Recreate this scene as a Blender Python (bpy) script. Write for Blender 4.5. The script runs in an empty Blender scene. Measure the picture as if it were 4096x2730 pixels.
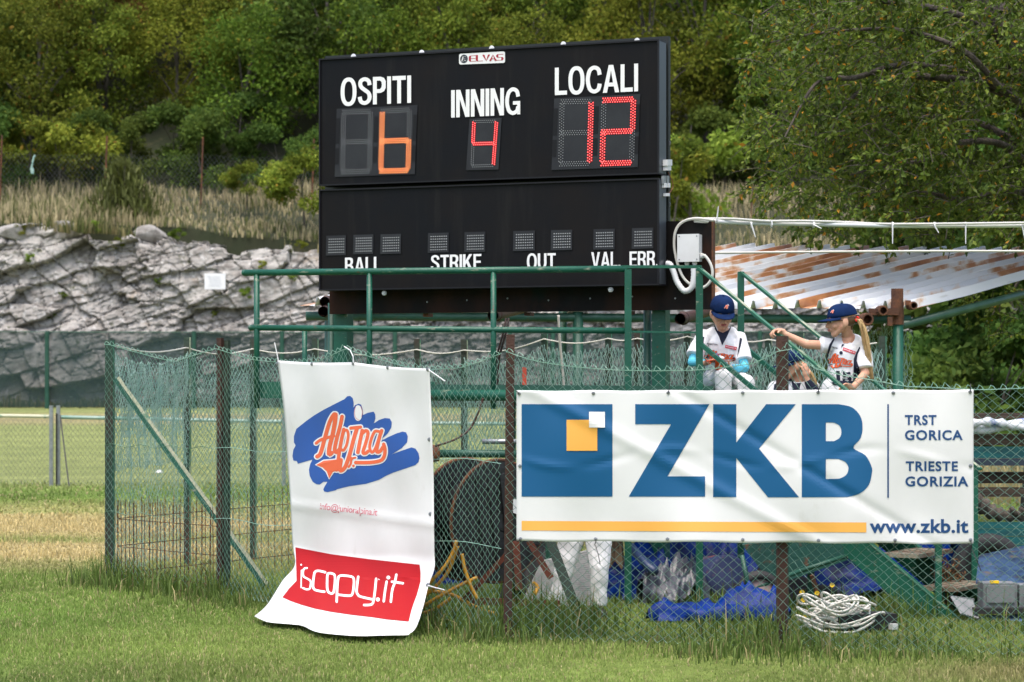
import bpy, bmesh, math, random
import numpy as np
from mathutils import Vector, Matrix, noise as mnoise
from mathutils.bvhtree import BVHTree

SC = bpy.context.scene
COL = SC.collection
R = math.radians
# ------------------------------------------------------------------ camera
FPX = 85 / 36 * 1024.0          # focal length in pixels of a 1024 wide frame
HROW = 383.0                    # row of the horizon
EYE = 1.7
cam = bpy.data.cameras.new('camera')
cam.lens = 85; cam.sensor_width = 36; cam.shift_y = (HROW - 341) / 1024.0
cam.clip_end = 600; cam.clip_start = 0.5
cam.dof.use_dof = True; cam.dof.focus_distance = 18.2; cam.dof.aperture_fstop = 4.5
camo = bpy.data.objects.new('camera', cam); COL.objects.link(camo)
camo.location = (0, 0, EYE); camo.rotation_euler = (R(90), 0, 0)
SC.camera = camo
# ------------------------------------------------------------------ sky and sun
SUN_EL, SUN_AZ = 72, 196        # azimuth: 0 = beyond the scene (+Y), 90 = to the right (+X)
wd = bpy.data.worlds.new('World'); SC.world = wd; wd.use_nodes = True
nt = wd.node_tree
sky = nt.nodes.new('ShaderNodeTexSky'); sky.sky_type = 'NISHITA'; sky.sun_disc = False
sky.sun_elevation = R(SUN_EL); sky.sun_rotation = R(SUN_AZ)
sky.air_density = 1.0; sky.dust_density = 5.0; sky.ozone_density = 1.0
nt.links.new(sky.outputs[0], nt.nodes['Background'].inputs[0])
nt.nodes['Background'].inputs[1].default_value = 0.15
sd = bpy.data.lights.new('sun', 'SUN'); sd.energy = 1.0; sd.angle = R(60); sd.color = (1, 0.97, 0.92)
so = bpy.data.objects.new('sun', sd); COL.objects.link(so)
sv = Vector((math.sin(R(SUN_AZ)) * math.cos(R(SUN_EL)), math.cos(R(SUN_AZ)) * math.cos(R(SUN_EL)), math.sin(R(SUN_EL))))
so.rotation_euler = sv.to_track_quat('Z', 'Y').to_euler()
so.location = (20, -10, 40)
vs = SC.view_settings
vs.view_transform = 'Standard'; vs.look = 'None'; vs.exposure = 1.08; vs.gamma = 1.0
SC.cycles.use_denoising = True
SC.cycles.max_bounces = 8; SC.cycles.transparent_max_bounces = 24
SC.cycles.sample_clamp_indirect = 6
rng = np.random.default_rng(7)
random.seed(7)

# ------------------------------------------------------------------ helpers
def at(px, py, Y):
    return Vector(((px - 512) * Y / FPX, Y, EYE - (py - HROW) * Y / FPX))
KD = 1024 / 2353.0
def dd(x, y, Y): return at(x * KD, y * KD, Y)          # from the 2353 wide view
def ss(x, y, Y): return at(x / 4, y / 4, Y)            # from the 4096 wide view
def on_plane(px, py, A, B):
    """point of the ray through a pixel on the vertical plane through ground points A, B"""
    k = (px - 512) / FPX
    dx, dy = B[0] - A[0], B[1] - A[1]
    # A + t d : x = k*y
    t = (k * A[1] - A[0]) / (dx - k * dy)
    return at(px, py, A[1] + t * dy)

ORG = {}
def tag(o, label=None, cat=None, group=None, kind=None):
    if label: o['label'] = label
    if cat: o['category'] = cat
    if group: o['group'] = group
    if kind: o['kind'] = kind
    return o
def thing(name, label, cat, loc=(0, 0, 0), group=None):
    o = bpy.data.objects.new(name, None); COL.objects.link(o)
    o.location = loc; o.empty_display_size = 0.1
    ORG[o] = Vector(loc)
    return tag(o, label, cat, group)
def link_mesh(name, me, mats, parent=None, smooth=False):
    o = bpy.data.objects.new(name, me); COL.objects.link(o)
    for m in (mats if isinstance(mats, (list, tuple)) else [mats]): me.materials.append(m)
    if parent is not None:
        o.parent = parent; ORG[o] = ORG[parent]
        if ORG[parent].length > 0: me.transform(Matrix.Translation(-ORG[parent]))
    else: ORG[o] = Vector((0, 0, 0))
    if smooth: me.polygons.foreach_set('use_smooth', [True] * len(me.polygons))
    return o
def np_mesh(name, V, quads=None, tris=None, col=None, mi=None):
    me = bpy.data.meshes.new(name)
    V = np.asarray(V, np.float32).reshape(-1, 3)
    nq = 0 if quads is None else len(quads); ntr = 0 if tris is None else len(tris)
    me.vertices.add(len(V)); me.vertices.foreach_set('co', V.ravel())
    idx = np.concatenate([a for a in ((np.asarray(quads).ravel() if nq else np.zeros(0)), (np.asarray(tris).ravel() if ntr else np.zeros(0)))]).astype(np.int32)
    me.loops.add(len(idx)); me.loops.foreach_set('vertex_index', idx)
    me.polygons.add(nq + ntr)
    st = np.concatenate([np.arange(nq) * 4, nq * 4 + np.arange(ntr) * 3]).astype(np.int32)
    me.polygons.foreach_set('loop_start', st)
    if mi is not None: me.polygons.foreach_set('material_index', np.asarray(mi, np.int32))
    me.update(calc_edges=True)
    if col is not None:
        a = me.color_attributes.new('Col', 'FLOAT_COLOR', 'POINT')
        c = np.ones((len(V), 4), np.float32); c[:, :3] = col
        a.data.foreach_set('color', c.ravel())
    return me
def grid_faces(nu, nv):
    i = np.arange(nu - 1)[:, None]; j = np.arange(nv - 1)[None, :]
    a = i * nv + j
    return np.stack([a, a + nv, a + nv + 1, a + 1], -1).reshape(-1, 4)
def crom(pts, n=6, closed=False):
    """Catmull-Rom through points of any dimension"""
    P = [np.array(p, float) for p in pts]
    out = []; N = len(P)
    for i in range(N if closed else N - 1):
        if closed: a, b, c, d = P[(i - 1) % N], P[i], P[(i + 1) % N], P[(i + 2) % N]
        else: a, b, c, d = P[max(i - 1, 0)], P[i], P[i + 1], P[min(i + 2, N - 1)]
        for k in range(n):
            t = k / n
            out.append(.5 * ((2 * b) + (c - a) * t + (2 * a - 5 * b + 4 * c - d) * t * t + (3 * b - a - 3 * c + d) * t ** 3))
    if not closed: out.append(P[-1])
    return out
def frames(pts):
    P = [Vector(p) for p in pts]; T = []
    for i in range(len(P)):
        t = (P[min(i + 1, len(P) - 1)] - P[max(i - 1, 0)])
        T.append(t.normalized() if t.length > 1e-9 else Vector((0, 0, 1)))
    u = T[0].orthogonal().normalized(); U = []
    for t in T:
        u = (u - t * u.dot(t))
        u = u.normalized() if u.length > 1e-6 else t.orthogonal().normalized()
        U.append(u)
    return P, T, U
class MB:
    def __init__(s): s.v = []; s.f = []; s.m = []; s.cm = 0
    def add(s, V, F):
        b = len(s.v); s.v += [tuple(p) for p in V]
        for f in F: s.f.append([i + b for i in f]); s.m.append(s.cm)
        return s
    def bar(s, p0, p1, w, h, up=(0, 0, 1)):
        p0, p1 = Vector(p0), Vector(p1); d = (p1 - p0).normalized(); up = Vector(up)
        sd_ = d.cross(up)
        if sd_.length < 1e-5: sd_ = d.cross(Vector((1, 0, 0)))
        sd_.normalize(); u = sd_.cross(d).normalized()
        a, b = sd_ * (w / 2), u * (h / 2)
        V = [p0 - a - b, p0 + a - b, p0 + a + b, p0 - a + b, p1 - a - b, p1 + a - b, p1 + a + b, p1 - a + b]
        return s.add(V, [(0, 1, 2, 3), (7, 6, 5, 4), (0, 4, 5, 1), (1, 5, 6, 2), (2, 6, 7, 3), (3, 7, 4, 0)])
    def box(s, c, sx, sy, sz, rz=0):
        c = Vector(c); d = Vector((math.cos(rz), math.sin(rz), 0)) * sx / 2
        return s.bar(c - d, c + d, sy, sz)
    def tube(s, pts, r, n=8, cap=True, closed=False):
        P, T, U = frames(pts); N = len(P)
        rr = r if hasattr(r, '__len__') else [r] * N
        V = []; F = []
        for i in range(N):
            b = T[i].cross(U[i])
            for k in range(n):
                a = 2 * math.pi * k / n
                V.append(P[i] + (U[i] * math.cos(a) + b * math.sin(a)) * rr[i])
        for i in range(N - 1 + (1 if closed else 0)):
            i2 = (i + 1) % N
            for k in range(n):
                k2 = (k + 1) % n
                F.append((i * n + k, i * n + k2, i2 * n + k2, i2 * n + k))
        if cap and not closed: F += [tuple(range(n))[::-1], tuple((N - 1) * n + k for k in range(n))]
        return s.add(V, F)
    def ell(s, c, r, rot=None, n=14, m=9):
        c = Vector(c); V = []; F = []
        r = r if hasattr(r, '__len__') else (r, r, r)
        rot = rot or Matrix.Identity(3)
        V.append(c + rot @ Vector((0, 0, -r[2])))
        for j in range(1, m):
            ph = -math.pi / 2 + math.pi * j / m
            for k in range(n):
                a = 2 * math.pi * k / n
                V.append(c + rot @ Vector((r[0] * math.cos(ph) * math.cos(a), r[1] * math.cos(ph) * math.sin(a), r[2] * math.sin(ph))))
        V.append(c + rot @ Vector((0, 0, r[2])))
        for k in range(n): F.append((0, 1 + (k + 1) % n, 1 + k))
        for j in range(m - 2):
            for k in range(n):
                a = 1 + j * n; F.append((a + k, a + (k + 1) % n, a + n + (k + 1) % n, a + n + k))
        e = len(V) - 1; a = 1 + (m - 2) * n
        for k in range(n): F.append((a + k, a + (k + 1) % n, e))
        return s.add(V, F)
    def cap(s, p0, r0, p1, r1, n=12):
        p0, p1 = Vector(p0), Vector(p1); d = p1 - p0; L = d.length; d = d.normalized() if L > 1e-6 else Vector((0, 0, 1))
        pts = []; rad = []
        for k in range(1, 5):
            a = k / 4 * math.pi / 2; pts.append(p0 - d * r0 * math.cos(a)); rad.append(max(r0 * math.sin(a), 1e-4))
        for k in range(0, 4):
            a = k / 4 * math.pi / 2; pts.append(p1 + d * r1 * math.sin(a)); rad.append(max(r1 * math.cos(a), 1e-4))
        return s.tube(pts, rad, n)
    def lathe(s, prof, c, axis=(0, 0, 1), n=20, cap=True):
        ax = Vector(axis).normalized(); u = ax.orthogonal().normalized(); w = ax.cross(u); c = Vector(c)
        V = []; F = []; N = len(prof)
        for r_, z in prof:
            for k in range(n):
                a = 2 * math.pi * k / n
                V.append(c + ax * z + (u * math.cos(a) + w * math.sin(a)) * r_)
        for i in range(N - 1):
            for k in range(n): F.append((i * n + k, i * n + (k + 1) % n, (i + 1) * n + (k + 1) % n, (i + 1) * n + k))
        if cap: F += [tuple(range(n))[::-1], tuple((N - 1) * n + k for k in range(n))]
        return s.add(V, F)
    def prism(s, poly, off):
        off = Vector(off); P = [Vector(p) for p in poly]; n = len(P)
        F = [tuple(range(n))[::-1], tuple(range(n, 2 * n))] + [(k, (k + 1) % n, n + (k + 1) % n, n + k) for k in range(n)]
        return s.add(P + [p + off for p in P], F)
    def build(s, name, mat, parent=None, smooth=False):
        me = bpy.data.meshes.new(name); me.from_pydata(s.v, [], s.f)
        o = link_mesh(name, me, mat, parent, smooth)
        if any(s.m): me.polygons.foreach_set('material_index', s.m)
        bm = bmesh.new(); bm.from_mesh(me); bmesh.ops.recalc_face_normals(bm, faces=bm.faces); bm.to_mesh(me); bm.free()
        return o
def ov(n): return bpy.data.objects.new(n, None)

# --- flat print: letters, strokes, filled outlines -------------------------------------------------
TMP = bpy.data.scenes.new('workbench')          # empty scene, so that evaluating one object stays quick
def evaluated(ob):
    TMP.collection.objects.link(ob); vl = TMP.view_layers[0]; vl.update()
    return bpy.data.meshes.new_from_object(ob.evaluated_get(vl.depsgraph))
def _eval2d(ob):
    me = evaluated(ob)
    V = np.array([v.co[:2] for v in me.vertices]); F = [tuple(p.vertices) for p in me.polygons]
    d = ob.data; bpy.data.objects.remove(ob); bpy.data.curves.remove(d); bpy.data.meshes.remove(me)
    return V, F
def text2d(txt, offset=0.0, spacing=1.0):
    cu = bpy.data.curves.new('t', 'FONT'); cu.body = txt; cu.size = 1; cu.offset = offset; cu.space_character = spacing
    cu.resolution_u = 4
    V, F = _eval2d(bpy.data.objects.new('t', cu))
    lo, hi = V.min(0), V.max(0)
    V = (V - lo) / (hi - lo); V[:, 1] = 1 - V[:, 1]        # v runs downwards
    return V, F
def fill2d(loops):
    cu = bpy.data.curves.new('t', 'CURVE'); cu.dimensions = '2D'; cu.fill_mode = 'BOTH'
    for L in loops:
        sp = cu.splines.new('POLY'); sp.points.add(len(L) - 1)
        for p, q in zip(sp.points, L): p.co = (q[0], q[1], 0, 1)
        sp.use_cyclic_u = True
    return _eval2d(bpy.data.objects.new('t', cu))
def cut2d(V, F, step):
    bm = bmesh.new(); vs_ = [bm.verts.new((v[0], v[1], 0)) for v in V]
    for f in F:
        try: bm.faces.new([vs_[i] for i in f])
        except ValueError: pass
    lo, hi = V.min(0), V.max(0)
    for ax in (0, 1):
        x = lo[ax] + step
        while x < hi[ax]:
            co = [0, 0, 0]; no = [0, 0, 0]; co[ax] = x; no[ax] = 1
            bmesh.ops.bisect_plane(bm, geom=bm.verts[:] + bm.edges[:] + bm.faces[:], plane_co=co, plane_no=no, dist=1e-6)
            x += step
    bm.verts.ensure_lookup_table()
    V2 = np.array([v.co[:2] for v in bm.verts])
    for i, v in enumerate(bm.verts): v.index = i
    F2 = [tuple(v.index for v in f.verts) for f in bm.faces]; bm.free()
    return V2, F2
def stroke2d(pts, w, closed=False, n=5, smooth=True, butt=False):
    P = [np.array(p[:2], float) for p in (crom(pts, n, closed) if smooth and len(pts) > 2 else pts)]
    N = len(P); V = []; F = []; h = w / 2
    for i in range(N):
        a = P[(i - 1) % N] if (closed or i > 0) else P[i]; b = P[(i + 1) % N] if (closed or i < N - 1) else P[i]
        t = b - a; t = t / (np.linalg.norm(t) + 1e-9); nn = np.array([-t[1], t[0]])
        V += [P[i] + nn * h, P[i] - nn * h]
    for i in range(N - 1 + (1 if closed else 0)):
        j = (i + 1) % N; F.append((2 * i, 2 * i + 1, 2 * j + 1, 2 * j))
    if not closed and not butt:
        for e, (i, j) in enumerate(((0, 1), (N - 1, N - 2))):
            t = P[i] - P[j]; t = t / (np.linalg.norm(t) + 1e-9); nn = np.array([-t[1], t[0]]); b = len(V)
            V += [P[i] + (nn * math.cos(a) + t * math.sin(a)) * h for a in np.linspace(0, math.pi, 7)]
            F.append(tuple(range(b, b + 7)))
    return np.array(V), F
def sell(cx, cy, a, b, e=2.35, n=36): return [(cx + a * math.copysign(abs(math.cos(t)) ** (2 / e), math.cos(t)), cy + b * math.copysign(abs(math.sin(t)) ** (2 / e), math.sin(t))) for t in np.linspace(0, 2 * math.pi, n, endpoint=False)]
CPTS = [(.49, .34), (.44, .14), (.29, .065), (.15, .15), (.085, .34), (.07, .5), (.085, .66), (.15, .85), (.29, .935), (.44, .86), (.49, .66)]
GLY = {'O': (.57, [('f', [sell(.285, .5, .285, .52), sell(.285, .5, .145, .375)])]), 'S': (.49, [('s', [(.42, .29), (.385, .14), (.25, .065), (.115, .125), (.085, .25), (.14, .37), (.26, .47), (.38, .575), (.42, .72), (.37, .87), (.24, .935), (.11, .87), (.065, .70)])]),
       'C': (.55, [('s', CPTS)]), 'G': (.57, [('s', CPTS[:-1] + [(.49, .70)]), ('f', [[(.29, .5), (.565, .5), (.565, .99), (.45, .99), (.45, .63), (.29, .63)]])]), 'U': (.50, [('s', [(.07, 0), (.07, .35), (.07, .65), (.12, .86), (.25, .935), (.38, .86), (.43, .65), (.43, .35), (.43, 0)])]),
       'I': (.14, [('f', [[(0, 0), (.14, 0), (.14, 1), (0, 1)]])]), 'L': (.43, [('f', [[(0, 0), (.14, 0), (.14, .85), (.43, .85), (.43, 1), (0, 1)]])]), 'T': (.48, [('f', [[(0, 0), (.48, 0), (.48, .15), (.31, .15), (.31, 1), (.17, 1), (.17, .15), (0, .15)]])]),
       'P': (.46, [('f', [[(0, 0), (.28, 0), (.40, .05), (.46, .17), (.46, .40), (.40, .53), (.28, .59), (.14, .59), (.14, 1), (0, 1)], [(.14, .14), (.26, .14), (.31, .2), (.32, .3), (.30, .4), (.25, .45), (.14, .45)]])]),
       'R': (.50, [('f', [[(0, 0), (.3, 0), (.42, .05), (.48, .16), (.48, .36), (.42, .48), (.38, .52), (.45, .6), (.47, .8), (.50, 1), (.35, 1), (.33, .75), (.28, .61), (.14, .58), (.14, 1), (0, 1)], [(.14, .14), (.28, .14), (.33, .2), (.34, .3), (.31, .42), (.25, .45), (.14, .45)]])]),
       'B': (.49, [('f', [[(0, 0), (.3, 0), (.42, .05), (.46, .16), (.45, .36), (.38, .47), (.46, .55), (.49, .7), (.46, .88), (.36, .98), (.26, 1), (0, 1)], [(.14, .14), (.26, .14), (.31, .2), (.32, .28), (.29, .38), (.24, .41), (.14, .41)], [(.14, .55), (.27, .55), (.33, .61), (.35, .7), (.32, .81), (.26, .86), (.14, .86)]])]),
       'E': (.45, [('f', [[(0, 0), (.44, 0), (.44, .14), (.14, .14), (.14, .42), (.41, .42), (.41, .56), (.14, .56), (.14, .86), (.45, .86), (.45, 1), (0, 1)]])]), 'N': (.51, [('f', [[(0, 0), (.16, 0), (.37, .66), (.37, 0), (.51, 0), (.51, 1), (.35, 1), (.14, .34), (.14, 1), (0, 1)]])]),
       'K': (.54, [('f', [[(0, 0), (.14, 0), (.14, .4), (.35, 0), (.52, 0), (.30, .4), (.54, 1), (.37, 1), (.2, .56), (.14, .66), (.14, 1), (0, 1)]])]), 'A': (.58, [('f', [[(.21, 0), (.37, 0), (.58, 1), (.43, 1), (.39, .78), (.19, .78), (.15, 1), (0, 1)], [(.29, .2), (.36, .64), (.22, .64)]])]),
       'V': (.56, [('f', [[(0, 0), (.15, 0), (.28, .76), (.41, 0), (.56, 0), (.36, 1), (.2, 1)]])]), '.': (.14, [('f', [[(0, .85), (.14, .85), (.14, 1), (0, 1)]])])}
def block2d(txt, gap=.05):
    x = 0; out = []
    for ch in txt:
        w, P = GLY[ch]
        for k, d in P:
            V, F = fill2d(d) if k == 'f' else stroke2d(d, .142, n=6, butt=True)
            V = np.array(V, float); V[:, 0] += x; out.append((V, F))
        x += w + gap
    x -= gap
    for V, F in out: V[:, 0] /= x
    return out
def disc2d(c, rx, ry=None, n=14):
    ry = ry or rx
    return np.array([(c[0] + rx * math.cos(a), c[1] + ry * math.sin(a)) for a in np.linspace(0, 2 * math.pi, n, endpoint=False)]), [tuple(range(n))]
def print_mesh(name, pieces, fmap, mat, parent, lv=1.0, dl=0.12):
    """pieces: list of (V, F) in layout space; fmap(x, y, level) -> world point"""
    mb = MB()
    for i, (V, F) in enumerate(pieces):
        mb.add([fmap(p[0], p[1], lv + dl * (i % 6)) for p in V], F)
    me = bpy.data.meshes.new(name); me.from_pydata(mb.v, [], mb.f)
    o = link_mesh(name, me, mat, parent)
    me.validate()
    return o
def quadmap(q, f):
    """bilinear from unit square to layout corners TL, TR, BR, BL then f"""
    q = [np.array(p, float) for p in q]
    def g(u, v, lv): 
        p = (1 - v) * ((1 - u) * q[0] + u * q[1]) + v * ((1 - u) * q[3] + u * q[2])
        return f(p[0], p[1], lv)
    return g

# ------------------------------------------------------------------ materials
def c3(c): return (c[0], c[1], c[2], 1)
def srgb(r, g, b):
    f = lambda x: (x / 255 / 12.92) if x / 255 <= .04045 else ((x / 255 + .055) / 1.055) ** 2.4
    return (f(r), f(g), f(b))
def M(name, base, rough=.55, metal=0.0, layers=(), bump=0.0, bscale=30, coord='Object', spec=.5, trans=0.0, emis=0.0, attr=False, objvar=0.0, bstretch=None):
    m = bpy.data.materials.new(name); m.use_nodes = True
    n = m.node_tree.nodes; L = m.node_tree.links
    b = n['Principled BSDF']
    b.inputs['Roughness'].default_value = rough; b.inputs['Metallic'].default_value = metal
    b.inputs['Specular IOR Level'].default_value = spec
    tc = n.new('ShaderNodeTexCoord')
    def coords(st):
        if coord == 'UV': o = tc.outputs['UV']
        else: o = tc.outputs[coord]
        mp = n.new('ShaderNodeMapping'); mp.inputs['Scale'].default_value = st or (1, 1, 1)
        L.new(o, mp.inputs[0]); return mp.outputs[0]
    if attr:
        a = n.new('ShaderNodeVertexColor'); a.layer_name = 'Col'; cur = a.outputs[0]
    else:
        rgb = n.new('ShaderNodeRGB'); rgb.outputs[0].default_value = c3(base); cur = rgb.outputs[0]
    for (colr, sc, lo, hi, st) in layers:
        t = n.new('ShaderNodeTexNoise'); t.inputs['Scale'].default_value = sc; t.inputs['Detail'].default_value = 6
        t.inputs['Roughness'].default_value = .65
        L.new(coords(st), t.inputs['Vector'])
        mr = n.new('ShaderNodeMapRange'); mr.inputs[1].default_value = lo; mr.inputs[2].default_value = hi
        L.new(t.outputs['Fac'], mr.inputs[0])
        mx = n.new('ShaderNodeMix'); mx.data_type = 'RGBA'
        L.new(mr.outputs[0], mx.inputs['Factor']); L.new(cur, mx.inputs['A']); mx.inputs['B'].default_value = c3(colr)
        cur = mx.outputs['Result']
    if objvar:
        oi = n.new('ShaderNodeObjectInfo'); hs = n.new('ShaderNodeHueSaturation')
        mr = n.new('ShaderNodeMapRange'); mr.inputs[3].default_value = 1 - objvar; mr.inputs[4].default_value = 1 + objvar
        L.new(oi.outputs['Random'], mr.inputs[0]); L.new(mr.outputs[0], hs.inputs['Value'])
        m2 = n.new('ShaderNodeMath'); m2.operation = 'MULTIPLY'; m2.inputs[1].default_value = 7.31
        m3 = n.new('ShaderNodeMath'); m3.operation = 'FRACT'
        mr2 = n.new('ShaderNodeMapRange'); mr2.inputs[3].default_value = .47; mr2.inputs[4].default_value = .525
        L.new(oi.outputs['Random'], m2.inputs[0]); L.new(m2.outputs[0], m3.inputs[0]); L.new(m3.outputs[0], mr2.inputs[0]); L.new(mr2.outputs[0], hs.inputs['Hue'])
        L.new(cur, hs.inputs['Color']); cur = hs.outputs[0]
    L.new(cur, b.inputs['Base Color'])
    if bump:
        t = n.new('ShaderNodeTexNoise'); t.inputs['Scale'].default_value = bscale; t.inputs['Detail'].default_value = 5
        L.new(coords(bstretch), t.inputs['Vector'])
        bp = n.new('ShaderNodeBump'); bp.inputs['Strength'].default_value = bump; bp.inputs['Distance'].default_value = .02
        L.new(t.outputs['Fac'], bp.inputs['Height']); L.new(bp.outputs[0], b.inputs['Normal'])
    if emis:
        L.new(cur, b.inputs['Emission Color']); b.inputs['Emission Strength'].default_value = emis
    if trans:
        tr = n.new('ShaderNodeBsdfTranslucent'); mixs = n.new('ShaderNodeMixShader'); mixs.inputs[0].default_value = trans
        L.new(cur, tr.inputs[0]); L.new(b.outputs[0], mixs.inputs[1]); L.new(tr.outputs[0], mixs.inputs[2])
        L.new(mixs.outputs[0], n['Material Output'].inputs['Surface'])
    return m
RUST = (.11, .042, .02); RUST2 = (.23, .085, .03)
GREEN = (.004, .078, .046)
m_green = M('green_paint', GREEN, .42, layers=[((.009, .11, .066), 3, .45, .7, None), ((.22, .25, .18), 9, .60, .70, (1, 1, 3)), (RUST, 13, .64, .72, None)], bump=.15, bscale=60)
m_greend = M('dark_green_paint', (.008, .06, .038), .5, layers=[((.02, .09, .06), 4, .4, .7, None), (RUST, 12, .62, .72, None)], bump=.2)
m_post = M('weathered_green_post', (.018, .055, .035), .6, layers=[((.045, .035, .025), 3, .42, .62, (1, 1, .6)), ((.09, .17, .12), 7, .62, .75, None)], bump=.3)
m_cream = M('flaked_cream_paint', (.50, .50, .36), .6, layers=[((.10, .25, .16), 8, .55, .7, None)], bump=.2)
m_rustp = M('brown_rusty_steel', (.035, .013, .008), .6, layers=[((.075, .026, .014), 6, .4, .68, (1, 1, .4)), ((.10, .045, .022), 14, .62, .78, None)], bump=.3, bscale=70)
m_rust = M('bare_rust', (.085, .036, .02), .85, layers=[(RUST2, 6, .45, .7, None), ((.05, .02, .012), 11, .55, .7, None)], bump=.5, bscale=80)
m_black = M('black_coated_sheet', (.0042, .0048, .0068), .5, layers=[((.0075, .006, .006), 1.2, .4, .65, None), ((.014, .0135, .013), 1.6, .55, .8, (5, 5, .35))], bump=.03, bscale=8, spec=.16)
m_blackb = M('black_painted_board', (.006, .005, .005), .5, layers=[((.030, .011, .006), 1.6, .44, .6, (1, 1, .5)), ((.004, .012, .011), 2.3, .55, .7, None)], bump=.05, bscale=12, spec=.14)
m_trim = M('black_trim', (.010, .010, .013), .45, spec=.25)
m_alu = M('satin_aluminium', (.10, .115, .135), .38, .6, bump=.03, bscale=120)
m_panel = M('smoked_panel', (.020, .021, .025), .4, layers=[((.027, .029, .033), 3, .4, .6, None)], spec=.25)
m_panel2 = M('dark_panel_strip', (.010, .010, .012), .45, spec=.2)
m_white = M('white_vinyl_lettering', (.80, .80, .80), .45)
m_amber = M('amber_led', (1.0, .20, .02), .3, emis=.30)
m_red = M('red_led', (1.0, .008, .014), .3, emis=.42)
m_glowA = M('amber_led_glow', (1.0, .60, .28), .3, emis=.45)
m_glowR = M('red_led_core', (1.0, .26, .24), .3, emis=.6)
m_led0 = M('unlit_led', (.34, .35, .36), .3)
m_wplas = M('white_plastic', (.68, .69, .70), .4, layers=[((.58, .58, .57), 2, .45, .7, None)])
m_cable = M('off_white_cable', (.58, .57, .52), .5)
m_steel = M('galvanised_steel', (.35, .37, .38), .45, .7, layers=[((.25, .27, .28), 14, .4, .6, None)])
m_copper = M('brown_wire', (.25, .08, .03), .5)
m_wire = M('green_pvc_wire', (.17, .32, .245), .45, layers=[((.30, .44, .36), 9, .5, .65, None)])
m_flake = M('worn_green_edge', (.05, .17, .105), .5, layers=[((.40, .42, .30), 5, .50, .62, None)])
m_net = M('teal_netting', (.31, .50, .44), .8, layers=[((.38, .54, .48), 5, .4, .6, None), ((.16, .32, .28), 7, .55, .7, None)])
m_rope = M('white_rope', (.62, .60, .54), .8)
m_ban = M('white_banner_vinyl', (.80, .80, .80), .42, layers=[((.75, .75, .745), 1.7, .45, .7, None), ((.66, .65, .62), 3.5, .62, .8, (1, 1, .5))], bump=.10, bscale=3.5, trans=.10)
m_bblue = M('banner_blue_ink', srgb(0, 84, 132), .42, bump=.04, bscale=4)
m_borng = M('banner_amber_ink', srgb(240, 176, 82), .42)
m_bnavy = M('banner_navy_ink', srgb(18, 66, 118), .45)
m_lblue = M('logo_blue_ink', srgb(34, 84, 164), .42, bump=.05, bscale=4)
m_lorng = M('logo_orange_ink', srgb(232, 104, 66), .45)
m_lred = M('banner_red_ink', srgb(158, 18, 22), .5, spec=.15, bump=.06, bscale=4)
m_mail = M('faded_red_ink', srgb(200, 105, 118), .5)
m_eye = M('eyelet_metal', (.25, .26, .28), .35, .8)
m_tie = M('black_cable_tie', (.012, .012, .014), .5)
m_navyc = M('navy_cap_cloth', srgb(12, 40, 82), .85, spec=.15, bump=.15, bscale=300, layers=[(srgb(9, 30, 66), 8, .4, .6, None)])
m_navy = M('navy_cloth', srgb(16, 24, 48), .85, bump=.15, bscale=200)
m_jersey = M('white_jersey_cloth', (.76, .77, .79), .85, bump=.12, bscale=250, layers=[((.70, .71, .74), 6, .45, .65, None)])
m_pants = M('white_pants_cloth', (.74, .74, .75), .85, bump=.12, bscale=220, layers=[((.60, .59, .56), 4, .55, .75, None)])
m_skin = M('skin', srgb(205, 160, 134), .55, layers=[(srgb(190, 134, 110), 14, .45, .75, None)], spec=.25)
m_lip = M('lips', srgb(172, 92, 84), .45)
m_hairb = M('blond_hair', srgb(198, 168, 118), .5, layers=[(srgb(138, 104, 62), 30, .48, .68, (1, 1, .1))])
m_hairn = M('dark_blond_hair', srgb(92, 66, 42), .55)
m_hairk = M('dark_brown_hair', srgb(46, 34, 26), .55)
m_cyan = M('cyan_undershirt', srgb(90, 190, 215), .7, layers=[(srgb(20, 60, 120), 4, .55, .7, None)])
m_dkblue = M('dark_blue_undershirt', srgb(18, 58, 110), .7)
m_orange = M('orange_print', srgb(236, 96, 40), .6)
m_patch = M('red_patch', srgb(205, 40, 66), .55)
m_redband = M('red_elastic', srgb(215, 40, 30), .6)
m_lens = M('dark_spectacles', (.02, .02, .022), .15)
m_cup = M('orange_cup', srgb(226, 84, 30), .4)
m_purple = M('purple_straw', srgb(110, 60, 170), .4)
m_tarp = M('blue_tarpaulin', srgb(0, 42, 118), .4, layers=[(srgb(0, 16, 54), 3, .44, .64, None), (srgb(84, 84, 92), 5, .66, .78, None)], bump=.3, bscale=9, spec=.15)
m_tarpg = M('grey_plastic_sheet', srgb(78, 82, 92), .34, layers=[(srgb(30, 36, 50), 4, .45, .62, None)], bump=.25, bscale=12, spec=.6)
m_tarpd = M('dirty_blue_sheet', srgb(78, 108, 150), .6, layers=[(srgb(48, 62, 88), 5, .45, .6, (1, 1, 2)), (srgb(120, 112, 108), 9, .56, .68, (1, 1, 3))], bump=.3)
m_teal = M('teal_painted_tray', srgb(18, 72, 62), .55, layers=[(srgb(20, 62, 56), 4, .45, .65, (2, 2, .4)), (RUST, 10, .6, .7, None)], bump=.3)
m_teal2 = M('teal_painted_board', srgb(10, 92, 92), .5, layers=[(srgb(6, 66, 70), 3, .45, .65, (1, 1, 4)), ((.05, .04, .03), 11, .64, .72, None)], bump=.2)
m_rub = M('black_rubber', (.014, .014, .015), .7, bump=.2)
m_hub = M('pale_hub_paint', srgb(150, 128, 124), .6, layers=[(srgb(170, 84, 44), 5, .52, .64, None)])
m_drum = M('dark_grey_boards', (.008, .0085, .0095), .5, layers=[((.026, .027, .029), 6, .45, .68, (3, 3, .5)), ((.014, .014, .015), 10, .55, .7, None)], bump=.4, bscale=24)
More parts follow.
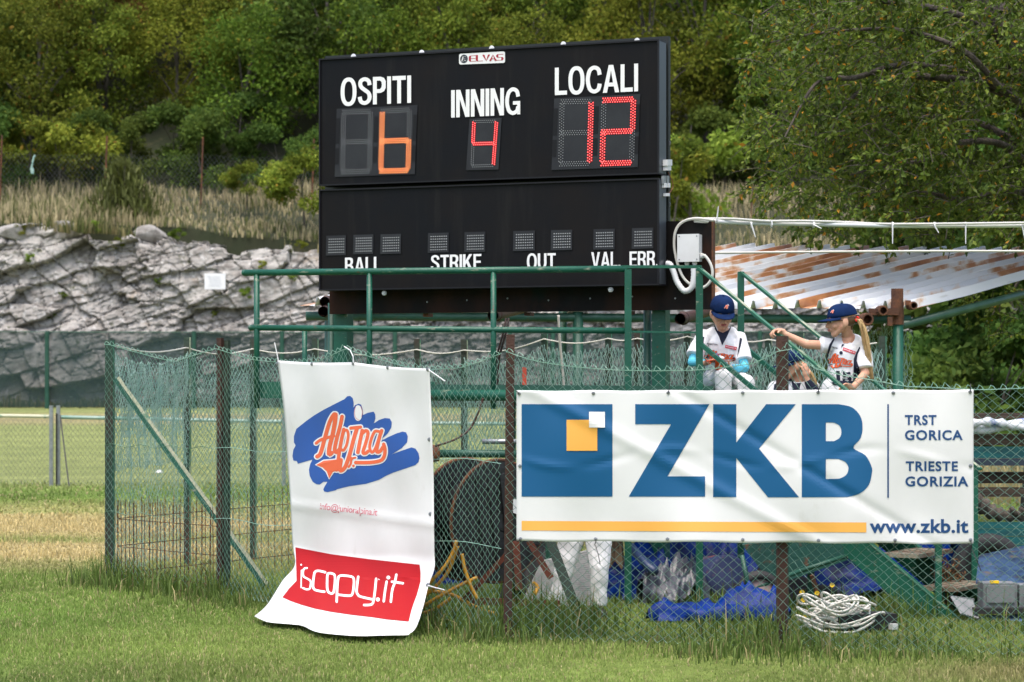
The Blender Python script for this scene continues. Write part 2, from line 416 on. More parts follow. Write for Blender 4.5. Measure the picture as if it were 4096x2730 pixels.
m_yel = M('yellow_hose', srgb(204, 150, 40), .5, layers=[(srgb(160, 106, 26), 8, .45, .7, None)])
m_wood = M('weathered_timber', (.075, .05, .033), .85, layers=[((.035, .024, .018), 5, .42, .62, (.3, 4, 4)), ((.15, .12, .09), 12, .6, .72, (.3, 4, 4))], bump=.6, bscale=26, bstretch=(.2, 4, 4))
m_bark = M('tree_bark', (.085, .07, .055), .9, layers=[((.035, .028, .022), 9, .42, .62, (1, 1, .3)), ((.17, .155, .13), 14, .6, .72, (1, 1, .4))], bump=.9, bscale=30)
m_bark2 = M('far_bark', (.10, .09, .075), .9, layers=[((.04, .033, .027), 5, .42, .62, None)])
m_plate = M('checker_plate', (.16, .12, .08), .6, .3, layers=[((.30, .27, .20), 6, .45, .62, None), (RUST, 9, .55, .7, None)], bump=.5, bscale=60)
def roof_material():
    m = bpy.data.materials.new('rusty_corrugated_zinc'); m.use_nodes = True; n = m.node_tree.nodes; L = m.node_tree.links; b = n['Principled BSDF']
    b.inputs['Roughness'].default_value = .45; b.inputs['Metallic'].default_value = .1
    uv = n.new('ShaderNodeTexCoord'); sp = n.new('ShaderNodeSeparateXYZ'); L.new(uv.outputs['UV'], sp.inputs[0])
    def mth(op, a, b_=None, clamp=False):
        k = n.new('ShaderNodeMath'); k.operation = op; k.use_clamp = clamp
        for i, v in enumerate((a, b_)):
            if v is None: continue
            if isinstance(v, (int, float)): k.inputs[i].default_value = v
            else: L.new(v, k.inputs[i])
        return k.outputs[0]
    def vec(x, y):
        c = n.new('ShaderNodeCombineXYZ')
        for i, v in enumerate((x, y)):
            if isinstance(v, (int, float)): c.inputs[i].default_value = v
            else: L.new(v, c.inputs[i])
        return c.outputs[0]
    def nz(v, sc, det=4):
        t = n.new('ShaderNodeTexNoise'); t.inputs['Scale'].default_value = sc; t.inputs['Detail'].default_value = det; L.new(v, t.inputs['Vector']); return t.outputs['Fac']
    def mr(v, a, b_, c=0., d=1.):
        k = n.new('ShaderNodeMapRange'); k.interpolation_type = 'SMOOTHSTEP'
        for i, x in enumerate((a, b_, c, d)): k.inputs[i + 1].default_value = x
        L.new(v, k.inputs[0]); return k.outputs[0]
    def mix(f, a, col):
        k = n.new('ShaderNodeMix'); k.data_type = 'RGBA'; L.new(f, k.inputs['Factor']); L.new(a, k.inputs['A']); k.inputs['B'].default_value = c3(col); return k.outputs['Result']
    U = sp.outputs[0]; T = sp.outputs[1]                      # U counts ribs, T is metres up the slope
    rib = mth('FLOOR', mth('SUBTRACT', U, .72)); fr = mth('FRACT', mth('SUBTRACT', U, .72))
    wn = n.new('ShaderNodeTexWhiteNoise'); wn.noise_dimensions = '1D'; L.new(rib, wn.inputs['W'])
    base = n.new('ShaderNodeRGB'); base.outputs[0].default_value = c3((.68, .71, .74)); cur = base.outputs[0]
    cur = mix(mr(wn.outputs['Value'], .35, .9, 0, .6), cur, (.46, .50, .55))
    fine = nz(vec(mth('MULTIPLY', U, 3.0), mth('MULTIPLY', T, 2.2)), 1.6, 8)
    cur = mix(mr(fine, .55, .72, 0, .6), cur, (.72, .74, .76)); cur = mix(mr(nz(vec(mth('MULTIPLY', U, 6), mth('MULTIPLY', T, 1.2)), 2.0, 6), .58, .70, 0, .5), cur, (.34, .33, .31))
    lng = nz(vec(mth('MULTIPLY', rib, 7.31), mth('MULTIPLY', T, .42)), 1.0, 3)
    amt = mth('ADD', lng, mth('MULTIPLY', mth('SUBTRACT', fine, .5), .42))
    amt = mth('SUBTRACT', amt, mth('MULTIPLY', mth('ABSOLUTE', mth('SUBTRACT', fr, .30)), .28))
    amt = mth('ADD', amt, mth('MULTIPLY', mth('SUBTRACT', wn.outputs['Value'], .5), .16))
    cur = mix(mr(amt, .44, .51, 0, .85), cur, (.56, .40, .26)); cur = mix(mr(amt, .475, .54, 0, .95), cur, (.40, .165, .055)); cur = mix(mr(amt, .56, .66, 0, .7), cur, (.22, .075, .025))
    L.new(cur, b.inputs['Base Color'])
    return m
m_roof = roof_material()
m_greybox = M('grey_plastic', (.17, .18, .185), .55, layers=[((.11, .115, .12), 6, .45, .65, None)])
m_paper = M('white_sign_board', (.80, .81, .84), .5)
m_print = M('faint_grey_print', (.62, .64, .68), .6)
m_fibre = M('white_ribbed_sheet', (.36, .36, .355), .6, layers=[((.25, .25, .245), 8, .45, .7, None)], bump=.2)
m_khaki = M('khaki_sack', srgb(140, 118, 88), .85, layers=[(srgb(84, 62, 48), 5, .45, .6, None)], bump=.3)
m_redrust = M('red_oxide_steel', (.13, .032, .016), .7, layers=[((.06, .022, .014), 7, .45, .65, None)], bump=.3)
m_fluo = M('fluorescent_orange', srgb(255, 100, 70), .6)
m_yflow = M('yellow_petal', srgb(240, 200, 30), .7)
# ================================================================== the setting
def gz(Y):
    t = np.clip((np.asarray(Y, float) - 44) / 42, 0, 1)
    return .88 * t * t * (3 - 2 * t) + .0 * t
def sn(x, y, f, ph=0):
    return (np.sin(x * f * 1.0 + ph) + np.sin(y * f * 1.31 + ph * 2.1 + 1.3) + np.sin((x + y) * f * .73 + ph * .7) + np.sin((x - 1.7 * y) * f * .59 + 2.2 * ph)) / 4
def fbm(x, y, f, ph=0): return sn(x, y, f, ph) + .5 * sn(x, y, f * 2.13, ph + 3) + .25 * sn(x, y, f * 4.4, ph + 5)

def attr_mix_ground():
    m = bpy.data.materials.new('meadow_ground'); m.use_nodes = True
    n = m.node_tree.nodes; L = m.node_tree.links; b = n['Principled BSDF']; b.inputs['Roughness'].default_value = .95
    b.inputs['Specular IOR Level'].default_value = .1
    a = n.new('ShaderNodeVertexColor'); a.layer_name = 'Col'
    tc = n.new('ShaderNodeTexCoord')
    def nz(s, st=(1, 1, 1)):
        mp = n.new('ShaderNodeMapping'); mp.inputs['Scale'].default_value = st; L.new(tc.outputs['Object'], mp.inputs[0])
        t = n.new('ShaderNodeTexNoise'); t.inputs['Scale'].default_value = s; t.inputs['Detail'].default_value = 8; t.inputs['Roughness'].default_value = .7
        L.new(mp.outputs[0], t.inputs[0]); return t.outputs['Fac']
    mr = n.new('ShaderNodeMapRange'); mr.inputs[1].default_value = .3; mr.inputs[2].default_value = .7; mr.inputs[3].default_value = .50; mr.inputs[4].default_value = 1.12
    L.new(nz(6, (1, .5, 1)), mr.inputs[0])
    hs = n.new('ShaderNodeHueSaturation'); L.new(a.outputs[0], hs.inputs['Color']); L.new(mr.outputs[0], hs.inputs['Value']); L.new(hs.outputs[0], b.inputs['Base Color'])
    bp = n.new('ShaderNodeBump'); bp.inputs['Strength'].default_value = .8; bp.inputs['Distance'].default_value = .03
    L.new(nz(40), bp.inputs['Height']); L.new(bp.outputs[0], b.inputs['Normal'])
    return m
m_ground = attr_mix_ground()
G_GREEN = np.array((0.1376, 0.2155, 0.0441)); G_LIGHT = np.array((0.1924, 0.2475, 0.0616)); G_FAR = np.array((0.2489, 0.2782, 0.1084)); G_STRAW = np.array((0.5037, 0.396, 0.198)); G_DARK = np.array((.070, .115, .022)); G_DIRT = np.array((0.36, 0.282, 0.168))
def sstep(a, b, x): t = np.clip((x - a) / (b - a), 0, 1); return t * t * (3 - 2 * t)
def lawn_col(X, Y):
    X = np.asarray(X, float); Y = np.asarray(Y, float)
    w = np.clip(.5 + .55 * fbm(X, Y, .55, 1), 0, 1)[:, None]
    c = G_GREEN * (1 - w) + G_LIGHT * w
    c = c * (1 + .20 * fbm(X * 1.0, Y * .8, 2.1, 14) * (Y < 40))[:, None]
    c = c * (1 - .28 * np.clip(fbm(X, Y, 1.15, 17) - .25, 0, 1) * (Y < 24))[:, None]
    # straw patch left of the fence, Y 22..33
    s = sstep(21.0, 24, Y) * (1 - sstep(29, 36, Y)) * (.30 + .7 * np.clip(.5 + 1.0 * fbm(X * .45, Y * 1.5, 1.0, 4), 0, 1)) * (1 - .75 * sstep(-1.0, 3, X))
    s = np.clip(s * 1.0, 0, .85)[:, None]; c = c * (1 - s) + G_STRAW * s
    # beyond the low fence: paler mown grass then a sandy strip at the foot of the cliff
    f = (sstep(36, 43, Y) * .85)[:, None]; c = c * (1 - f) + G_FAR * (.92 + .16 * w) * f
    d = (sstep(67, 71, Y + 2.2 * sn(X, Y, .3)) * (1 - sstep(73.5, 77.5, Y)) * .6)[:, None]; c = c * (1 - d) + G_DIRT * d
    st = (.10 * np.sin(Y * 2.2 + .4 * np.sin(X)) * sstep(40, 44, Y))[:, None]; c = c * (1 + st)
    # bare, brownish earth in the near right corner
    e = (np.clip(.35 + 1.1 * fbm(X * 1.3, Y * 1.3, 1.1, 9), 0, 1) * sstep(1.6, 3.2, X) * (1 - sstep(14.6, 15.6, Y)) * .55)[:, None]
    c = c * (1 - e) + np.array((.25, .19, .10)) * e
    return c
ys = np.concatenate([np.linspace(-60, 8, 12), np.linspace(9, 48, 160), np.linspace(48.7, 90, 60)])
xs = np.concatenate([np.linspace(-160, -32, 12), np.linspace(-30, 30, 160), np.linspace(32, 160, 12)])
XX, YY = np.meshgrid(xs, ys, indexing='ij')
ZZ = gz(YY) + .012 * sn(XX, YY, 1.7) * (YY < 46)
V = np.stack([XX, YY, ZZ], -1).reshape(-1, 3)
ground = link_mesh('ground', np_mesh('ground', V, grid_faces(len(xs), len(ys)), col=lawn_col(V[:, 0], V[:, 1])), m_ground)
tag(ground, kind='structure'); ground['label'] = 'mown grass sports field with straw patches'

# ---- cliff of bedded limestone
def hsh(i, j, k): 
    x = np.sin(i * 127.1 + j * 311.7 + k * 74.7) * 43758.5453; return x - np.floor(x)
def voro(u, v, seed, jit=.9):
    iu, iv = np.floor(u), np.floor(v); f1 = np.full(u.shape, 9.); f2 = f1.copy(); ci = f1 * 0; cj = f1 * 0; ou = f1 * 0; ovv = f1 * 0
    for a in (-1, 0, 1):
        for b in (-1, 0, 1):
            gi, gj = iu + a, iv + b
            su = gi + .5 + jit * (hsh(gi, gj, seed) - .5); sv_ = gj + .5 + jit * (hsh(gi, gj, seed + 9) - .5)
            d = np.maximum(np.abs(u - su), np.abs(v - sv_)) * .6 + .4 * np.hypot(u - su, v - sv_)
            nb = d < f1
            f2 = np.where(nb, f1, np.minimum(f2, d)); ci = np.where(nb, gi, ci); cj = np.where(nb, gj, cj)
            ou = np.where(nb, u - su, ou); ovv = np.where(nb, v - sv_, ovv); f1 = np.where(nb, d, f1)
    return f1, f2, ci, cj, ou, ovv
def rock_disp(X, Z):
    wx = X + .22 * fbm(X, Z, .9, 2); wz = Z + .16 * fbm(X, Z, 1.1, 6)
    a = R(13); u = wx * math.cos(a) + wz * math.sin(a); v = -wx * math.sin(a) + wz * math.cos(a)
    mask = np.clip(.42 + .9 * fbm(X, Z, .55, 8) + .45 * sstep(-9, -4, X) + .35 * sstep(5.8, 7.4, Z), .18, 1)
    D = .30 * fbm(X, Z, .45, 3) + .035 * fbm(X, Z, 8, 4) + .02 * fbm(X, Z, 19, 6)
    a2 = R(-62); u2 = X * math.cos(a2) + Z * math.sin(a2); v2 = -X * math.sin(a2) + Z * math.cos(a2)
    for (su, sv_, amp, tu, tv, crack, cw_, mk, sd_) in ((3.3, .74, .66, .05, .16, .24, .045, 0, 1), (1.5, .72, .20, .10, .10, .20, .05, 2, 2), (.62, .27, .22, .10, .12, .16, .09, 1, 3), (.23, .15, .12, .07, .07, .09, .14, 1, 4)):
        f1, f2, ci, cj, ou, ovv = voro((u2 if mk == 2 else u) / su, (v2 if mk == 2 else v) / sv_, sd_)
        r1, r2, r3 = hsh(ci, cj, sd_ + 20), hsh(ci, cj, sd_ + 30), hsh(ci, cj, sd_ + 40)
        k = mask if mk == 1 else 1.0
        D = D + k * (amp * (r1 - .5) + tu * ou * (r2 - .5) * 2 - tv * ovv * (.2 + r3) - crack * (.4 + .6 * r2) * (1 - sstep(.0, cw_, f2 - f1)))
    return D        # positive = out towards the field
def cliff_top(X): return 7.3 + .55 * (hsh(np.floor(X / 1.7 + .3 * np.sin(X * .9)), 3, 1) - .5) + .3 * (hsh(np.floor(X / .6), 5, 2) - .5) + .55 * fbm(X, X * 0, .35, 2) + .22 * fbm(X, X * 0, 1.7, 5) - .75 * sstep(-16, -6, X) - .5 * sstep(5, 9, X)
nx, nz_, nt_ = 1000, 170, 16
xs = np.linspace(-25, 25, nx); T = np.concatenate([np.linspace(0, 1, nz_), 1 + np.linspace(.01, .2, nt_)])
XX, TT = np.meshgrid(xs, T, indexing='ij'); zt = cliff_top(XX)
Zf = .6 + (zt - .6) * np.minimum(TT, 1)
D = rock_disp(XX, Zf + np.maximum(TT - 1, 0) * 9)
back = np.maximum(TT - 1, 0) * 13
YY = 84.6 + (Zf - .6) * .17 - D * (.35 + .65 * sstep(0, .06, TT)) + back
ZZ = Zf + np.where(TT > 1, .35 * D - .0 * back, 0) * np.minimum(1, (TT - 1) * 30 + .0) - .6 * sstep(1.1, 1.2, TT)
m_rock = M('limestone', (.275, .260, .242), .9, layers=[((.39, .375, .352), .55, .42, .6, (1, 1, 1)), ((.15, .138, .125), 1.6, .50, .66, (1, 1, 1.6)), ((.28, .225, .17), .8, .60, .72, None), ((.08, .088, .05), 2.6, .61, .69, None), ((.48, .47, .455), 4, .56, .66, None)], bump=.9, bscale=9)
cliff = link_mesh('cliff', np_mesh('cliff', np.stack([XX, YY, ZZ], -1).reshape(-1, 3), grid_faces(nx, nz_ + nt_)), m_rock)
tag(cliff, 'grey bedded limestone cliff behind the field', kind='structure')

# ---- terrace and wooded hillside above
def hz(X, Y):
    z = 6.95 + (Y - 85.5) * .235 - .75 * sstep(-16, -6, X) * (1 - sstep(86, 91, Y)) - .7 * sstep(5, 9, X) * (1 - sstep(86, 94, Y)) + .25
    z = np.where(Y > 93, 7.2 + 7.5 * .235 + (Y - 93) * .56, z)
    return z + (.12 + .16 * (Y < 87.5)) * fbm(X, Y, .9, 2)
xs = np.linspace(-75, 75, 150); ys = np.concatenate([[85.3], np.linspace(86.35, 95, 40), np.linspace(96, 175, 50)])
XX, YY = np.meshgrid(xs, ys, indexing='ij')
m_hill = M('leaf_litter_slope', (.030, .034, .014), .95, layers=[((.022, .030, .010), .6, .42, .6, None), ((.075, .07, .032), 1.3, .58, .72, None)], bump=.8, bscale=4)
HZ = hz(XX, YY); HZ[:, 0] = 3.0; YY[:, 0] = 88.0
hill = link_mesh('hillside', np_mesh('hillside', np.stack([XX, YY, HZ], -1).reshape(-1, 3), grid_faces(len(xs), len(ys))), m_hill, smooth=True)
tag(hill, 'wooded hillside above the cliff', kind='structure')

# ================================================================== grass
def blades(name, P, h, w, col, lean=.35, seed=1, lay=.0):
    g = np.random.default_rng(seed); N = len(P)
    a = g.uniform(0, 2 * np.pi, N); l = np.abs(g.normal(0, lean, N)) + lay; b = g.uniform(0, 2 * np.pi, N)
    dx = np.stack([np.cos(a), np.sin(a), 0 * a], -1); wx = np.stack([np.cos(b), np.sin(b) * .6, 0 * b], -1) * (w / 2)[:, None]
    up = np.array((0, 0, 1.0)); hh = h[:, None]; ll = l[:, None]
    mid = P + up * hh * .55 + dx * hh * ll * .25; tip = P + up * hh * np.maximum(1 - .35 * ll, .25) + dx * hh * ll
    V = np.stack([P - wx, P + wx, mid - wx * .8, mid + wx * .8, tip], 1)
    i = np.arange(N)[:, None] * 5
    q = i + np.array([[0, 1, 3, 2]]); t = i + np.array([[2, 3, 4]])
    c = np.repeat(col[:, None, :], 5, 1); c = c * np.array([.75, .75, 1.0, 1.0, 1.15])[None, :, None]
    return np_mesh(name, V.reshape(-1, 3), q, t, col=c.reshape(-1, 3))
m_blade = M('grass_blades', (1, 1, 1), .6, attr=True, trans=.32, spec=.25)
def scatter(y0, y1, dens, k=.275, seed=3, xpad=1.0):
    g = np.random.default_rng(seed); n = int(dens * (y1 - y0) * 2 * (k * (y0 + y1) / 2 + xpad))
    Y = np.sqrt(g.uniform(y0 * y0, y1 * y1, n)); X = g.uniform(-1, 1, n) * (k * Y + xpad)
    return X, Y, g
allP = []; allH = []; allW = []; allC = []
for (y0, y1, dens, h0, w0, sd_) in ((13.2, 17.5, 2900, .032, .0055, 1), (17.5, 22, 1500, .036, .0072, 2), (22, 30, 420, .05, .013, 3), (30, 41, 120, .055, .024, 4)):
    X, Y, g = scatter(y0, y1, dens, seed=sd_)
    c = lawn_col(X, Y)
    cl = np.clip(.5 + .8 * fbm(X, Y, 2.3, 8), 0, 1)
    h = h0 * (.45 + 1.0 * g.random(len(X))) * (.6 + .7 * cl)
    c = c * (.95 + .65 * g.random(len(X)))[:, None]
    dry = g.random(len(X)) < .13; c[dry] = np.array((.46, .40, .20)) * (.7 + .5 * g.random(dry.sum()))[:, None]
    allP.append(np.stack([X, Y, 0 * X], -1)); allH.append(h); allW.append(w0 * (.7 + .7 * g.random(len(X)))); allC.append(c)
P = np.concatenate(allP)
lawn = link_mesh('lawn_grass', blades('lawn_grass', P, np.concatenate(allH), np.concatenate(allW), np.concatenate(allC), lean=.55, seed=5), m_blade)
tag(lawn, 'short green lawn grass covering the field', 'grass', kind='stuff')
# long unmown grass under and along the front fence
FA, FB, FC, FD = (-3.38, 20.3), (-2.33, 19.3), (-.03, 15.95), (1.72, 15.42)
FE = (FD[0] + 2.9, FD[1] - .88)
def along(path, n, g, spread, back=0.):
    pts = np.array(path); seg = np.hypot(*np.diff(pts, axis=0).T); cs = np.concatenate([[0], np.cumsum(seg)])
    t = g.uniform(0, cs[-1], n); x = np.interp(t, cs, pts[:, 0]); y = np.interp(t, cs, pts[:, 1])
    return x + g.normal(0, spread * .6, n), y + g.normal(back, spread, n)
g = np.random.default_rng(21)
X1, Y1 = along([FA, FB, FC, FD, FE], 9000, g, .34, -.05)
X2 = g.uniform(-2.6, 3.9, 8500); Y2 = g.uniform(15.6, 19.5, 8500)
keep = Y2 > 15.9 + np.clip(-X2 * 1.45, 0, 9); X2, Y2 = X2[keep], Y2[keep]
X3 = g.uniform(-2.2, 4.2, 5200); Y3 = 15.15 + np.clip(-X3 * 1.2, 0, 2.2) + g.normal(0, .38, 5200)
kp = g.random(5200) < np.clip(.15 + .75 * sstep(-.9, .9, X3) + .0 * X3, 0, 1) * np.clip(.3 + 1.3 * fbm(X3, Y3, 1.9, 12), 0, 1); X3, Y3 = X3[kp], Y3[kp]
PT = np.array([FA, FB, FC, FD, (2.9, 17.5), (.45, 16.9), (.2, 16.3)]); pi_ = g.integers(0, 7, 2600); X4 = PT[pi_, 0] + g.normal(0, .16, 2600); Y4 = PT[pi_, 1] + g.normal(-.02, .14, 2600)
X = np.concatenate([X1, X2, X3, X4]); Y = np.concatenate([Y1, Y2, Y3, Y4]); tuft = np.arange(len(X)) >= len(X) - 2600
px_ = 512 + X * FPX / Y; yf = FB[1] + (X - FB[0]) * (FC[1] - FB[1]) / (FC[0] - FB[0])
yb_ = np.interp(px_, (252, 268, 290, 302, 318, 355, 408, 432), (17.5, 17.25, 17.1, 17.05, 16.5, 16.2, 16.2, 16.6))
kp = ~((px_ > 252) & (px_ < 436) & (Y > yb_ - .02) & (Y < yf + .0)); X, Y, tuft = X[kp], Y[kp], tuft[kp]     # none under the loose banner
cl = np.clip(.30 + 1.25 * fbm(X, Y, 2.6, 3), 0, 1) ** 1.3
rnd = g.random(len(X))
h = (.035 + .26 * cl * rnd) * np.where((Y < 15.55) & (X > -.6), .62, 1.0) + .20 * tuft * rnd + .16 * (g.random(len(X)) < .03)
c = (G_DARK * 1.15)[None] * (.7 + .8 * g.random(len(X)))[:, None]
dr = g.random(len(X)) < .16; c[dr] = np.array((.30, .26, .12)) * (.6 + .7 * g.random(dr.sum()))[:, None]
lg = g.random(len(X)) < .3; c[lg] = np.array((.13, .19, .045)) * (.7 + .6 * g.random(lg.sum()))[:, None]
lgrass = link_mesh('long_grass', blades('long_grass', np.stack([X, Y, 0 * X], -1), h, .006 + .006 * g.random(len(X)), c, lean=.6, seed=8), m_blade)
tag(lgrass, 'long unmown grass along the foot of the wire fence', 'grass', kind='stuff')
# dry golden grass on the cliff terrace and weeds at the cliff foot
X = g.uniform(-24, 24, 36000); Y = 86.3 + 6.9 * g.random(36000) ** 1.25
pc = np.clip(.55 + 1.1 * fbm(X * .8, Y * 1.2, .8, 5), 0, 1); keep = g.random(len(X)) < .25 + .75 * pc; X, Y, pc = X[keep], Y[keep], pc[keep]
c = np.array((.48, .41, .24))[None] * (.6 + .7 * g.random(len(X)))[:, None]
gr = g.random(len(X)) < .34; c[gr] = np.array((.13, .15, .045)) * (.6 + .7 * g.random(gr.sum()))[:, None]
hh = (.22 + .75 * g.random(len(X)) * pc) * (.75 + .25 * sstep(86, 89, Y))
d1 = (np.stack([X, Y, hz(X, Y) - .02], -1), hh, .035 + .03 * g.random(len(X)), c)
X = g.uniform(-24, 24, 9000); Y = g.uniform(85.0, 86.2, 9000); kp = g.random(9000) < np.clip(-.1 + 1.5 * fbm(X, X * 0, .8, 7), 0, 1); X, Y = X[kp], Y[kp]
c = np.array((.30, .26, .12))[None] * (.5 + .8 * g.random(len(X)))[:, None]; gr = g.random(len(X)) < .5; c[gr] = np.array((.10, .12, .035)) * (.6 + .7 * g.random(gr.sum()))[:, None]
d4 = (np.stack([X, Y, np.maximum(cliff_top(X) - .1, hz(X, np.maximum(Y, 85.5)) - .3)], -1), .2 + .5 * g.random(len(X)), .035 + .03 * g.random(len(X)), c)
X = g.uniform(-24, 24, 7000); Y = g.normal(83.2, .55, 7000); c = np.array((.09, .11, .035))[None] * (.5 + .9 * g.random(7000))[:, None]
dr = g.random(7000) < .25; c[dr] = (.25, .2, .1)
d2 = (np.stack([X, Y, gz(Y)], -1), .12 + .5 * g.random(7000) * np.clip(.5 + fbm(X, Y, 1.1, 1), .15, 1), .04 + .03 * g.random(7000), c)
X = g.uniform(-8, 14, 9000); Y = g.uniform(33, 43, 9000); kk = (X > Y * .17 - .4); X, Y = X[kk], Y[kk]
c = np.array((.46, .38, .20))[None] * (.6 + .6 * g.random(len(X)))[:, None]
d3 = (np.stack([X, Y, 0 * X], -1), .35 + .55 * g.random(len(X)), .02 + .012 * g.random(len(X)), c)
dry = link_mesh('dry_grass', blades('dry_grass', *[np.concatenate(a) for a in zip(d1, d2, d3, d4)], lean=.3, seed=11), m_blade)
tag(dry, 'tall straw coloured grass on the terrace above the cliff', 'grass', kind='stuff')

# ================================================================== trees
def leaves(P, D, size, col, g, aspect=.55):
    """diamond leaves, two faces folded along the midrib"""
    N = len(P); D = D / (np.linalg.norm(D, axis=1, keepdims=True) + 1e-9)
    r = g.normal(size=(N, 3)); S = np.cross(D, r); S /= (np.linalg.norm(S, axis=1, keepdims=True) + 1e-9)
    Nn = np.cross(S, D); s = size[:, None]
    V = np.stack([P, P + D * s * .5 + S * s * aspect * .5 + Nn * s * .12, P + D * s, P + D * s * .5 - S * s * aspect * .5 + Nn * s * .12], 1)
    i = np.arange(N)[:, None] * 4
    t = np.concatenate([i + np.array([[0, 1, 2]]), i + np.array([[0, 2, 3]])], 0)
    c = np.repeat(col[:, None, :], 4, 1).reshape(-1, 3)
    return V.reshape(-1, 3), t, c
m_leafF = M('woodland_leaves', (1, 1, 1), .7, attr=True, trans=.34, spec=.08, objvar=.26)
m_leafN = M('elm_leaves', (1, 1, 1), .5, attr=True, trans=.38, spec=.22)
LEAFCOL = {'green': ((0.084, 0.1366, 0.0195), (0.1872, 0.2379, 0.0317)), 'dark': ((0.053, 0.0983, 0.0222), (0.1092, 0.165, 0.0302)), 'yellow': ((0.1418, 0.1806, 0.022), (0.2439, 0.2562, 0.0342)), 'brown': ((0.1769, 0.1037, 0.0293), (0.1342, 0.122, 0.0268)), 'light': ((0.1447, 0.2074, 0.0291), (0.2266, 0.28, 0.0435))}  # dark set: shade of the wood put into the leaf colour, lifted for haze
def crown_mesh(name, H, W, z0, n, leaf, kind, seed, nclump=46):
    g = np.random.default_rng(seed)
    cz = z0 + (H - z0) * .5
    d = g.normal(size=(nclump, 3)); d /= np.linalg.norm(d, axis=1, keepdims=True)
    rad = g.uniform(.35, 1.0, nclump) ** .6
    C = d * rad[:, None] * np.array((W / 2, W / 2, (H - z0) / 2)) * .86; C[:, 2] += cz
    # crown narrows to the top, ragged at the bottom
    C[:, :2] *= (1.12 - .45 * np.clip((C[:, 2] - cz) / (H - z0) * 2, -.2, 1))[:, None]
    cr = g.uniform(.10, .21, nclump) * W
    k = g.integers(0, nclump, n); off = g.normal(size=(n, 3)); off /= np.linalg.norm(off, axis=1, keepdims=True); off *= (g.random(n) ** .45)[:, None]
    P = C[k] + off * cr[k][:, None] * np.array((1, 1, .7))
    D = off * .6 + g.normal(size=(n, 3)) * .6 + np.array((0, 0, -.35))
    a, b = [np.array(x) for x in LEAFCOL[kind]]; t = g.random(n)[:, None]; cc = g.random(nclump)[k][:, None]
    col = (a * (1 - t) + b * t) * (.65 + .7 * cc)
    if kind != 'dark':
        o = g.random(n) < .02; col[o] = np.array((.26, .19, .03)) * (.6 + .7 * g.random(o.sum()))[:, None]
    Vv, t3, c = leaves(P, D, leaf * g.uniform(.6, 1.25, n), col, g)
    return np_mesh(name, Vv, None, t3, c), C
def trunk_mb(H, W, z0, C, seed, r0):
    rr = random.Random(seed); mb = MB()
    top = Vector((rr.uniform(-.3, .3), rr.uniform(-.3, .3), H * .8))
    mid = Vector((rr.uniform(-.25, .25), rr.uniform(-.25, .25), H * .4))
    pts = crom([(0, 0, -.6), tuple(mid * .5), tuple(mid), tuple(top)], 3)
    mb.tube(pts, [r0 * (1 - .8 * i / (len(pts) - 1)) for i in range(len(pts))], 6)
    for i in range(0, len(C), 3):
        c = Vector(C[i]); s = Vector(pts[min(len(pts) - 1, int(len(pts) * max(.15, min(.8, (c.z - z0 * .6) / H * .85))))])
        m = s.lerp(c, .55) + Vector((0, 0, .12 * (c - s).length))
        q = crom([tuple(s), tuple(m), tuple(c)], 3)
        mb.tube(q, [r0 * .34 * (1 - .8 * j / (len(q) - 1)) for j in range(len(q))], 4)
    return mb
PROTO = {}
def tree_proto(key, H, W, z0, n, leaf, kind, seed, r0=.16, ncl=46):
    me, C = crown_mesh('crown', H, W, z0, n, leaf, kind, seed, ncl)
    me.materials.append(m_leafF)
    mb = trunk_mb(H, W, z0, C, seed, r0)
    tm = bpy.data.meshes.new('trunk'); tm.from_pydata(mb.v, [], mb.f); tm.materials.append(m_bark2)
    PROTO[key] = (tm, me)
def plant_tree(key, loc, rz, sc, name, label, cat, group):
    o = thing(name, label, cat, loc, group); o.rotation_euler = (0, 0, rz); o.scale = (sc, sc, sc)
    for nm, me in zip(('trunk', 'crown'), PROTO[key]):
        c = bpy.data.objects.new(nm, me); COL.objects.link(c); c.parent = o
    return o
NL = 9500
tree_proto('g1', 8.2, 5.8, .5, NL, .20, 'green', 1); tree_proto('g2', 7.4, 5.4, .3, NL, .19, 'green', 2); tree_proto('g3', 9.0, 6.2, .7, NL, .20, 'green', 3)
tree_proto('y1', 7.8, 5.4, .5, NL, .19, 'yellow', 4); tree_proto('b1', 7.8, 4.2, 1.6, NL, .19, 'brown', 5); tree_proto('d1', 8.4, 6.0, .2, NL, .20, 'dark', 6)
tree_proto('l1', 7.2, 5.2, .3, NL, .18, 'light', 7)
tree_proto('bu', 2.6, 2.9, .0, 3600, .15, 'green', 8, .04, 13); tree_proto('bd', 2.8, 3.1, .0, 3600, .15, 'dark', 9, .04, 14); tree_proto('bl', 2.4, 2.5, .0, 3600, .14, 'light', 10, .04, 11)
WORD = {'g': ('green broadleaf tree', 'mid green broadleaf tree in the wood on the hillside'), 'y': ('', 'yellowing broadleaf tree in the wood on the hillside'), 'd': ('', 'dark green tree in shade in the wood on the hillside'), 'l': ('', 'pale green young tree in the wood on the hillside')}
GRP = {'g': 'mid green trees of the hillside wood', 'y': 'yellowing trees of the hillside wood', 'd': 'dark trees of the hillside wood', 'l': 'pale green trees of the hillside wood'}
rt = random.Random(5)
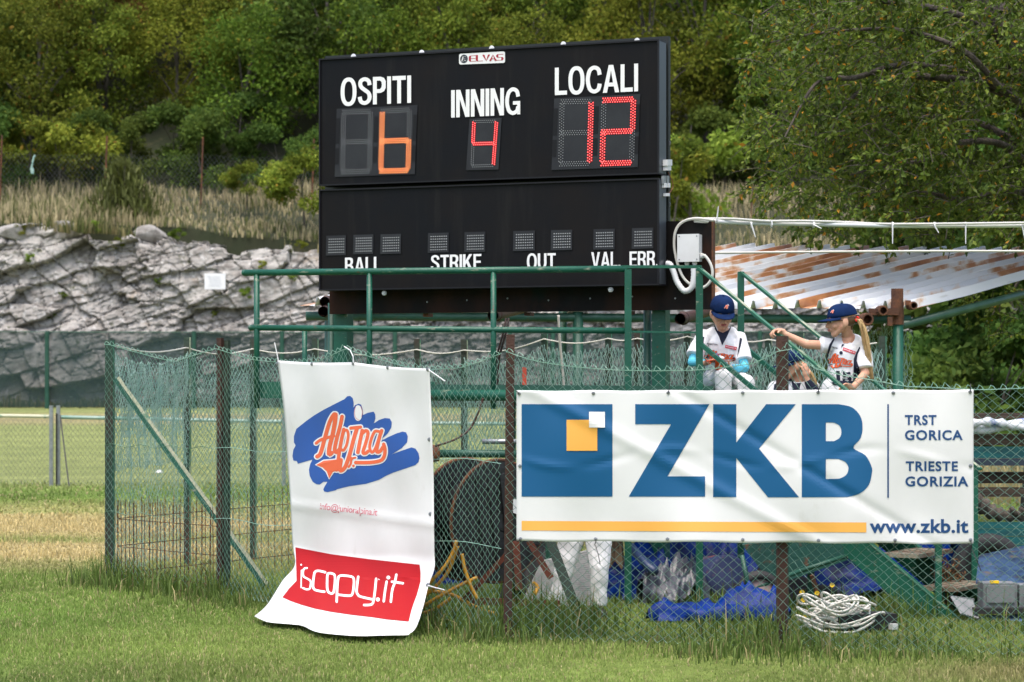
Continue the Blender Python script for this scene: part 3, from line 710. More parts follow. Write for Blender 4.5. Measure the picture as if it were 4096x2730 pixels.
for row, (Y, step) in enumerate(((97.0, 2.9), (102, 3.0), (108, 3.2), (114.5, 3.4), (122, 3.7), (131, 4.2), (141, 4.8))):
    x = -.235 * Y + rt.uniform(-1, 1)
    while x < .235 * Y:
        X = x + rt.uniform(-.9, .9); Yv = Y + rt.uniform(-1.8, 1.8)
        px = 512 + X * FPX / Yv
        r_ = rt.random()
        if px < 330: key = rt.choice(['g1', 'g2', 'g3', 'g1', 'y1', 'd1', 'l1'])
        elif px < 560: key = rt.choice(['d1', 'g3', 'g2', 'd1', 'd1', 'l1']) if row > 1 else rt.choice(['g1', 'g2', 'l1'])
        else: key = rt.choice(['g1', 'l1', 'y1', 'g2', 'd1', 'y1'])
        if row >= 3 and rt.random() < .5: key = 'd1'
        k = key[0]
        plant_tree(key, (X, Yv, float(hz(np.array(X), np.array(Yv))) - .1), rt.uniform(0, 6.28), rt.uniform(.82, 1.15), 'broadleaf_tree', WORD[k][1], 'tree', GRP[k])
        x += step * rt.uniform(.8, 1.2)
def hzf(X, Y): return float(hz(np.array(X, float), np.array(Y, float)))
bx = (97 - 512) * 99.5 / FPX
plant_tree('b1', (bx, 99.4, hzf(bx, 99.4) + 1.6), .4, .95, 'broadleaf_tree', 'rust brown autumn tree among the green trees of the wood', 'tree', None)
# undergrowth along the hilltop fence: bushes one can tell apart
x = -22.0
while x < 23:
    k = rt.choice(['bu', 'bd', 'bd', 'bd', 'bd']); Y = 93.6 + rt.uniform(-.4, 1.4)  # mostly the dark-leaved kind: shadow behind the fence put into the bush colour
    plant_tree(k, (x, Y, hzf(x, Y) - .1), rt.uniform(0, 6.28), rt.uniform(.8, 1.35), 'bush', 'leafy bush of the undergrowth behind the hilltop wire fence', 'bush', 'bushes behind the hilltop fence')
    x += rt.uniform(.9, 1.6)
def bush_at(key, px, row, Y, sc, label, name='bush'):
    p = at(px, row, Y); return plant_tree(key, tuple(p), rt.uniform(0, 6.28), sc, name, label, 'bush', None)
jp_ = at(123, 214, 87.5); jz = hzf(jp_.x, 87.5); gj = np.random.default_rng(9); jn_ = 2600
jun = thing('juniper_bush', 'spiky olive green juniper bush in front of the hilltop fence', 'bush', (jp_.x, 87.5, jz))
sp_ = gj.normal(size=(jn_, 3)) * np.array((.55, .4, .0)); hh_ = gj.random(jn_) ** 1.2 * 1.9; sp_ *= (1.15 - hh_ / 2.2)[:, None] * 1.0; sp_[:, 2] = hh_
jme = blades('foliage', sp_ + np.array((jp_.x, 87.5, jz)), .22 + .3 * gj.random(jn_), .05 + .03 * gj.random(jn_), np.array((.115, .135, .034)) * (.45 + .9 * gj.random((jn_, 1))), lean=.75, seed=4)
link_mesh('foliage', jme, m_blade, jun)
mb = MB()
for k in range(9):
    a_ = k * .7; mb.tube([(jp_.x, 87.5, jz - .1), (jp_.x + .35 * math.cos(a_), 87.5 + .25 * math.sin(a_), jz + .8), (jp_.x + .8 * math.cos(a_), 87.5 + .5 * math.sin(a_), jz + 1.3 + .7 * math.sin(k * 2.1))], [.03, .02, .008], 5)
mb.build('stem', m_bark2, jun)
bush_at('bu', 247, 200, 89.0, .62, 'small bright green bush beside the hilltop fence post')
bush_at('bu', 305, 222, 87.0, 1.15, 'brownish green bush left of the scoreboard on the terrace')
bush_at('bl', 692, 222, 84.0, 1.75, 'pale green bush just right of the scoreboard')
bush_at('bu', 672, 226, 82.5, 1.2, 'olive bush tight against the right edge of the scoreboard')
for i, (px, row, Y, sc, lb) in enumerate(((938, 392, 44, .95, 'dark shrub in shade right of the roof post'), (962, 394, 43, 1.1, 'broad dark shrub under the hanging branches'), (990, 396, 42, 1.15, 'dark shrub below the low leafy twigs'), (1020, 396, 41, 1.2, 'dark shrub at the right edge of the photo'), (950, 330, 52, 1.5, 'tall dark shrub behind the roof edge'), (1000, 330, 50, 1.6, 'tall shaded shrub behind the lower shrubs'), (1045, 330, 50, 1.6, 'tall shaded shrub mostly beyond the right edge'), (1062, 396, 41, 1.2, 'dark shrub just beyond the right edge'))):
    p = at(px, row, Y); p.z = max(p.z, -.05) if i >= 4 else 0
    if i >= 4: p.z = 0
    plant_tree('bd', tuple(p), rt.uniform(0, 6.28), sc * (1.55 if i >= 4 else 1), 'shrub', lb, 'shrub', None)  # dark leaf set again: the shade under roof and tree is in the colour

# ---- the big near tree on the right
def near_tree():
    g = np.random.default_rng(77); rr = random.Random(77)
    base = Vector((6.1, 28.2, 0)); o = thing('elm_tree', 'large elm with yellowing leaves overhanging the rusty roof', 'tree', tuple(base))
    tr = [base - Vector((0, 0, .3)), dd(2440, 620, 28), dd(2420, 420, 27.6), dd(2362, 200, 27.2), dd(2300, 50, 27), dd(2230, -110, 27)]
    pts = crom([tuple(p) for p in tr], 5); mb = MB()
    mb.tube(pts, [.24 - .13 * i / (len(pts) - 1) for i in range(len(pts))], 10)
    mb.build('trunk', m_bark, o, True)
    def S(x, y, Y): return ss(x, y, Y)
    limbs = [[S(4110, 400, 27.2), S(3880, 290, 26.6), S(3790, 275, 26.3), S(3600, 260, 25.8), S(3420, 311, 25.4), S(3337, 311, 25.2), S(3261, 337, 25.0), S(3195, 440, 24.8), S(3128, 572, 24.7)],
             [S(4110, 420, 27.2), S(3900, 330, 26.9), S(3620, 305, 26.4), S(3490, 340, 26.1), S(3390, 407, 26), S(3287, 490, 25.9), S(3242, 590, 25.8)],
             [S(4200, 760, 27.4), S(4024, 585, 26.4), S(3840, 572, 26), S(3745, 630, 25.8), S(3554, 662, 25.7), S(3400, 700, 25.6)],
             [S(4150, 500, 27.4), S(4090, 420, 26.2), S(4000, 350, 25.6), S(3850, 200, 25.4), S(3600, 120, 25.6), S(3300, 130, 25.8), S(3080, 170, 26)],
             [S(4180, 650, 27.4), S(4050, 560, 27.6), S(3880, 480, 28), S(3700, 470, 28.2), S(3500, 520, 28.2), S(3280, 560, 28.2), S(3080, 620, 28)],
             [S(4200, 800, 27.6), S(4040, 760, 26.6), S(3850, 800, 26.2), S(3700, 770, 26), S(3560, 800, 26)],
             [S(4200, 700, 27.6), S(4060, 650, 28.4), S(3900, 700, 28.6), S(3760, 790, 28.6), S(3650, 880, 28.4)],
             [S(4020, 150, 27.1), S(3800, 50, 26.5), S(3500, 0, 26), S(3200, -20, 26), S(3040, 60, 26)],
             [S(4300, 900, 28.4), S(4150, 1000, 30.4), S(4060, 1150, 30.6), S(4000, 1220, 30.5), S(4010, 1330, 30.5)],
             [S(4300, 900, 28.4), S(4100, 980, 30.4), S(3960, 1080, 30.6), S(3890, 1200, 30.6), S(3840, 1250, 30.6)]]
    LP = []
    for k, L in enumerate(limbs):
        q = crom([tuple(p) for p in L], 5); mb = MB()
        mb.tube(q, [(.052 if k < 8 else .03) * (1 - .86 * i / (len(q) - 1)) for i in range(len(q))], 6); mb.build('limb', m_bark, o, True)
        LP.append(np.array(q))
    # leaf sprays: twigs filling the silhouette of the crown, denser to the right
    poly = [(1790, -60), (1745, 60), (1705, 140), (1700, 230), (1690, 390), (1715, 455), (1790, 500), (1850, 555), (1950, 560), (2150, 550), (2353, 545), (2620, 600), (2620, -60)]
    def inside(x, y):
        c = False; n = len(poly)
        for i in range(n):
            (x1, y1), (x2, y2) = poly[i], poly[(i + 1) % n]
            if (y1 > y) != (y2 > y) and x < (x2 - x1) * (y - y1) / (y2 - y1) + x1: c = not c
        return c
    C = []
    while len(C) < 2000:
        x, y = rr.uniform(1680, 2620), rr.uniform(-60, 600)
        if not inside(x, y): continue
        dens = .30 + .70 * min(1, max(0, (x - 1720) / 260))
        dens *= .35 + .75 * min(1, max(0, .55 + .9 * float(fbm(np.array(x * .018), np.array(y * .018), 1.0, 2))))
        if rr.random() < dens: C.append(dd(x, y, rr.uniform(24.8, 29.2)))
    for L in LP[:8]:
        for _ in range(22): C.append(Vector(L[int(len(L) * rr.uniform(.35, .999))]) + Vector((rr.gauss(0, .12), rr.gauss(0, .2), rr.gauss(-.05, .1))))
    for L in LP[8:]:
        for _ in range(16): C.append(Vector(L[int(len(L) * rr.uniform(.45, .999))]) + Vector((rr.gauss(0, .06), rr.gauss(0, .1), rr.gauss(-.04, .06))))
    P = []; D = []; CL = []; tw = MB()
    a, b = np.array((.050, .094, .013)), np.array((.155, .205, .027))
    for ci, c in enumerate(C):
        n = rr.randint(20, 38); L = rr.uniform(.3, .6)
        dr = Vector((rr.gauss(-.35, .55), rr.gauss(-.1, .5), rr.gauss(-.45, .4))).normalized()
        s = Vector(c) - dr * L * .5; e = Vector(c) + dr * L * .5; m = (s + e) / 2 + Vector((0, 0, .05))
        q = [np.array(v) for v in crom([tuple(s), tuple(m), tuple(e)], 3)]
        tw.tube(q, [.006, .0055, .005, .0045, .004, .003, .0025][:len(q)], 3, cap=False)
        lum = rr.uniform(.65, 1.4)
        for k in range(n):
            t = rr.random() ** .8 * (len(q) - 1); i = min(int(t), len(q) - 2); p = q[i] + (q[i + 1] - q[i]) * (t - i)
            sd_ = 1 if k % 2 else -1
            dv = np.array(dr) * .6 + np.array((rr.gauss(0, .5), rr.gauss(0, .5), rr.gauss(-.25, .45)))
            P.append(p); D.append(dv)
            r_ = rr.random()
            if r_ < .018: cc = np.array((.50, .24, .02)) * rr.uniform(.7, 1.2)
            elif r_ < .05: cc = np.array((.30, .25, .03)) * rr.uniform(.6, 1.1)
            else: t2 = rr.random(); cc = (a * (1 - t2) + b * t2) * lum
            CL.append(cc)
    tw.build('twig', m_bark, o)['kind'] = 'stuff'
    P = np.array(P); g = np.random.default_rng(5)
    Vv, t3, cc = leaves(P, np.array(D), .074 * g.uniform(.6, 1.25, len(P)), np.array(CL), g, .5)
    link_mesh('crown', np_mesh('crown', Vv, None, t3, cc), m_leafN, o)['kind'] = 'stuff'
near_tree()

for i, (px, row, sc) in enumerate(((30, 262, .16), (62, 300, .13), (118, 250, .2), (95, 232, .22), (178, 241, .2), (246, 300, .2), (262, 268, .15), (52, 322, .15), (215, 318, .12), (158, 284, .12), (292, 282, .14), (300, 250, .16), (20, 235, .2))):
    z = at(px, row, 85).z; Yc = 84.6 + (z - .6) * .17 - float(rock_disp(np.array([at(px, row, 85).x]), np.array([z]))[0]) - .05; q_ = at(px, row, Yc)
    plant_tree('bu' if i % 3 else 'bl', tuple(q_), i * 1.3, sc, 'ledge_plant', 'small green plant rooted in a crack of the cliff face', 'plant', 'plants in the cracks of the cliff')
# ---- boulders on the cliff rim
m_rockb = M('limestone_boulder', (.28, .27, .255), .9, layers=[((.16, .15, .135), 1.5, .45, .62, None), ((.36, .35, .34), 4, .55, .68, None)], bump=.8, bscale=9)
bp = []
for v in range(6):
    rb = random.Random(40 + v); bm = bmesh.new()
    for _ in range(22):
        d = Vector((rb.gauss(0, 1), rb.gauss(0, 1), rb.gauss(0, 1))).normalized() * rb.uniform(.8, 1.1); bm.verts.new((d.x, d.y, d.z * .6))
    bmesh.ops.convex_hull(bm, input=bm.verts[:]); bmesh.ops.delete(bm, geom=[q for q in bm.verts if not q.link_faces], context='VERTS')
    bmesh.ops.bevel(bm, geom=bm.edges[:], offset=.06, segments=1, affect='EDGES', profile=.5)
    me = bpy.data.meshes.new('boulder'); bm.to_mesh(me); bm.free(); me.materials.append(m_rockb); bp.append(me)
for i, (px, row, Y, s_) in enumerate(((15, 236, 85.9, .75), (66, 243, 86.2, .9), (150, 219, 86.3, .8), (700, 214, 86.5, .8), (718, 216, 86.2, .6), (760, 212, 87, .6))):
    o = bpy.data.objects.new('boulder', bp[i % 6]); COL.objects.link(o); q_ = at(px, row, Y); q_.y = max(q_.y, 85.9); q_.z = max(float(cliff_top(np.array(q_.x))) + .02, hzf(q_.x, q_.y) - .1) - .22 * s_; o.location = q_; o.scale = (s_ * .9, s_ * .75, s_ * .85); o.rotation_euler = (0, rt.uniform(-.25, .25), rt.uniform(0, 6))
    tag(o, 'grey limestone boulder on the grassy rim of the cliff', 'boulder', 'boulders along the cliff rim')
# ================================================================== wire meshes and fences
def wires(name, P, nv, tv, r, mat, parent):
    """P: (K, J, 3) polylines -> three sided tubes"""
    K, J, _ = P.shape; nv = np.array(nv, float); tv = np.array(tv, float)
    off = np.stack([nv * r, -nv * r * .5 + tv * r * .87, -nv * r * .5 - tv * r * .87])
    V = P[:, :, None, :] + off[None, None]
    k = np.arange(K)[:, None, None]; j = np.arange(J - 1)[None, :, None]; a = (k * J + j) * 3; c = np.array([0, 1, 2])[None, None]
    c2 = (c + 1) % 3
    q = np.stack([a + c, a + c2, a + 3 + c2, a + 3 + c], -1).reshape(-1, 4)
    o = link_mesh(name, np_mesh(name, V.reshape(-1, 3), q), mat, parent); return o
def chain_mesh(A, B, top, zbot, p, dz, r, mat, parent, jit=.15, fold=0., seed=1, name='wire_mesh', drop=0.):
    """diamond mesh on the vertical plane A-B; top(s) gives the top height at distance s"""
    g = np.random.default_rng(seed); A = np.array(A, float); B = np.array(B, float); L = np.hypot(*(B - A)); t = (B - A) / L
    K = int(L / p); zt = max(top(s_) for s_ in np.linspace(0, L, 40)); J = int((zt - zbot) / dz) + 1
    k = np.arange(K)[:, None]; j = np.arange(J)[None, :]
    s_ = (k + ((j + k) % 2)) * p + 0 * j
    topv = np.interp(s_, np.linspace(0, L, 200), [top(q) for q in np.linspace(0, L, 200)])
    z = topv - j * (topv - zbot) / (J - 1)
    ph = seed * 1.7
    s2 = s_ + jit * p * (sn(s_, z, 9, ph) + sn(s_, z, 31, ph + 2)) + g.normal(0, jit * p * .12, s_.shape)
    z2 = z + jit * dz * (sn(s_, z, 12, ph + 4) + sn(s_, z, 27, ph + 1)) + g.normal(0, jit * dz * .12, s_.shape)
    nv = np.array([t[1], -t[0]])          # towards the camera side
    dep = fold * (sn(s_, z * .35, 14, ph) + .6 * sn(s_, z * .2, 37, ph + 3)) + (((j + k) % 2) - .5) * r * 1.6
    s2 = np.clip(s2, 0, L)
    P = np.stack([A[0] + t[0] * s2 + nv[0] * dep, A[1] + t[1] * s2 + nv[1] * dep, z2], -1)
    if drop:
        keep = g.random(K) > drop; P = P[keep]
    return wires(name, P, (nv[0], nv[1], 0), (t[0], t[1], 0), r, mat, parent)
def toprow(A, B, pts):
    """pts: (px, row) samples of the top edge -> height as a function of distance from A"""
    W = [on_plane(px, row, A, B) for px, row in pts]
    S = [math.hypot(w.x - A[0], w.y - A[1]) for w in W]; Z = [w.z for w in W]
    if S[0] > S[-1]: S, Z = S[::-1], Z[::-1]
    return lambda s_: float(np.interp(s_, S, Z))
def shift(A, B, d):
    t = Vector((B[0] - A[0], B[1] - A[1])).normalized(); n_ = Vector((t.y, -t.x)) * d
    return (A[0] + n_.x, A[1] + n_.y), (B[0] + n_.x, B[1] + n_.y)

fence = thing('chain_link_fence', 'tall green chain link fence on brown steel posts carrying the two banners', 'fence', (FC[0], FC[1], 0))
def sq_post(x, y, h, w, mat, parent, rz=0., tilt=(0, 0), edge=None):
    mb = MB(); mb.bar((x, y, -.1), (x + tilt[0], y + tilt[1], h), w, w * .85, up=(math.sin(rz), math.cos(rz), 0))
    o = mb.build('post', mat, parent)
    if edge:
        e = MB(); e.bar((x + w * .5 + .004, y, 0), (x + w * .5 + .004 + tilt[0], y + tilt[1], h - .002), .008, w * .8, up=(0, 1, 0)); e.build('flaked_edge', edge, o)
    return o
sq_post(FA[0], FA[1], 2.06, .066, m_post, fence, edge=m_green)
sq_post(FB[0], FB[1], 2.06, .044, m_rustp, fence, .5)
sq_post(FB[0] + .052, FB[1] + .02, 2.04, .044, m_post, fence, .5)
sq_post(FC[0], FC[1], 2.02, .056, m_rustp, fence, tilt=(.02, 0))
sq_post(FD[0], FD[1], 2.0, .066, m_rustp, fence, edge=m_post)
sq_post(FE[0], FE[1], 2.0, .066, m_rustp, fence)
# brace of the corner post
p0, p1 = dd(266, 872, 20.25), Vector((-2.05, 20.05, .02))
mb = MB(); mb.bar(p0, p1, .05, .075, up=(0, -1, .2)); br = mb.build('brace', m_green, fence)
mb = MB(); d = (p1 - p0).normalized(); u = Vector((0, -1, 0)).cross(d).normalized()
if u.z < 0: u = -u
mb.bar(p0 + u * .03 - Vector((0, .034, 0)), p1 + u * .03 - Vector((0, .034, 0)), .006, .028, up=u); mb.build('flaked_edge', m_cream, br)
T1 = [(109, 343), (130, 349), (160, 357), (175, 360), (200, 352), (216, 347)]
T2 = [(216, 347), (238, 354), (252, 358), (290, 362), (318, 360), (345, 347), (370, 355), (410, 366), (430, 368), (460, 366), (480, 360), (500, 352), (510, 346)]
T3 = [(505, 349), (523, 356), (545, 361), (570, 364.5), (610, 368), (650, 369), (690, 368.5), (712, 367), (735, 364), (752, 362), (770, 354), (785, 345), (792, 348), (809, 365), (845, 374), (872, 378), (905, 384.5), (945, 386), (980, 388), (1030, 386), (1120, 384)]
for A, B, T, sd_ in ((FA, FB, T1, 1), (FB, FC, T2, 2), (FC, FE, T3, 3)):
    a, b = shift(A, B, .05); tp = toprow(a, b, T)
    chain_mesh(a, b, tp, .02, .0355, .032, .0027 if sd_ == 3 else .0021, m_wire, fence, jit=.20, fold=.008, seed=sd_)
    Ln = math.hypot(b[0] - a[0], b[1] - a[1]); q = []
    for s_ in np.linspace(0, Ln, 60): q.append((a[0] + (b[0] - a[0]) * s_ / Ln, a[1] + (b[1] - a[1]) * s_ / Ln - .004, tp(s_) - .012))
    mb = MB(); mb.tube(q, .0035, 4)
    g_ = random.Random(sd_)
    for s_ in np.arange(.03, Ln, .071):     # twisted wire ends along the top
        k = s_ / Ln; x, y, z = a[0] + (b[0] - a[0]) * k, a[1] + (b[1] - a[1]) * k, tp(s_)
        mb.tube([(x - .02, y, z - .012), (x - .006, y - .006, z + .012 + g_.uniform(0, .012)), (x + .012, y, z + .006), (x + .024, y - .004, z - .012 + g_.uniform(-.006, .006))], .003, 3)
    mb.build('tension_wire', m_wire, fence)
    for zz in (.62, 1.18):
        if sd_ == 3: continue
        mb = MB(); mb.tube([(a[0] + (b[0] - a[0]) * k, a[1] + (b[1] - a[1]) * k - .006, zz + .012 * math.sin(k * 23)) for k in np.linspace(0, 1, 30)], .0025, 3); mb.build('line_wire', m_wire, fence)

# rusty reinforcing grid at the foot of the corner bay
rg = thing('rebar_grid', 'rusty steel reinforcing grid standing at the foot of the corner fence bay', 'steel grid', (-2.6, 20.6, 0))
def rebar(A, B, h0, h1, n):
    mb = MB()
    for i in range(n):
        k = i / (n - 1); x, y = A[0] + (B[0] - A[0]) * k, A[1] + (B[1] - A[1]) * k; h = h0 + (h1 - h0) * k + random.uniform(-.015, .015)
        mb.tube([(x, y, 0), (x + random.uniform(-.012, .012), y, h)], .004, 4)
    mb.build('upright_bars', m_rust, rg)
    for z in (.1, .33, .56):
        mb = MB(); mb.tube([(A[0], A[1], z + (h0 - .72)), (B[0], B[1], z * 1.02 + (h1 - .72))], .0045, 4); mb.build('cross_bar', m_rust, rg)
rebar((-3.30, 20.26), (-2.36, 19.38), .72, .70, 26)
rebar((-3.32, 20.35), (-1.5, 23.0), .72, .75, 34)
rebar((-2.1, 23.3), (-.4, 23.0), .80, .78, 28)

# ---- net fence behind (practice cage): posts with a white rope and hanging teal netting
cage = thing('netting_fence', 'fence of grey green posts hung with teal netting and a white top rope', 'fence', (0, 22.6, 0))
CP = [(187, 337, 22.6), (253, 338.5, 23.2), (315, 338.5, 23.2), (417, 339, 22.9), (464, 339.5, 22.7), (544, 333.5, 22.3), (608, 333, 22.1), (637, 333, 22.0), (687, 331, 21.9), (735, 334, 21.8), (768, 334, 21.7), (800, 333, 21.6), (838, 336, 21.5), (882, 336, 21.4)]
cw = [at(a, b, c) for a, b, c in CP]
for i, w in enumerate(cw):
    mb = MB(); mb.bar((w.x, w.y, -.1), (w.x, w.y, w.z), .055, .05, up=(0, 1, 0)); po = mb.build('post', m_post, cage)
    e = MB(); e.bar((w.x + .031, w.y - .006, 0), (w.x + .031, w.y - .006, w.z - .003), .008, .045, up=(0, 1, 0)); e.build('flaked_edge', m_flake, po)
chainpts = [Vector((FA[0], FA[1] + .05, 2.03))] + [Vector((w.x, w.y - .04, w.z - (.10 if i < 5 else .05))) for i, w in enumerate(cw)]
q = []
for a, b in zip(chainpts[:-1], chainpts[1:]):
    for k in np.linspace(0, 1, 9)[:-1]: q.append(a.lerp(b, k) - Vector((0, 0, .055 * math.sin(math.pi * k) * min(1, (b - a).length / .8))))
mb = MB(); mb.tube(q, .007, 5); mb.build('top_rope', m_rope, cage)
for i, (a, b) in enumerate(zip(chainpts[:-1], chainpts[1:])):
    if (b - a).length < .15: continue
    f = lambda s_, a=a, b=b: a.z + (b.z - a.z) * s_ / (b - a).length - .05 - .10 * math.sin(math.pi * min(1, s_ / (b - a).length)) * min(1, (b - a).length / .8)
    if i < 5:
        chain_mesh((a.x, a.y), (b.x, b.y), f, .95, .021, .040, .0030, m_net, cage, jit=.55, fold=.03, seed=20 + i, name='net_panel')
        chain_mesh((a.x, a.y - .05), (b.x, b.y - .05), lambda s_, f=f: f(s_) - .12, 1.25, .026, .046, .0030, m_net, cage, jit=.6, fold=.03, seed=60 + i, name='net_panel', drop=.12)
        chain_mesh((a.x, a.y + .03), (b.x, b.y + .03), lambda s_: 1.0, .1, .040, .05, .0022, m_net, cage, jit=.5, fold=.02, seed=90 + i, name='net_panel')
    else:
        for lay in range(2):
            chain_mesh((a.x, a.y - .06 * lay), (b.x, b.y - .06 * lay), lambda s_, f=f, lay=lay: f(s_) - .02 * lay, 1.05, .024 - .004 * lay, .052 + .008 * lay, .0038, m_net, cage, jit=.5, fold=.03, seed=30 + i * 5 + lay, name='net_panel')
# thin translucent curtain netting under the roof at the right
cw2 = thing('netting_curtain', 'gathered teal netting curtain hanging beside the roof post', 'netting', tuple(at(905, 420, 24)))
for lay in range(3):
    a, b = at(838 + 6 * lay, 420, 25.3 + .1 * lay), at(914 - 4 * lay, 420, 25.3 + .1 * lay)
    chain_mesh((a.x, a.y), (b.x, b.y), lambda s_: 2.25 - .05 * math.sin(s_ * 9), .6, .024, .07, .0030, m_net, cw2, jit=.9, fold=.07, seed=140 + lay, name='net_layer', drop=.2)

# ---- low field fence
ff = thing('field_fence', 'low grey chain link fence with a pale top rail across the field', 'fence', (-7, 40, 0))
FL, FR = (-9.6, 40.0), (6.2, 39.2)
fz = lambda px, row: on_plane(px, row, FL, FR)
mb = MB(); mb.tube([tuple(on_plane(-20, 415.5, FL, FR)), tuple(on_plane(50, 416.5, FL, FR))], .03, 8); mb.build('top_rail', m_cream, ff)
mb = MB(); mb.tube([tuple(on_plane(57, 417, FL, FR)), tuple(on_plane(200, 420, FL, FR)), tuple(on_plane(300, 422, FL, FR)), tuple(on_plane(520, 424, FL, FR)), tuple(on_plane(1060, 424, FL, FR))], .03, 8)
mb.build('top_rail', M('pale_green_rail', (.30, .40, .34), .5, layers=[((.10, .25, .19), .9, .45, .6, None)]), ff)
chain_mesh((FL[0], FL[1] + .03), (FR[0], FR[1] + .03), lambda s_: 1.17, .03, .04, .05, .0026, m_steel, ff, jit=.05, seed=5)
for px, h in ((51.5, 1.33), (58.5, 1.33), (284, 1.2), (420, 1.2), (600, 1.2), (-30, 1.2), (900, 1.2)):
    w = on_plane(px, 486, FL, FR); mb = MB(); mb.bar((w.x, w.y - .02, 0), (w.x, w.y - .02, h), .06 if px < 70 else .06, .05, up=(0, 1, 0)); mb.build('post', m_steel, ff)
w0, w1 = on_plane(61, 415, FL, FR), on_plane(78, 482, FL, FR)
mb = MB(); mb.tube([(w0.x, w0.y - .08, w0.z), (w1.x, w1.y - .8, .02)], .012, 5); mb.build('stay_wire', m_tie, ff)
mb = MB(); mb.tube([(w0.x - .06, w0.y - .08, w0.z + .03), (w0.x - .06, w0.y - .08, 0)], .014, 5); mb.build('stay_wire', m_tie, ff)

# ---- tall dark green windscreen fence at the cliff foot
def net_sheet(name, opac, colr, sc):
    m = bpy.data.materials.new(name); m.use_nodes = True; n = m.node_tree.nodes; L = m.node_tree.links; b = n['Principled BSDF']
    b.inputs['Base Color'].default_value = c3(colr); b.inputs['Roughness'].default_value = .9
    tc = n.new('ShaderNodeTexCoord'); t = n.new('ShaderNodeTexNoise'); t.inputs['Scale'].default_value = sc; t.inputs['Detail'].default_value = 4
    L.new(tc.outputs['Object'], t.inputs[0]); mr = n.new('ShaderNodeMapRange'); mr.inputs[1].default_value = .35; mr.inputs[2].default_value = .65; mr.inputs[3].default_value = opac - .12; mr.inputs[4].default_value = opac + .12
    L.new(t.outputs['Fac'], mr.inputs[0]); L.new(mr.outputs[0], b.inputs['Alpha']); return m
m_screen = net_sheet('windscreen_net', .68, (.018, .045, .044), .5)
sf = thing('windscreen_fence', 'long fence of dark green see-through netting at the cliff foot', 'fence', (0, 81, float(gz(81))))
zb = float(gz(81)); ztop = at(0, 331.5, 81).z
for i, (xa, xb) in enumerate(((-21, -13.55), (-13.55, -5.8), (-5.8, 2.2), (2.2, 10.2), (10.2, 18))):
    xs_ = np.linspace(xa + .02, xb - .02, 30); zs_ = np.linspace(zb + .05, ztop, 14)
    X_, Z_ = np.meshgrid(xs_, zs_, indexing='ij'); dep = .06 * fbm(X_, Z_, 1.1, i) - .04
    link_mesh('net_panel', np_mesh('net_panel', np.stack([X_, 81 + dep + 0 * X_, Z_ - .05 * np.sin((X_ - xa) / (xb - xa) * np.pi) * (Z_ - zb) / (ztop - zb)], -1).reshape(-1, 3), grid_faces(30, 14)), m_screen, sf, True)
for px in (47, 194, 282, 395, 510, 553, 640, 760, 880, 1000):
    w = at(px, 390, 80.85); mb = MB(); mb.tube([(w.x, 80.85, zb - .1), (w.x, 80.85, ztop + .02)], .075, 8); mb.build('post', m_greend, sf)
mb = MB(); mb.tube([(-21, 80.86, ztop), (-5, 80.86, ztop - .04), (6, 80.86, ztop - .02), (18, 80.86, ztop)], .018, 5); mb.build('top_cord', m_greend, sf)
mb = MB(); mb.box((-13.6 + 2.0, 80.8, 1.2), .05, .05, .9)
# ---- rusty wire fence on the hilltop
hf = thing('hilltop_fence', 'sagging wire fence on rusty posts along the terrace above the cliff', 'fence', (0, 90.3, 8))
prev = None
for i, (px, rt_, rb) in enumerate(((-60, 134, 200), (2, 135, 199), (107, 136, 200), (203, 137, 202), (314, 139, 208), (420, 144, 212), (530, 152, 214), (640, 168, 216), (753, 186, 222), (868, 190, 226), (985, 195, 228), (1070, 198, 230))):
    a, b = at(px, rt_, 90.2), at(px - 2.5, rb, 90.2); b.z = hzf(b.x, 90.2) - .2
    mb = MB(); mb.bar(b, a, .055, .05, up=(0, 1, 0)); mb.build('post', m_rust, hf)
    if prev:
        pa, pb = prev; z0 = pa.z - .62 if px < 700 else pa.z - .12; z1 = a.z - .62 if px < 700 else a.z - .12
        if px in (1,): pass
        L_ = a.x - pa.x
        chain_mesh((pa.x, 90.2), (a.x, 90.2), lambda s_, z0=z0, z1=z1, L_=L_: z0 + (z1 - z0) * s_ / L_ - .08 * math.sin(math.pi * s_ / L_), min(z0, z1) - 1.75, .085, .105, .0045, m_greybox, hf, jit=.1, seed=200 + i)
    prev = (a, b)
rp = thing('teal_string', 'tangle of teal string hanging on the hilltop fence', 'string', tuple(at(33, 160, 89.9)))
mb = MB(); q = [at(35, 155, 89.95), at(33.5, 158, 89.95), at(32.5, 163, 89.95), at(31.5, 168, 89.95)]; mb.tube([tuple(p) for p in q], .035, 5)
for k in range(10): mb.tube([tuple(at(32 + random.uniform(-1.5, 1.5), 168 + random.uniform(-2, 6), 89.95)) for _ in range(4)], .025, 4)
mb.build('strands', m_net, rp)
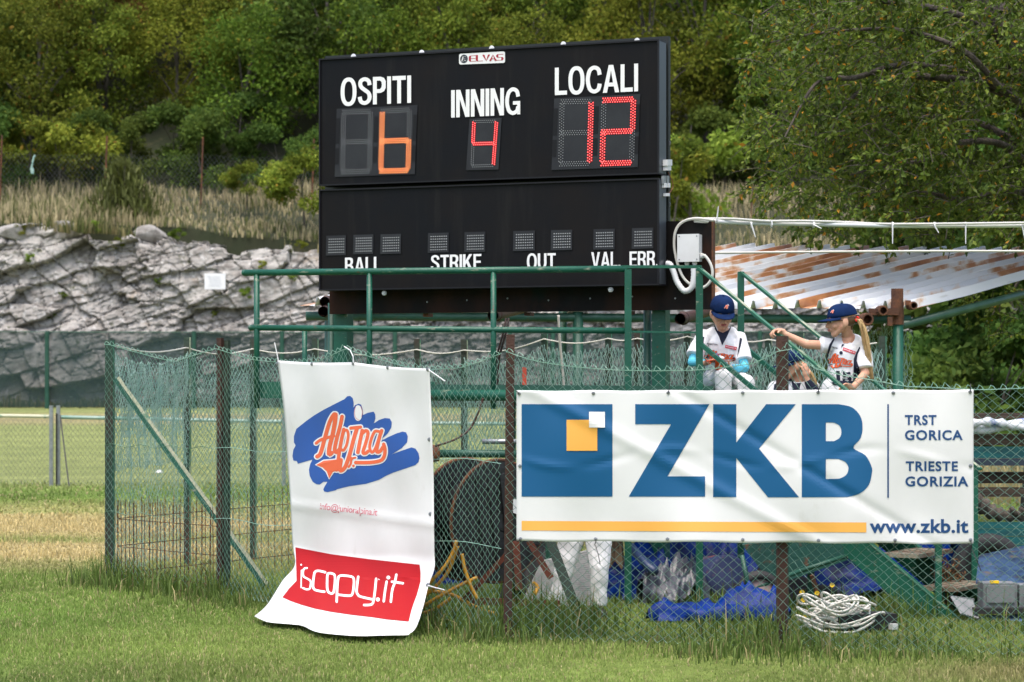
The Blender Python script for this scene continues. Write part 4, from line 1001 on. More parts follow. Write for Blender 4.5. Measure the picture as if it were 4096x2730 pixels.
# ---- white notice on the rock, field markers
sg = thing('notice_board', 'blank looking white notice board fixed to the rock face', 'sign', tuple(dd(494, 665, 83.2)))
c = dd(494, 646.5, 83.0); mb = MB(); mb.box(c, 48 * KD * 83 / FPX, .05, 36.5 * KD * 83 / FPX); mb.build('board', m_paper, sg)
for k in range(6):
    mb = MB(); mb.box(c + Vector((random.uniform(-.03, .03), -.03, .17 - .065 * k)), random.uniform(.3, .5), .008, .012); mb.build('text_line', m_print, sg)
mb = MB()
for sx in (-1, 1): mb.tube([tuple(c + Vector((sx * .5, .0, 0))), tuple(c + Vector((sx * .5, 1.9, 0)))], .03, 5)
mb.build('bracket', m_steel, sg)
for lb, (px, row) in (('white dome marker on the field left of the brown post', (159, 473)), ('white dome marker on the field just right of the brown post', (211.5, 460))):
    Y = 4110 / (row - 383); c = at(px, row, Y); mb = MB(); r0 = 9 * KD * Y / FPX
    mb.lathe([(r0 * 1.05, 0), (r0, .02), (r0 * .8, r0 * .45), (r0 * .4, r0 * .72), (.02, r0 * .8)], (c.x, c.y, .0), n=14)
    tag(mb.build('dome_marker', m_white, None, True), lb, 'marker', None)
c = dd(1205, 876, 20.0)
os_ = MB(); os_.bar((c.x, c.y, 1.6), (c.x, c.y, c.z + .115), .035, .03, up=(0, 1, 0)); os_.bar((c.x, c.y + .06, 1.55), (c.x, c.y + .06, 1.62), .14, .14, up=(0, 1, 0))
tag(os_.build('marker_stake', m_fluo), 'short fluorescent orange stake standing on the platform', 'stake')

# ================================================================== scoreboard
BL = Vector((-1.597, 20.05, 2.465)); BRt = Vector((1.151, 18.9, 2.465))
BU = (BRt - BL); BW = BU.length; BU.normalize(); BN = Vector((BU.y, -BU.x, 0)).normalized()
if BN.y > 0: BN = -BN
BH = 1.923
def bpt(s_, t, n_=0.): return BL + BU * s_ + Vector((0, 0, t)) + BN * n_
def bst(px, row, n_=0.):
    """pixel -> board coordinates on the plane n_ in front of the face"""
    d = Vector(((px - 512) / FPX, 1, -(row - HROW) / FPX)); o = BL + BN * n_ - Vector((0, 0, EYE))
    t = o.dot(BN) / d.dot(BN); p = d * t + Vector((0, 0, EYE)); q = p - (BL + BN * n_)
    return q.dot(BU), q.z
def bmap(x, y, lv): s_, t = bst(x / 4, y / 4); return bpt(s_, t, .0012 + .0022 * lv)     # from 4096 wide pixels
sb = thing('scoreboard', 'large black electronic baseball scoreboard lit with 6, 4 and 12', 'scoreboard', tuple(bpt(BW / 2, 0)))
def bbox_(mb, s0, s1, t0, t1, n0, n1):
    P = [bpt(s0, t0, n0), bpt(s1, t0, n0), bpt(s1, t1, n0), bpt(s0, t1, n0)]; return mb.prism(P, BN * (n1 - n0))
tdiv = bst(640 * 0 + 490, 181.5)[1]
tdiv = (bst(1125 * KD, 416 * KD)[1])
for (t0, t1) in ((tdiv + .008, BH), (0, tdiv - .022)):
    mb = MB(); bbox_(mb, .012, BW - .012, t0 + .012, t1 - .012, -.17, -.004); cb = mb.build('cabinet', m_black, sb)
    mb = MB(); bbox_(mb, BW - .0119, BW, t0 + .012, t1 - .012, -.165, -.006); mb.build('side_panel', m_alu, cb)
    for (a, b, c_, d_) in ((0, BW, t0, t0 + .012), (0, BW, t1 - .012, t1), (0, .012, t0 + .012, t1 - .012), (BW - .012, BW, t0 + .012, t1 - .012)):
        mb = MB(); bbox_(mb, a, b, c_, d_, -.012 if a > .1 or b < .1 else -.17, .012); mb.build('frame_strip', m_trim, cb)
C2 = lambda x, y: (1200 + x / 1.4706, 100 + y / 1.4706)
C3_ = lambda x, y: (1200 + x / 1.3841, 650 + y / 1.3841)
C5 = lambda x, y: (1320 + x / 3.335, 250 + y / 3.335)
C6 = lambda x, y: (2180 + x / 3.2, 230 + y / 3.2)
def letter(txt, q, off=.022, mat=m_white, f=bmap, parent=sb, name='lettering', sp=.93, lv=1):
    pc = text2d(txt, off, sp); o = print_mesh(name, [pc], quadmap(q, f), mat, parent, lv); return o
def block(txt, q): print_mesh('lettering', block2d(txt), quadmap(q, bmap), m_white, sb, 1, .15)
block('OSPITI', [C2(240, 314), C2(655, 297), C2(655, 458), C2(240, 476)])
block('INNING', [C2(890, 384), C2(1297, 366), C2(1297, 527), C2(890, 545)])
block('LOCALI', [C2(1500, 252), C2(1990, 227), C2(1990, 390), C2(1500, 413)])
block('BALL', [C3_(250, 527), C3_(452, 521), C3_(452, 610), C3_(250, 617)])
block('STRIKE', [C3_(725, 513), C3_(1006, 506), C3_(1006, 594), C3_(725, 602)])
block('OUT', [C3_(1257, 505), C3_(1417, 501), C3_(1417, 588), C3_(1257, 593)])
block('VAL.', [C3_(1613, 497), C3_(1775, 493), C3_(1775, 580), C3_(1613, 585)])
block('ERR.', [C3_(1825, 493), C3_(1985, 489), C3_(1985, 575), C3_(1825, 579)])
# maker's plate
pl = MB(); qd = [C2(937, 170), C2(1207, 155), C2(1207, 223), C2(937, 233)]
rr_ = []; 
for cx, cy, a0 in ((.965, .14, 270), (.965, .86, 0), (.035, .86, 90), (.035, .14, 180)):
    for a in (0, 45, 90): rr_.append((cx + .035 * math.cos(R(a0 + a)), cy + .14 * math.sin(R(a0 + a))))
qm = quadmap(qd, bmap)
pl.prism([qm(u, v, .3) for u, v in rr_], BN * .003); plate = pl.build('maker_plate', m_white, sb)
m_logor = M('dark_red_ink', srgb(160, 30, 52), .5); m_logok = M('charcoal_ink', srgb(52, 56, 64), .5)
print_mesh('plate_emblem', [disc2d((.108, .5), .085, .40, 18)], qm, m_logok, plate, 2.2)
print_mesh('emblem_lines', [stroke2d(s_, .018, smooth=False) for s_ in ([(.15, .28), (.09, .28), (.08, .5), (.06, .72), (.10, .72)], [(.05, .5), (.13, .5)], [(.12, .62), (.15, .68)])], qm, m_white, plate, 3.0)
def wide(ch):
    return {'E': [[(.95, .05), (.12, .05), (.02, .2), (.02, .8), (.12, .95), (.95, .95)], [(.02, .5), (.85, .5)]], 'L': [[(.05, .0), (.05, .8), (.18, .95), (.95, .95)]], 'V': [[(.02, .02), (.5, .95), (.98, .02)]], 'A': [[(.02, .98), (.5, .05), (.98, .98)], [(.25, .68), (.75, .68)]], 'S': [[(.95, .05), (.15, .05), (.05, .2), (.05, .4), (.15, .5), (.85, .5), (.95, .62), (.95, .82), (.85, .95), (.02, .95)]]}[ch]
ps = []
for i, ch in enumerate('ELVAS'):
    x0 = .235 + i * .148
    for s_ in wide(ch): ps.append(stroke2d([(x0 + .125 * x, .22 + .56 * y) for x, y in s_], .048, smooth=False))
print_mesh('lettering', ps, qm, m_logor, plate, 2.4, .1)
# seven segment digits made of LED dots
SEG = {'a': ((0, 0), (1, 0)), 'b': ((1, 0), (1, .5)), 'c': ((1, .5), (1, 1)), 'd': ((0, 1), (1, 1)), 'e': ((0, .5), (0, 1)), 'f': ((0, 0), (0, .5)), 'g': ((0, .5), (1, .5))}
def digit(q, on, mat, rows, nlong, parent, core):
    f = quadmap(q, bmap); lit = MB(); dim = MB(); co = MB(); w = .118 if rows == 3 else .085
    def dot(mb, u, v, r, lv):
        c = f(u, v, lv); b0 = len(mb.v)
        mb.add([c + BU * (r * math.cos(a)) + Vector((0, 0, r * math.sin(a))) for a in np.linspace(0, 2 * math.pi, 6, endpoint=False)], [tuple(range(6))])
    wy = w * .5
    for nm, (p, q_) in SEG.items():
        horiz = p[1] == q_[1]
        for rI in range(rows):
            o_ = rI / (rows - 1)
            n_ = nlong[0] if horiz else nlong[1]
            for k in range(n_):
                t = (k + (.5 if rI % 2 else .0)) / n_
                if horiz:
                    vv = {0: o_ * wy, .5: .5 - wy / 2 + o_ * wy, 1: 1 - wy + o_ * wy}[p[1]]
                    uu = .03 + .94 * t + (.0)
                    if abs(uu - .5) > .5 - w * .55 + (0 if p[1] == .5 else .0): 
                        if p[1] == .5 or (uu < .5) == (False): pass
                    u, v = uu, vv
                else:
                    uu = {0: o_ * w, 1: 1 - w + o_ * w}[p[0]]
                    y0 = wy * .9 if p[1] == 0 else .505; y1 = .505 if p[1] == 0 else 1 - wy * .5
                    u, v = uu, y0 + (y1 - y0) * t
                if nm in on:
                    dot(lit, u, v, .0070 if rows == 3 else .0072, 3.2); dot(co, u, v, .0036, 3.7)
                else: dot(dim, u, v, .0036, 3.0)
    for mb, nm, m_ in ((lit, 'lit_leds', mat), (co, 'led_cores', core), (dim, 'unlit_leds', m_led0)):
        if mb.v:
            me = bpy.data.meshes.new(nm); me.from_pydata(mb.v, [], mb.f); link_mesh(nm, me, m_, parent)['kind'] = 'stuff'
def led_panel(q, strips=()):
    f = quadmap(q, bmap); mb = MB(); mb.prism([f(u, v, .25) for u, v in ((0, 0), (1, 0), (1, 1), (0, 1))], BN * .002); o = mb.build('display_panel', m_panel, sb)
    for (u0, u1, v0, v1) in strips:
        mb = MB(); mb.prism([f(u, v, 1.5) for u, v in ((u0, v0), (u1, v0), (u1, v1), (u0, v1))], BN * .0012); mb.build('backing_strip', m_panel2, o)
    return o
st = [(a, b, c_, d_) for a, b in ((.0, .05), (.47, .525), (.955, 1)) for c_, d_ in ((.14, .52), (.58, .82))]
p_ = led_panel([C5(92, 618), C5(1170, 567), C5(1133, 1490), C5(65, 1527)], st)
digit([C5(165, 640), C5(572, 628), C5(555, 1475), C5(150, 1487)], '', m_amber, 3, (13, 11), p_, m_glowA)
digit([C5(680, 628), C5(1092, 605), C5(1070, 1465), C5(660, 1475)], 'fgecd', m_amber, 3, (13, 11), p_, m_glowA)
p_ = led_panel([C2(998, 551), C2(1187, 546), C2(1168, 850), C2(978, 854)])
digit([C2(1020, 563), C2(1165, 560), C2(1145, 832), C2(1008, 836)], 'fgbc', m_red, 2, (11, 10), p_, m_glowR)
p_ = led_panel([C6(120, 525), C6(1220, 468), C6(1188, 1403), C6(85, 1440)], st)
digit([C6(200, 545), C6(622, 535), C6(598, 1380), C6(180, 1390)], 'bc', m_red, 3, (13, 11), p_, m_glowR)
digit([C6(735, 525), C6(1163, 508), C6(1135, 1370), C6(710, 1385)], 'abged', m_red, 3, (13, 11), p_, m_glowR)
for (x0, y0, x1, y1) in ((145, 403, 255, 515), (295, 398, 407, 508), (445, 395, 560, 507), (708, 388, 824, 500), (910, 383, 1027, 497), (1180, 377, 1301, 491), (1389, 372, 1508, 487), (1624, 367, 1743, 483), (1837, 361, 1957, 478)):
    dy = (x1 - x0) * .026; q = [C3_(x0 + 2, y0 + dy), C3_(x1, y0), C3_(x1 - 1, y1 - dy), C3_(x0, y1)]; f = quadmap(q, bmap)
    mb = MB(); mb.prism([f(u, v, .25) for u, v in ((0, 0), (1, 0), (1, 1), (0, 1))], BN * .002); o = mb.build('lamp_panel', m_panel, sb); mb = MB()
    for i in range(8):
        for j in range(6):
            u, v = .16 + i * .105, .18 + j * .135; c = f(u, v, 2.4); mb.add([c + BU * a + Vector((0, 0, b)) for a, b in ((-.005, -.004), (.005, -.004), (.005, .004), (-.005, .004))], [(0, 1, 2, 3)])
    me = bpy.data.meshes.new('unlit_leds'); me.from_pydata(mb.v, [], mb.f); link_mesh('unlit_leds', me, m_led0, o)['kind'] = 'stuff'
def bolt(x, y, parent=sb):
    s_, t = bst(x / 4, y / 4); mb = MB(); c = bpt(s_, t, -.03); mb.lathe([(.018, -.012), (.021, -.006), (.021, .006), (.018, .012)], c, BN, 12); mb.lathe([(.008, .012), (.008, .02)], c, BN, 8); mb.build('eye_bolt', m_wplas, parent)
for x, y in ((305, 182), (707, 159), (1119, 134), (1541, 110), (1975, 89)): bolt(*C2(x, y))
for x, y in ((458, 722), (1713, 703)): bolt(*C3_(x, y))
# latches and plug on the side of the cabinet
def spt(dx, dy): 
    """disp pixel on the side plane of the board"""
    px, row = dx * KD, dy * KD; d = Vector(((px - 512) / FPX, 1, -(row - HROW) / FPX)); o = BRt - Vector((0, 0, EYE)); t = o.dot(BU) / d.dot(BU); return d * t + Vector((0, 0, EYE))
def sbox(x0, y0, x1, y1, nm, mt, par=sb, th=.02):
    P = [spt(x0, y1), spt(x1, y1), spt(x1, y0), spt(x0, y0)]; mb = MB(); mb.prism([p + BU * .003 for p in P], BU * th); return mb.build(nm, mt, par)
for x in (1521.5, 1529):
    la = sbox(x - 2.5, 404, x + 2.5, 424, 'latch', m_steel); sbox(x - 1.5, 421, x + 2.5, 431, 'latch_hook', m_wplas, la, .03)
pg = sbox(1522, 367, 1533, 381, 'plug', m_wplas, th=.04); sbox(1523, 381, 1532, 392, 'plug_collar', m_wplas, pg, .035)
sbox(1523, 444, 1530, 451, 'cable_gland', m_wplas, th=.03)
mb = MB(); mb.tube([tuple(spt(x, y) + BU * .02) for x, y in ((1530, 396), (1534, 405), (1540, 418), (1541, 430), (1536, 440), (1529, 447))], .0035, 5); mb.build('thin_wire', m_copper, sb, True)
for y in (329, 470): 
    P = spt(1536, y); mb = MB(); mb.lathe([(.02, -.004), (.02, .004)], P, BN, 10); mb.build('hinge_eye', m_eye, sb)
# ---- steel back board and stand carrying it
st_ = thing('scoreboard_stand', 'black steel back board on two square green posts carrying the scoreboard', 'stand', tuple(bpt(BW / 2, -2.465, -.3)))
nB = -.205
a0 = bst(747 * KD, 300 * KD, nB)[0]; a1 = bst(1536 * KD, 300 * KD, nB)[0]; b0 = bst(757 * KD, 695 * KD, nB)[0]; b1 = bst(1635 * KD, 620 * KD, nB)[0]
tt = bst(1534 * KD, 83 * KD, nB)[1]; tl = bst(1590 * KD, 507 * KD, nB)[1]; tb = bst(1635 * KD, 711 * KD, nB)[1]
mb = MB(); bbox_(mb, a0, a1, tl + .002, tt, nB - .05, nB); mb.build('upper_board', M('black_green_steel', (.008, .012, .011), .5, layers=[((.05, .045, .03), 6, .62, .72, None)]), st_)
mb = MB(); bbox_(mb, b0, b1, tb, tl, nB - .05, nB); lb_ = mb.build('lower_board', m_blackb, st_)
mb = MB(); bbox_(mb, b1 + .001, b1 + .014, tb, tl, nB - .05, nB + .001); mb.build('rusty_edge', m_rust, lb_)
for k in (.25, .52, .78):
    mb = MB(); bbox_(mb, b0 + (b1 - b0) * k, b0 + (b1 - b0) * k + .05, tb - .03, tb - .002, nB - .14, nB - .051); mb.build('bracket', m_rust, st_)
for i, s_ in enumerate(np.linspace(b0 + .9, b1 - .3, 7)):
    c = bpt(s_, tb + .09 + .01 * (i % 3), nB); mb = MB(); mb.lathe([(.008, 0), (.006, .006)], c, BN, 8); mb.build('rivet', m_steel, st_)
for x0, x1 in ((770, 809), (1500, 1538)):
    c = bst((x0 + x1) / 2 * KD, 735 * KD, nB - .15)[0]; P = bpt(c, 0, nB - .15); mb = MB(); w = (x1 - x0) * KD * P.y / FPX * .86
    mb.bar((P.x, P.y, -.1), (P.x, P.y, BL.z + tb + .15), w, w, up=(BN.x, BN.y, 0)); mb.build('post', m_green, st_)
    mb = MB(); P2 = P - BU * (w * .5 + .075) - BN * .05; mb.tube([(P2.x, P2.y, -.1), (P2.x, P2.y, BL.z + tb + .1)], .033, 10); mb.build('round_post', m_greend, st_, True)
# scaffold tubes poking out under the boards
for i, ((x0, y0, Y0), (x1, y1, Y1)) in enumerate((((743, 716, 21.2), (820, 700, 24.5)), ((1133, 725, 20.6), (1215, 705, 24)), ((1563, 733, 20.2), (1640, 712, 24)), ((746, 694, 21.4), (800, 690, 24)))):
    a, b = dd(x0, y0, Y0), dd(x1, y1, Y1); mb = MB(); mb.tube([tuple(a), tuple(b)], .048, 12, cap=False); mb.tube([tuple(a), tuple(b)], .040, 12, cap=False)
    mb.ell(a.lerp(b, .08), (.055, .03, .06)); tag(mb.build('scaffold_tube', m_rustp, None, True), ('rusty open scaffold tube under the left end of the scoreboard', 'rusty open scaffold tube under the middle of the scoreboard', 'rusty open scaffold tube under the right end of the scoreboard', 'short rusty scaffold tube just under the corrugated sheet end')[i], 'tube', None)

# ---- junction box, conduit and cables
def dtube(name, pts, r, mat, label=None, cat=None, parent=None, n=8, smooth=True, ridge=0):
    q = crom([tuple(p) for p in pts], 8)
    rr2 = r if not ridge else [r * (1 + .13 * (i % 2)) for i in range(len(q))]
    mb = MB(); mb.tube(q, rr2, n); o = mb.build(name, mat, parent, smooth)
    if label: tag(o, label, cat)
    return o
jn = nB + .06
def jp(dx, dy, n_=jn): s_, t = bst(dx * KD, dy * KD, n_); return bpt(s_, t, n_)
jb = thing('junction_box', 'white plastic junction box with cable glands on the black back board', 'junction box', tuple(jp(1582, 600, nB)))
s0, t0 = bst(1557 * KD, 601 * KD, nB + .09); s1, t1 = bst(1605 * KD, 538 * KD, nB + .09)
mb = MB(); bbox_(mb, s0, s1, t0, t1, nB + .002, nB + .075); mb.build('box', m_wplas, jb)
mb = MB(); bbox_(mb, s0 - .003, s1 + .003, t0 - .003, t1 + .003, nB + .077, nB + .09); ld = mb.build('lid', m_wplas, jb)
for a in (.08, .92):
    for b in (.07, .93):
        mb = MB(); mb.lathe([(.006, 0), (.006, .002)], bpt(s0 + (s1 - s0) * a, t0 + (t1 - t0) * b, nB + .0902), BN, 8); mb.build('screw', m_eye, ld)
for x in (.35, .72):
    mb = MB(); c = bpt(s0 + (s1 - s0) * x, t0 - .002, nB + .04); mb.lathe([(.02, 0), (.02, -.018), (.015, -.02), (.015, -.04)], c, (0, 0, 1), 10); mb.build('gland', m_wplas, jb)
mb = MB(); c = bpt(s1 + .002, t0 + (t1 - t0) * .2, nB + .04); mb.lathe([(.022, 0), (.022, .02), (.016, .022), (.016, .04)], c, BU, 10); mb.build('gland', m_wplas, jb)
dtube('conduit', [jp(x, y, nB + .07) for x, y in ((1531, 606), (1540, 608), (1548, 625), (1556, 648), (1572, 668), (1588, 662), (1594, 640), (1594, 612))], .022, m_wplas, 'white ribbed conduit looping from the scoreboard to the junction box', 'conduit', ridge=1)
dtube('cable', [jp(x, y, nB + .05) for x, y in ((1608, 584), (1622, 590), (1634, 610), (1637, 632), (1628, 652), (1610, 662), (1590, 655), (1572, 640), (1560, 615), (1551, 580), (1549, 555), (1552, 532), (1562, 515), (1580, 505), (1605, 502), (1640, 506))], .0115, m_cable, 'off-white cable looping round the junction box on the back board', 'cable')
cb_ = thing('conduit_run', 'long white ribbed conduit strung on a wire above the rusty roof', 'conduit', tuple(dd(1990, 517, 19.2)))
q = [jp(1595, 506, nB + .02), dd(1640, 509, 19.0), dd(1750, 513, 19.4), dd(1900, 516, 19.8), dd(2050, 519, 20.2), dd(2200, 519, 20.6), dd(2360, 518, 21), dd(2560, 515, 21.5), dd(3100, 510, 23)]
qq = crom([tuple(p) for p in q], 40); mb = MB(); mb.tube(qq, [.0175 * (1 + .10 * (i % 2)) for i in range(len(qq))], 8); mb.build('conduit_tube', m_wplas, cb_, True)
dtube('wire_rope', [jp(1600, 503, nB + .02), dd(1680, 503, 19.1), dd(1760, 508, 19.4), dd(1850, 508, 19.6), dd(1950, 511, 19.95), dd(2060, 515, 20.2), dd(2360, 512, 20.95), dd(2560, 509, 21.5), dd(3100, 504, 23)], .011, m_cable, parent=cb_)
for x, y0, y1, dx in ((1647, 507, 474, 4), (1726, 514, 545, 10), (1870, 517, 525, 18), (2051, 517, 560, 0), (2147, 518, 535, 10), (2219, 519, 560, 0), (2349, 518, 550, 6), (1773, 506, 518, 2)):
    Y = 19 + (x - 1640) / 720 * 2; mb = MB(); a, b = dd(x, y0, Y - .03), dd(x + dx if y0 > y1 else x + dx, y1, Y - .04)
    mb.tube([tuple(a), tuple(b)], [.008, .004], 5); mb.lathe([(.026, -.006), (.026, .006)], dd(x, 517 if x > 1700 else 508, Y), (1, 0, 0), 10); mb.build('cable_tie', m_wplas, cb_)
dtube('rope', [jp(1620, 582, nB - .3), dd(1750, 580, 20.5), dd(1960, 578, 20.8), dd(2160, 577, 21.2), dd(2360, 577, 21.6), dd(2560, 577, 22), dd(3100, 575, 23.5)], .010, m_rope, 'thin white rope stretched level just above the rusty roof', 'rope')
dtube('rope', [dd(1283, 724, 21.0), dd(1287, 790, 21.0), dd(1293, 850, 21.0), dd(1297, 905, 21.0)], .011, m_rope, 'pale rope hanging straight down under the scoreboard', 'rope')
for k in (0, 6): dtube('strap', [dd(1163 + k, 732, 20.4), dd(1155 + k, 770, 20.3), dd(1140 + k, 830, 20.3), dd(1138 + k, 900, 20.3)], .009, m_rustp, 'thin dark cable hanging from the middle of the back board' if k == 0 else 'second thin dark cable beside the hanging one', 'cable')

# ================================================================== platform with railing, stairs
pf = thing('platform', 'green steel platform with tube railing below the scoreboard', 'platform', (0, 18.8, 0))
RL, RR = (-2.01, 19.1), (1.42, 18.4)
def rp_(dx, dy, push=0.): 
    a, b = shift(RL, RR, -push); return on_plane(dx * KD, dy * KD, a, b)
mb = MB(); mb.tube([tuple(rp_(562, 627)), tuple(rp_(1000, 622)), tuple(rp_(1443, 617.5))], .026, 12); mb.ell(rp_(562, 627), .026); mb.build('top_rail', m_green, pf, True)
mb = MB(); mb.bar(rp_(1432, 613), rp_(1612, 613), .045, .022); mb.build('top_rail', m_green, pf)
mb = MB(); mb.tube([tuple(rp_(577, 753)), tuple(rp_(1000, 756.5)), tuple(rp_(1440, 760))], .024, 12); mb.ell(rp_(577, 753), .024); mb.build('mid_rail', m_green, pf, True)
mb = MB(); mb.bar(rp_(1449, 762), rp_(1602, 764), .035, .014); mb.build('mid_rail', m_green, pf)
for x, sq in ((590, 0), (849, 0), (1134, 0), (1443, 1), (1607, 1)):
    a, b = rp_(x, 622 if not sq else 618), rp_(x, 905); mb = MB()
    if sq: mb.bar((a.x, a.y, -.05), (a.x, a.y, a.z), .052, .045, up=(0, 1, 0)); mb.build('post', m_green, pf)
    else: mb.tube([(a.x, a.y, 1.5), (a.x, a.y, a.z)], .0225, 10); mb.build('post', m_green, pf, True)
a = rp_(700, 757, .7); b = rp_(700, 900, .7); mb = MB(); mb.tube([(a.x, a.y, 1.55), (a.x, a.y, a.z)], .02, 8); mb.build('post', m_green, pf, True)
a, b = rp_(585, 896, .05), rp_(1000, 896, .05); mb = MB(); mb.bar(a, b, .012, .13); mb.build('toe_board', m_green, pf)
a, b = rp_(585, 888, .045), rp_(1000, 888, .045)
mb = MB(); mb.bar(rp_(990, 890, .03), rp_(1640, 894, .03), .08, .045); mb.build('edge_beam', m_greend, pf)
mb = MB(); mb.tube([tuple(rp_(985, 908, -.01)), tuple(rp_(1640, 910, -.01))], .045, 12); mb.build('edge_tube', m_green, pf, True)
dk = MB(); P = [(RL[0], RL[1] + .08, 1.58), (RR[0] + .25, RR[1] + .08, 1.58), (RR[0] + .55, RR[1] + .72, 1.58), (RL[0] + .3, RL[1] + 1.25, 1.58)]
dk.prism(P, (0, 0, .025)); dk.build('deck', m_greend, pf)
for x, y in ((-1.6, 19.4), (-1.2, 18.95), (.0, 19.3)): 
    mb = MB(); mb.bar((x, y, -.1), (x, y, 1.57), .06, .06, up=(0, 1, 0)); mb.build('leg', m_green, pf)
stc = thing('staircase', 'green steel staircase with checker plate treads and flat handrails', 'staircase', (2.3, 18, 0))
SD = Vector((.853, -.522, 0)); SW = Vector((.38, .62, 0)); S0 = Vector((1.42, 18.4, 1.61)); MS = .766
def stp(r_, w, dz=0.): return S0 + SD * r_ + SW * w + Vector((0, 0, dz - MS * r_))
for w in (0, 1):
    mb = MB(); mb.bar(stp(-.05, w, -.12), stp(2.06, w, -.12), .045, .20, up=(0, 0, 1)); sr = mb.build('stringer', m_green, stc)
    mb = MB(); mb.bar(stp(-.02, w, .0) , stp(2.0, w, .0), .056, .008); mb.build('flaked_edge', m_flake, sr)
    off = .968 if w == 0 else .962
    mb = MB(); mb.bar(stp(.0, w, off), stp(1.98, w, off), .05, .018); hr = mb.build('handrail', m_green, stc)
    mb = MB(); mb.bar(stp(.01, w, off + .0105), stp(1.97, w, off + .0105), .051, .003); mb.build('flaked_edge', m_flake, hr)
    mb = MB(); mb.bar(stp(.0, w, .40), stp(1.95, w, .40), .036, .03); mb.build('lower_rail', m_green, stc)
    P = stp(1.93, w); mb = MB(); mb.bar((P.x, P.y, -.05), (P.x, P.y, P.z + .96), .045, .045, up=(0, 1, 0)); mb.build('rail_post', m_green, stc)
P = stp(0, 1); mb = MB(); mb.bar((P.x, P.y, .0), (P.x, P.y, 2.575), .05, .045, up=(0, 1, 0)); mb.build('rail_post', m_green, stc)
P = stp(.93, 0); mb = MB(); mb.bar((P.x, P.y, -.05), (P.x, P.y, P.z), .05, .05, up=(0, 1, 0)); mb.build('support', m_green, stc)
for k in range(1, 7):
    r0 = .3 * k - .02; z = 1.61 - .23 * k; mb = MB()
    c = [S0 + SD * r0 + SW * .04, S0 + SD * (r0 + .29) + SW * .04, S0 + SD * (r0 + .29) + SW * .96, S0 + SD * r0 + SW * .96]
    mb.prism([Vector((p.x, p.y, z - .03)) for p in c], (0, 0, .03)); tr_ = mb.build('tread', m_plate, stc)
    mb = MB()
    for i in range(9):
        for j in range(4):
            p = S0 + SD * (r0 + .035 + .07 * j) + SW * (.1 + .1 * i); a = Vector((p.x, p.y, z + .0015)); d_ = (SD if (i + j) % 2 else SW.normalized()) * .02; mb.bar(a - d_, a + d_, .007, .003)
    mb.build('tread_pattern', m_plate, tr_)['kind'] = 'stuff'

# ================================================================== corrugated roof of the dugout
rf = thing('dugout_roof', 'rusty white corrugated metal roof on green scaffold poles', 'roof', (4.1, 25, 0))
E0 = at(300, 305.5, 23.9); E1 = at(911.7, 309.5, 25.0); ED = (E1 - E0); EL = ED.length; ED.normalize()
RD = Vector((.777, 1, .194)); RLn = 3.95
UPn = ED.cross(RD).normalized(); 
if UPn.z < 0: UPn = -UPn
pitch = EL / 27.0
prof = [(0, 0), (.62, 0), (.70, .085), (.80, .085), (.90, 0)]
nS = 9; per = 3
for s_ in range(nS):
    pts = []
    for k in range(per):
        for (u, h) in prof: pts.append(((s_ * per + k + u) * pitch, h + .003 * (s_ % 2)))
    pts.append(((s_ + 1) * per * pitch + pitch * .05, .003 * (s_ % 2)))
    n1 = len(pts); n2 = 14; ext = random.uniform(-.05, .12) if s_ < nS - 1 else 0.0
    V_ = []; uv = []
    for (a, h) in pts:
        for k in range(n2):
            t = k / (n2 - 1) * (RLn + ext); p = E0 + ED * a + RD * t + UPn * (h + .006 * math.sin(t * 3 + s_)) ; V_.append(tuple(p)); uv.append((a / pitch, t))
    me = np_mesh('roof_sheet', np.array(V_), grid_faces(n1, n2)); ul = me.uv_layers.new(name='UVMap')
    li = np.zeros(len(me.loops), np.int32); me.loops.foreach_get('vertex_index', li); ul.data.foreach_set('uv', np.array(uv, np.float32)[li].ravel())
    o = link_mesh('roof_sheet', me, m_roof, rf); sm = o.modifiers.new('thickness', 'SOLIDIFY'); sm.thickness = .003
def rtube(nm, a, b, r, mt): mb = MB(); mb.tube([tuple(a), tuple(b)], r, 12); return mb.build(nm, mt, rf, True)
rtube('eave_beam', E0 + Vector((.05, .12, -.10)), E1 + Vector((0, .12, -.10)), .045, m_greend)
rtube('ridge_beam', E0 + RD * 3.7 + Vector((0, 0, -.08)), E1 + RD * 3.7 + Vector((0, 0, -.08)), .04, m_greend)
rtube('slope_beam', E1 + Vector((-.12, -.02, -.17)) + RD * -.02, E1 + RD * 4.0 + Vector((.05, 0, -.17)), .046, M('green_tube_gloss', (.02, .075, .045), .35, layers=[((.05, .12, .08), 2, .4, .7, None)]))
for px, Y, zt_ in ((898, 24.85, 2.56), (578, 24.5, 2.42), (330, 24.2, 2.4)):
    w = at(px, 400, Y); mb = MB(); mb.tube([(w.x, Y, -.1), (w.x, Y, zt_ - .0)], .055, 12); mb.build('pole', m_green if px > 800 else m_greend, rf, True)
for p in (E1 + RD * 3.7, E0 + RD * 3.7):
    mb = MB(); mb.tube([(p.x - .2, p.y, -.1), (p.x - .2, p.y, p.z - .05)], .05, 10); mb.build('pole', m_greend, rf, True)
w = at(898, 300, 24.8); cl = MB(); cl.lathe([(.068, -.17), (.068, .06), (.062, .06), (.062, .20), (.05, .20)], (w.x, 24.85, 2.47), (0, 0, 1), 14)
for dx, dz, r_ in ((-.34, -.09, .062), (.13, .05, .04), (-.18, .0, .05)):
    cl.lathe([(r_, -.09), (r_ * 1.1, -.06), (r_ * 1.1, .06), (r_, .09), (r_ * .72, .09), (r_ * .72, -.02)], (w.x + dx, 24.74, 2.44 + dz), (0.1, -1, 0), 12)
cl.box((w.x - .15, 24.78, 2.43), .3, .07, .07); cl.box((w.x + .09, 24.72, 2.52), .05, .06, .05); cl.box((w.x - .1, 24.7, 2.33), .05, .05, .09)
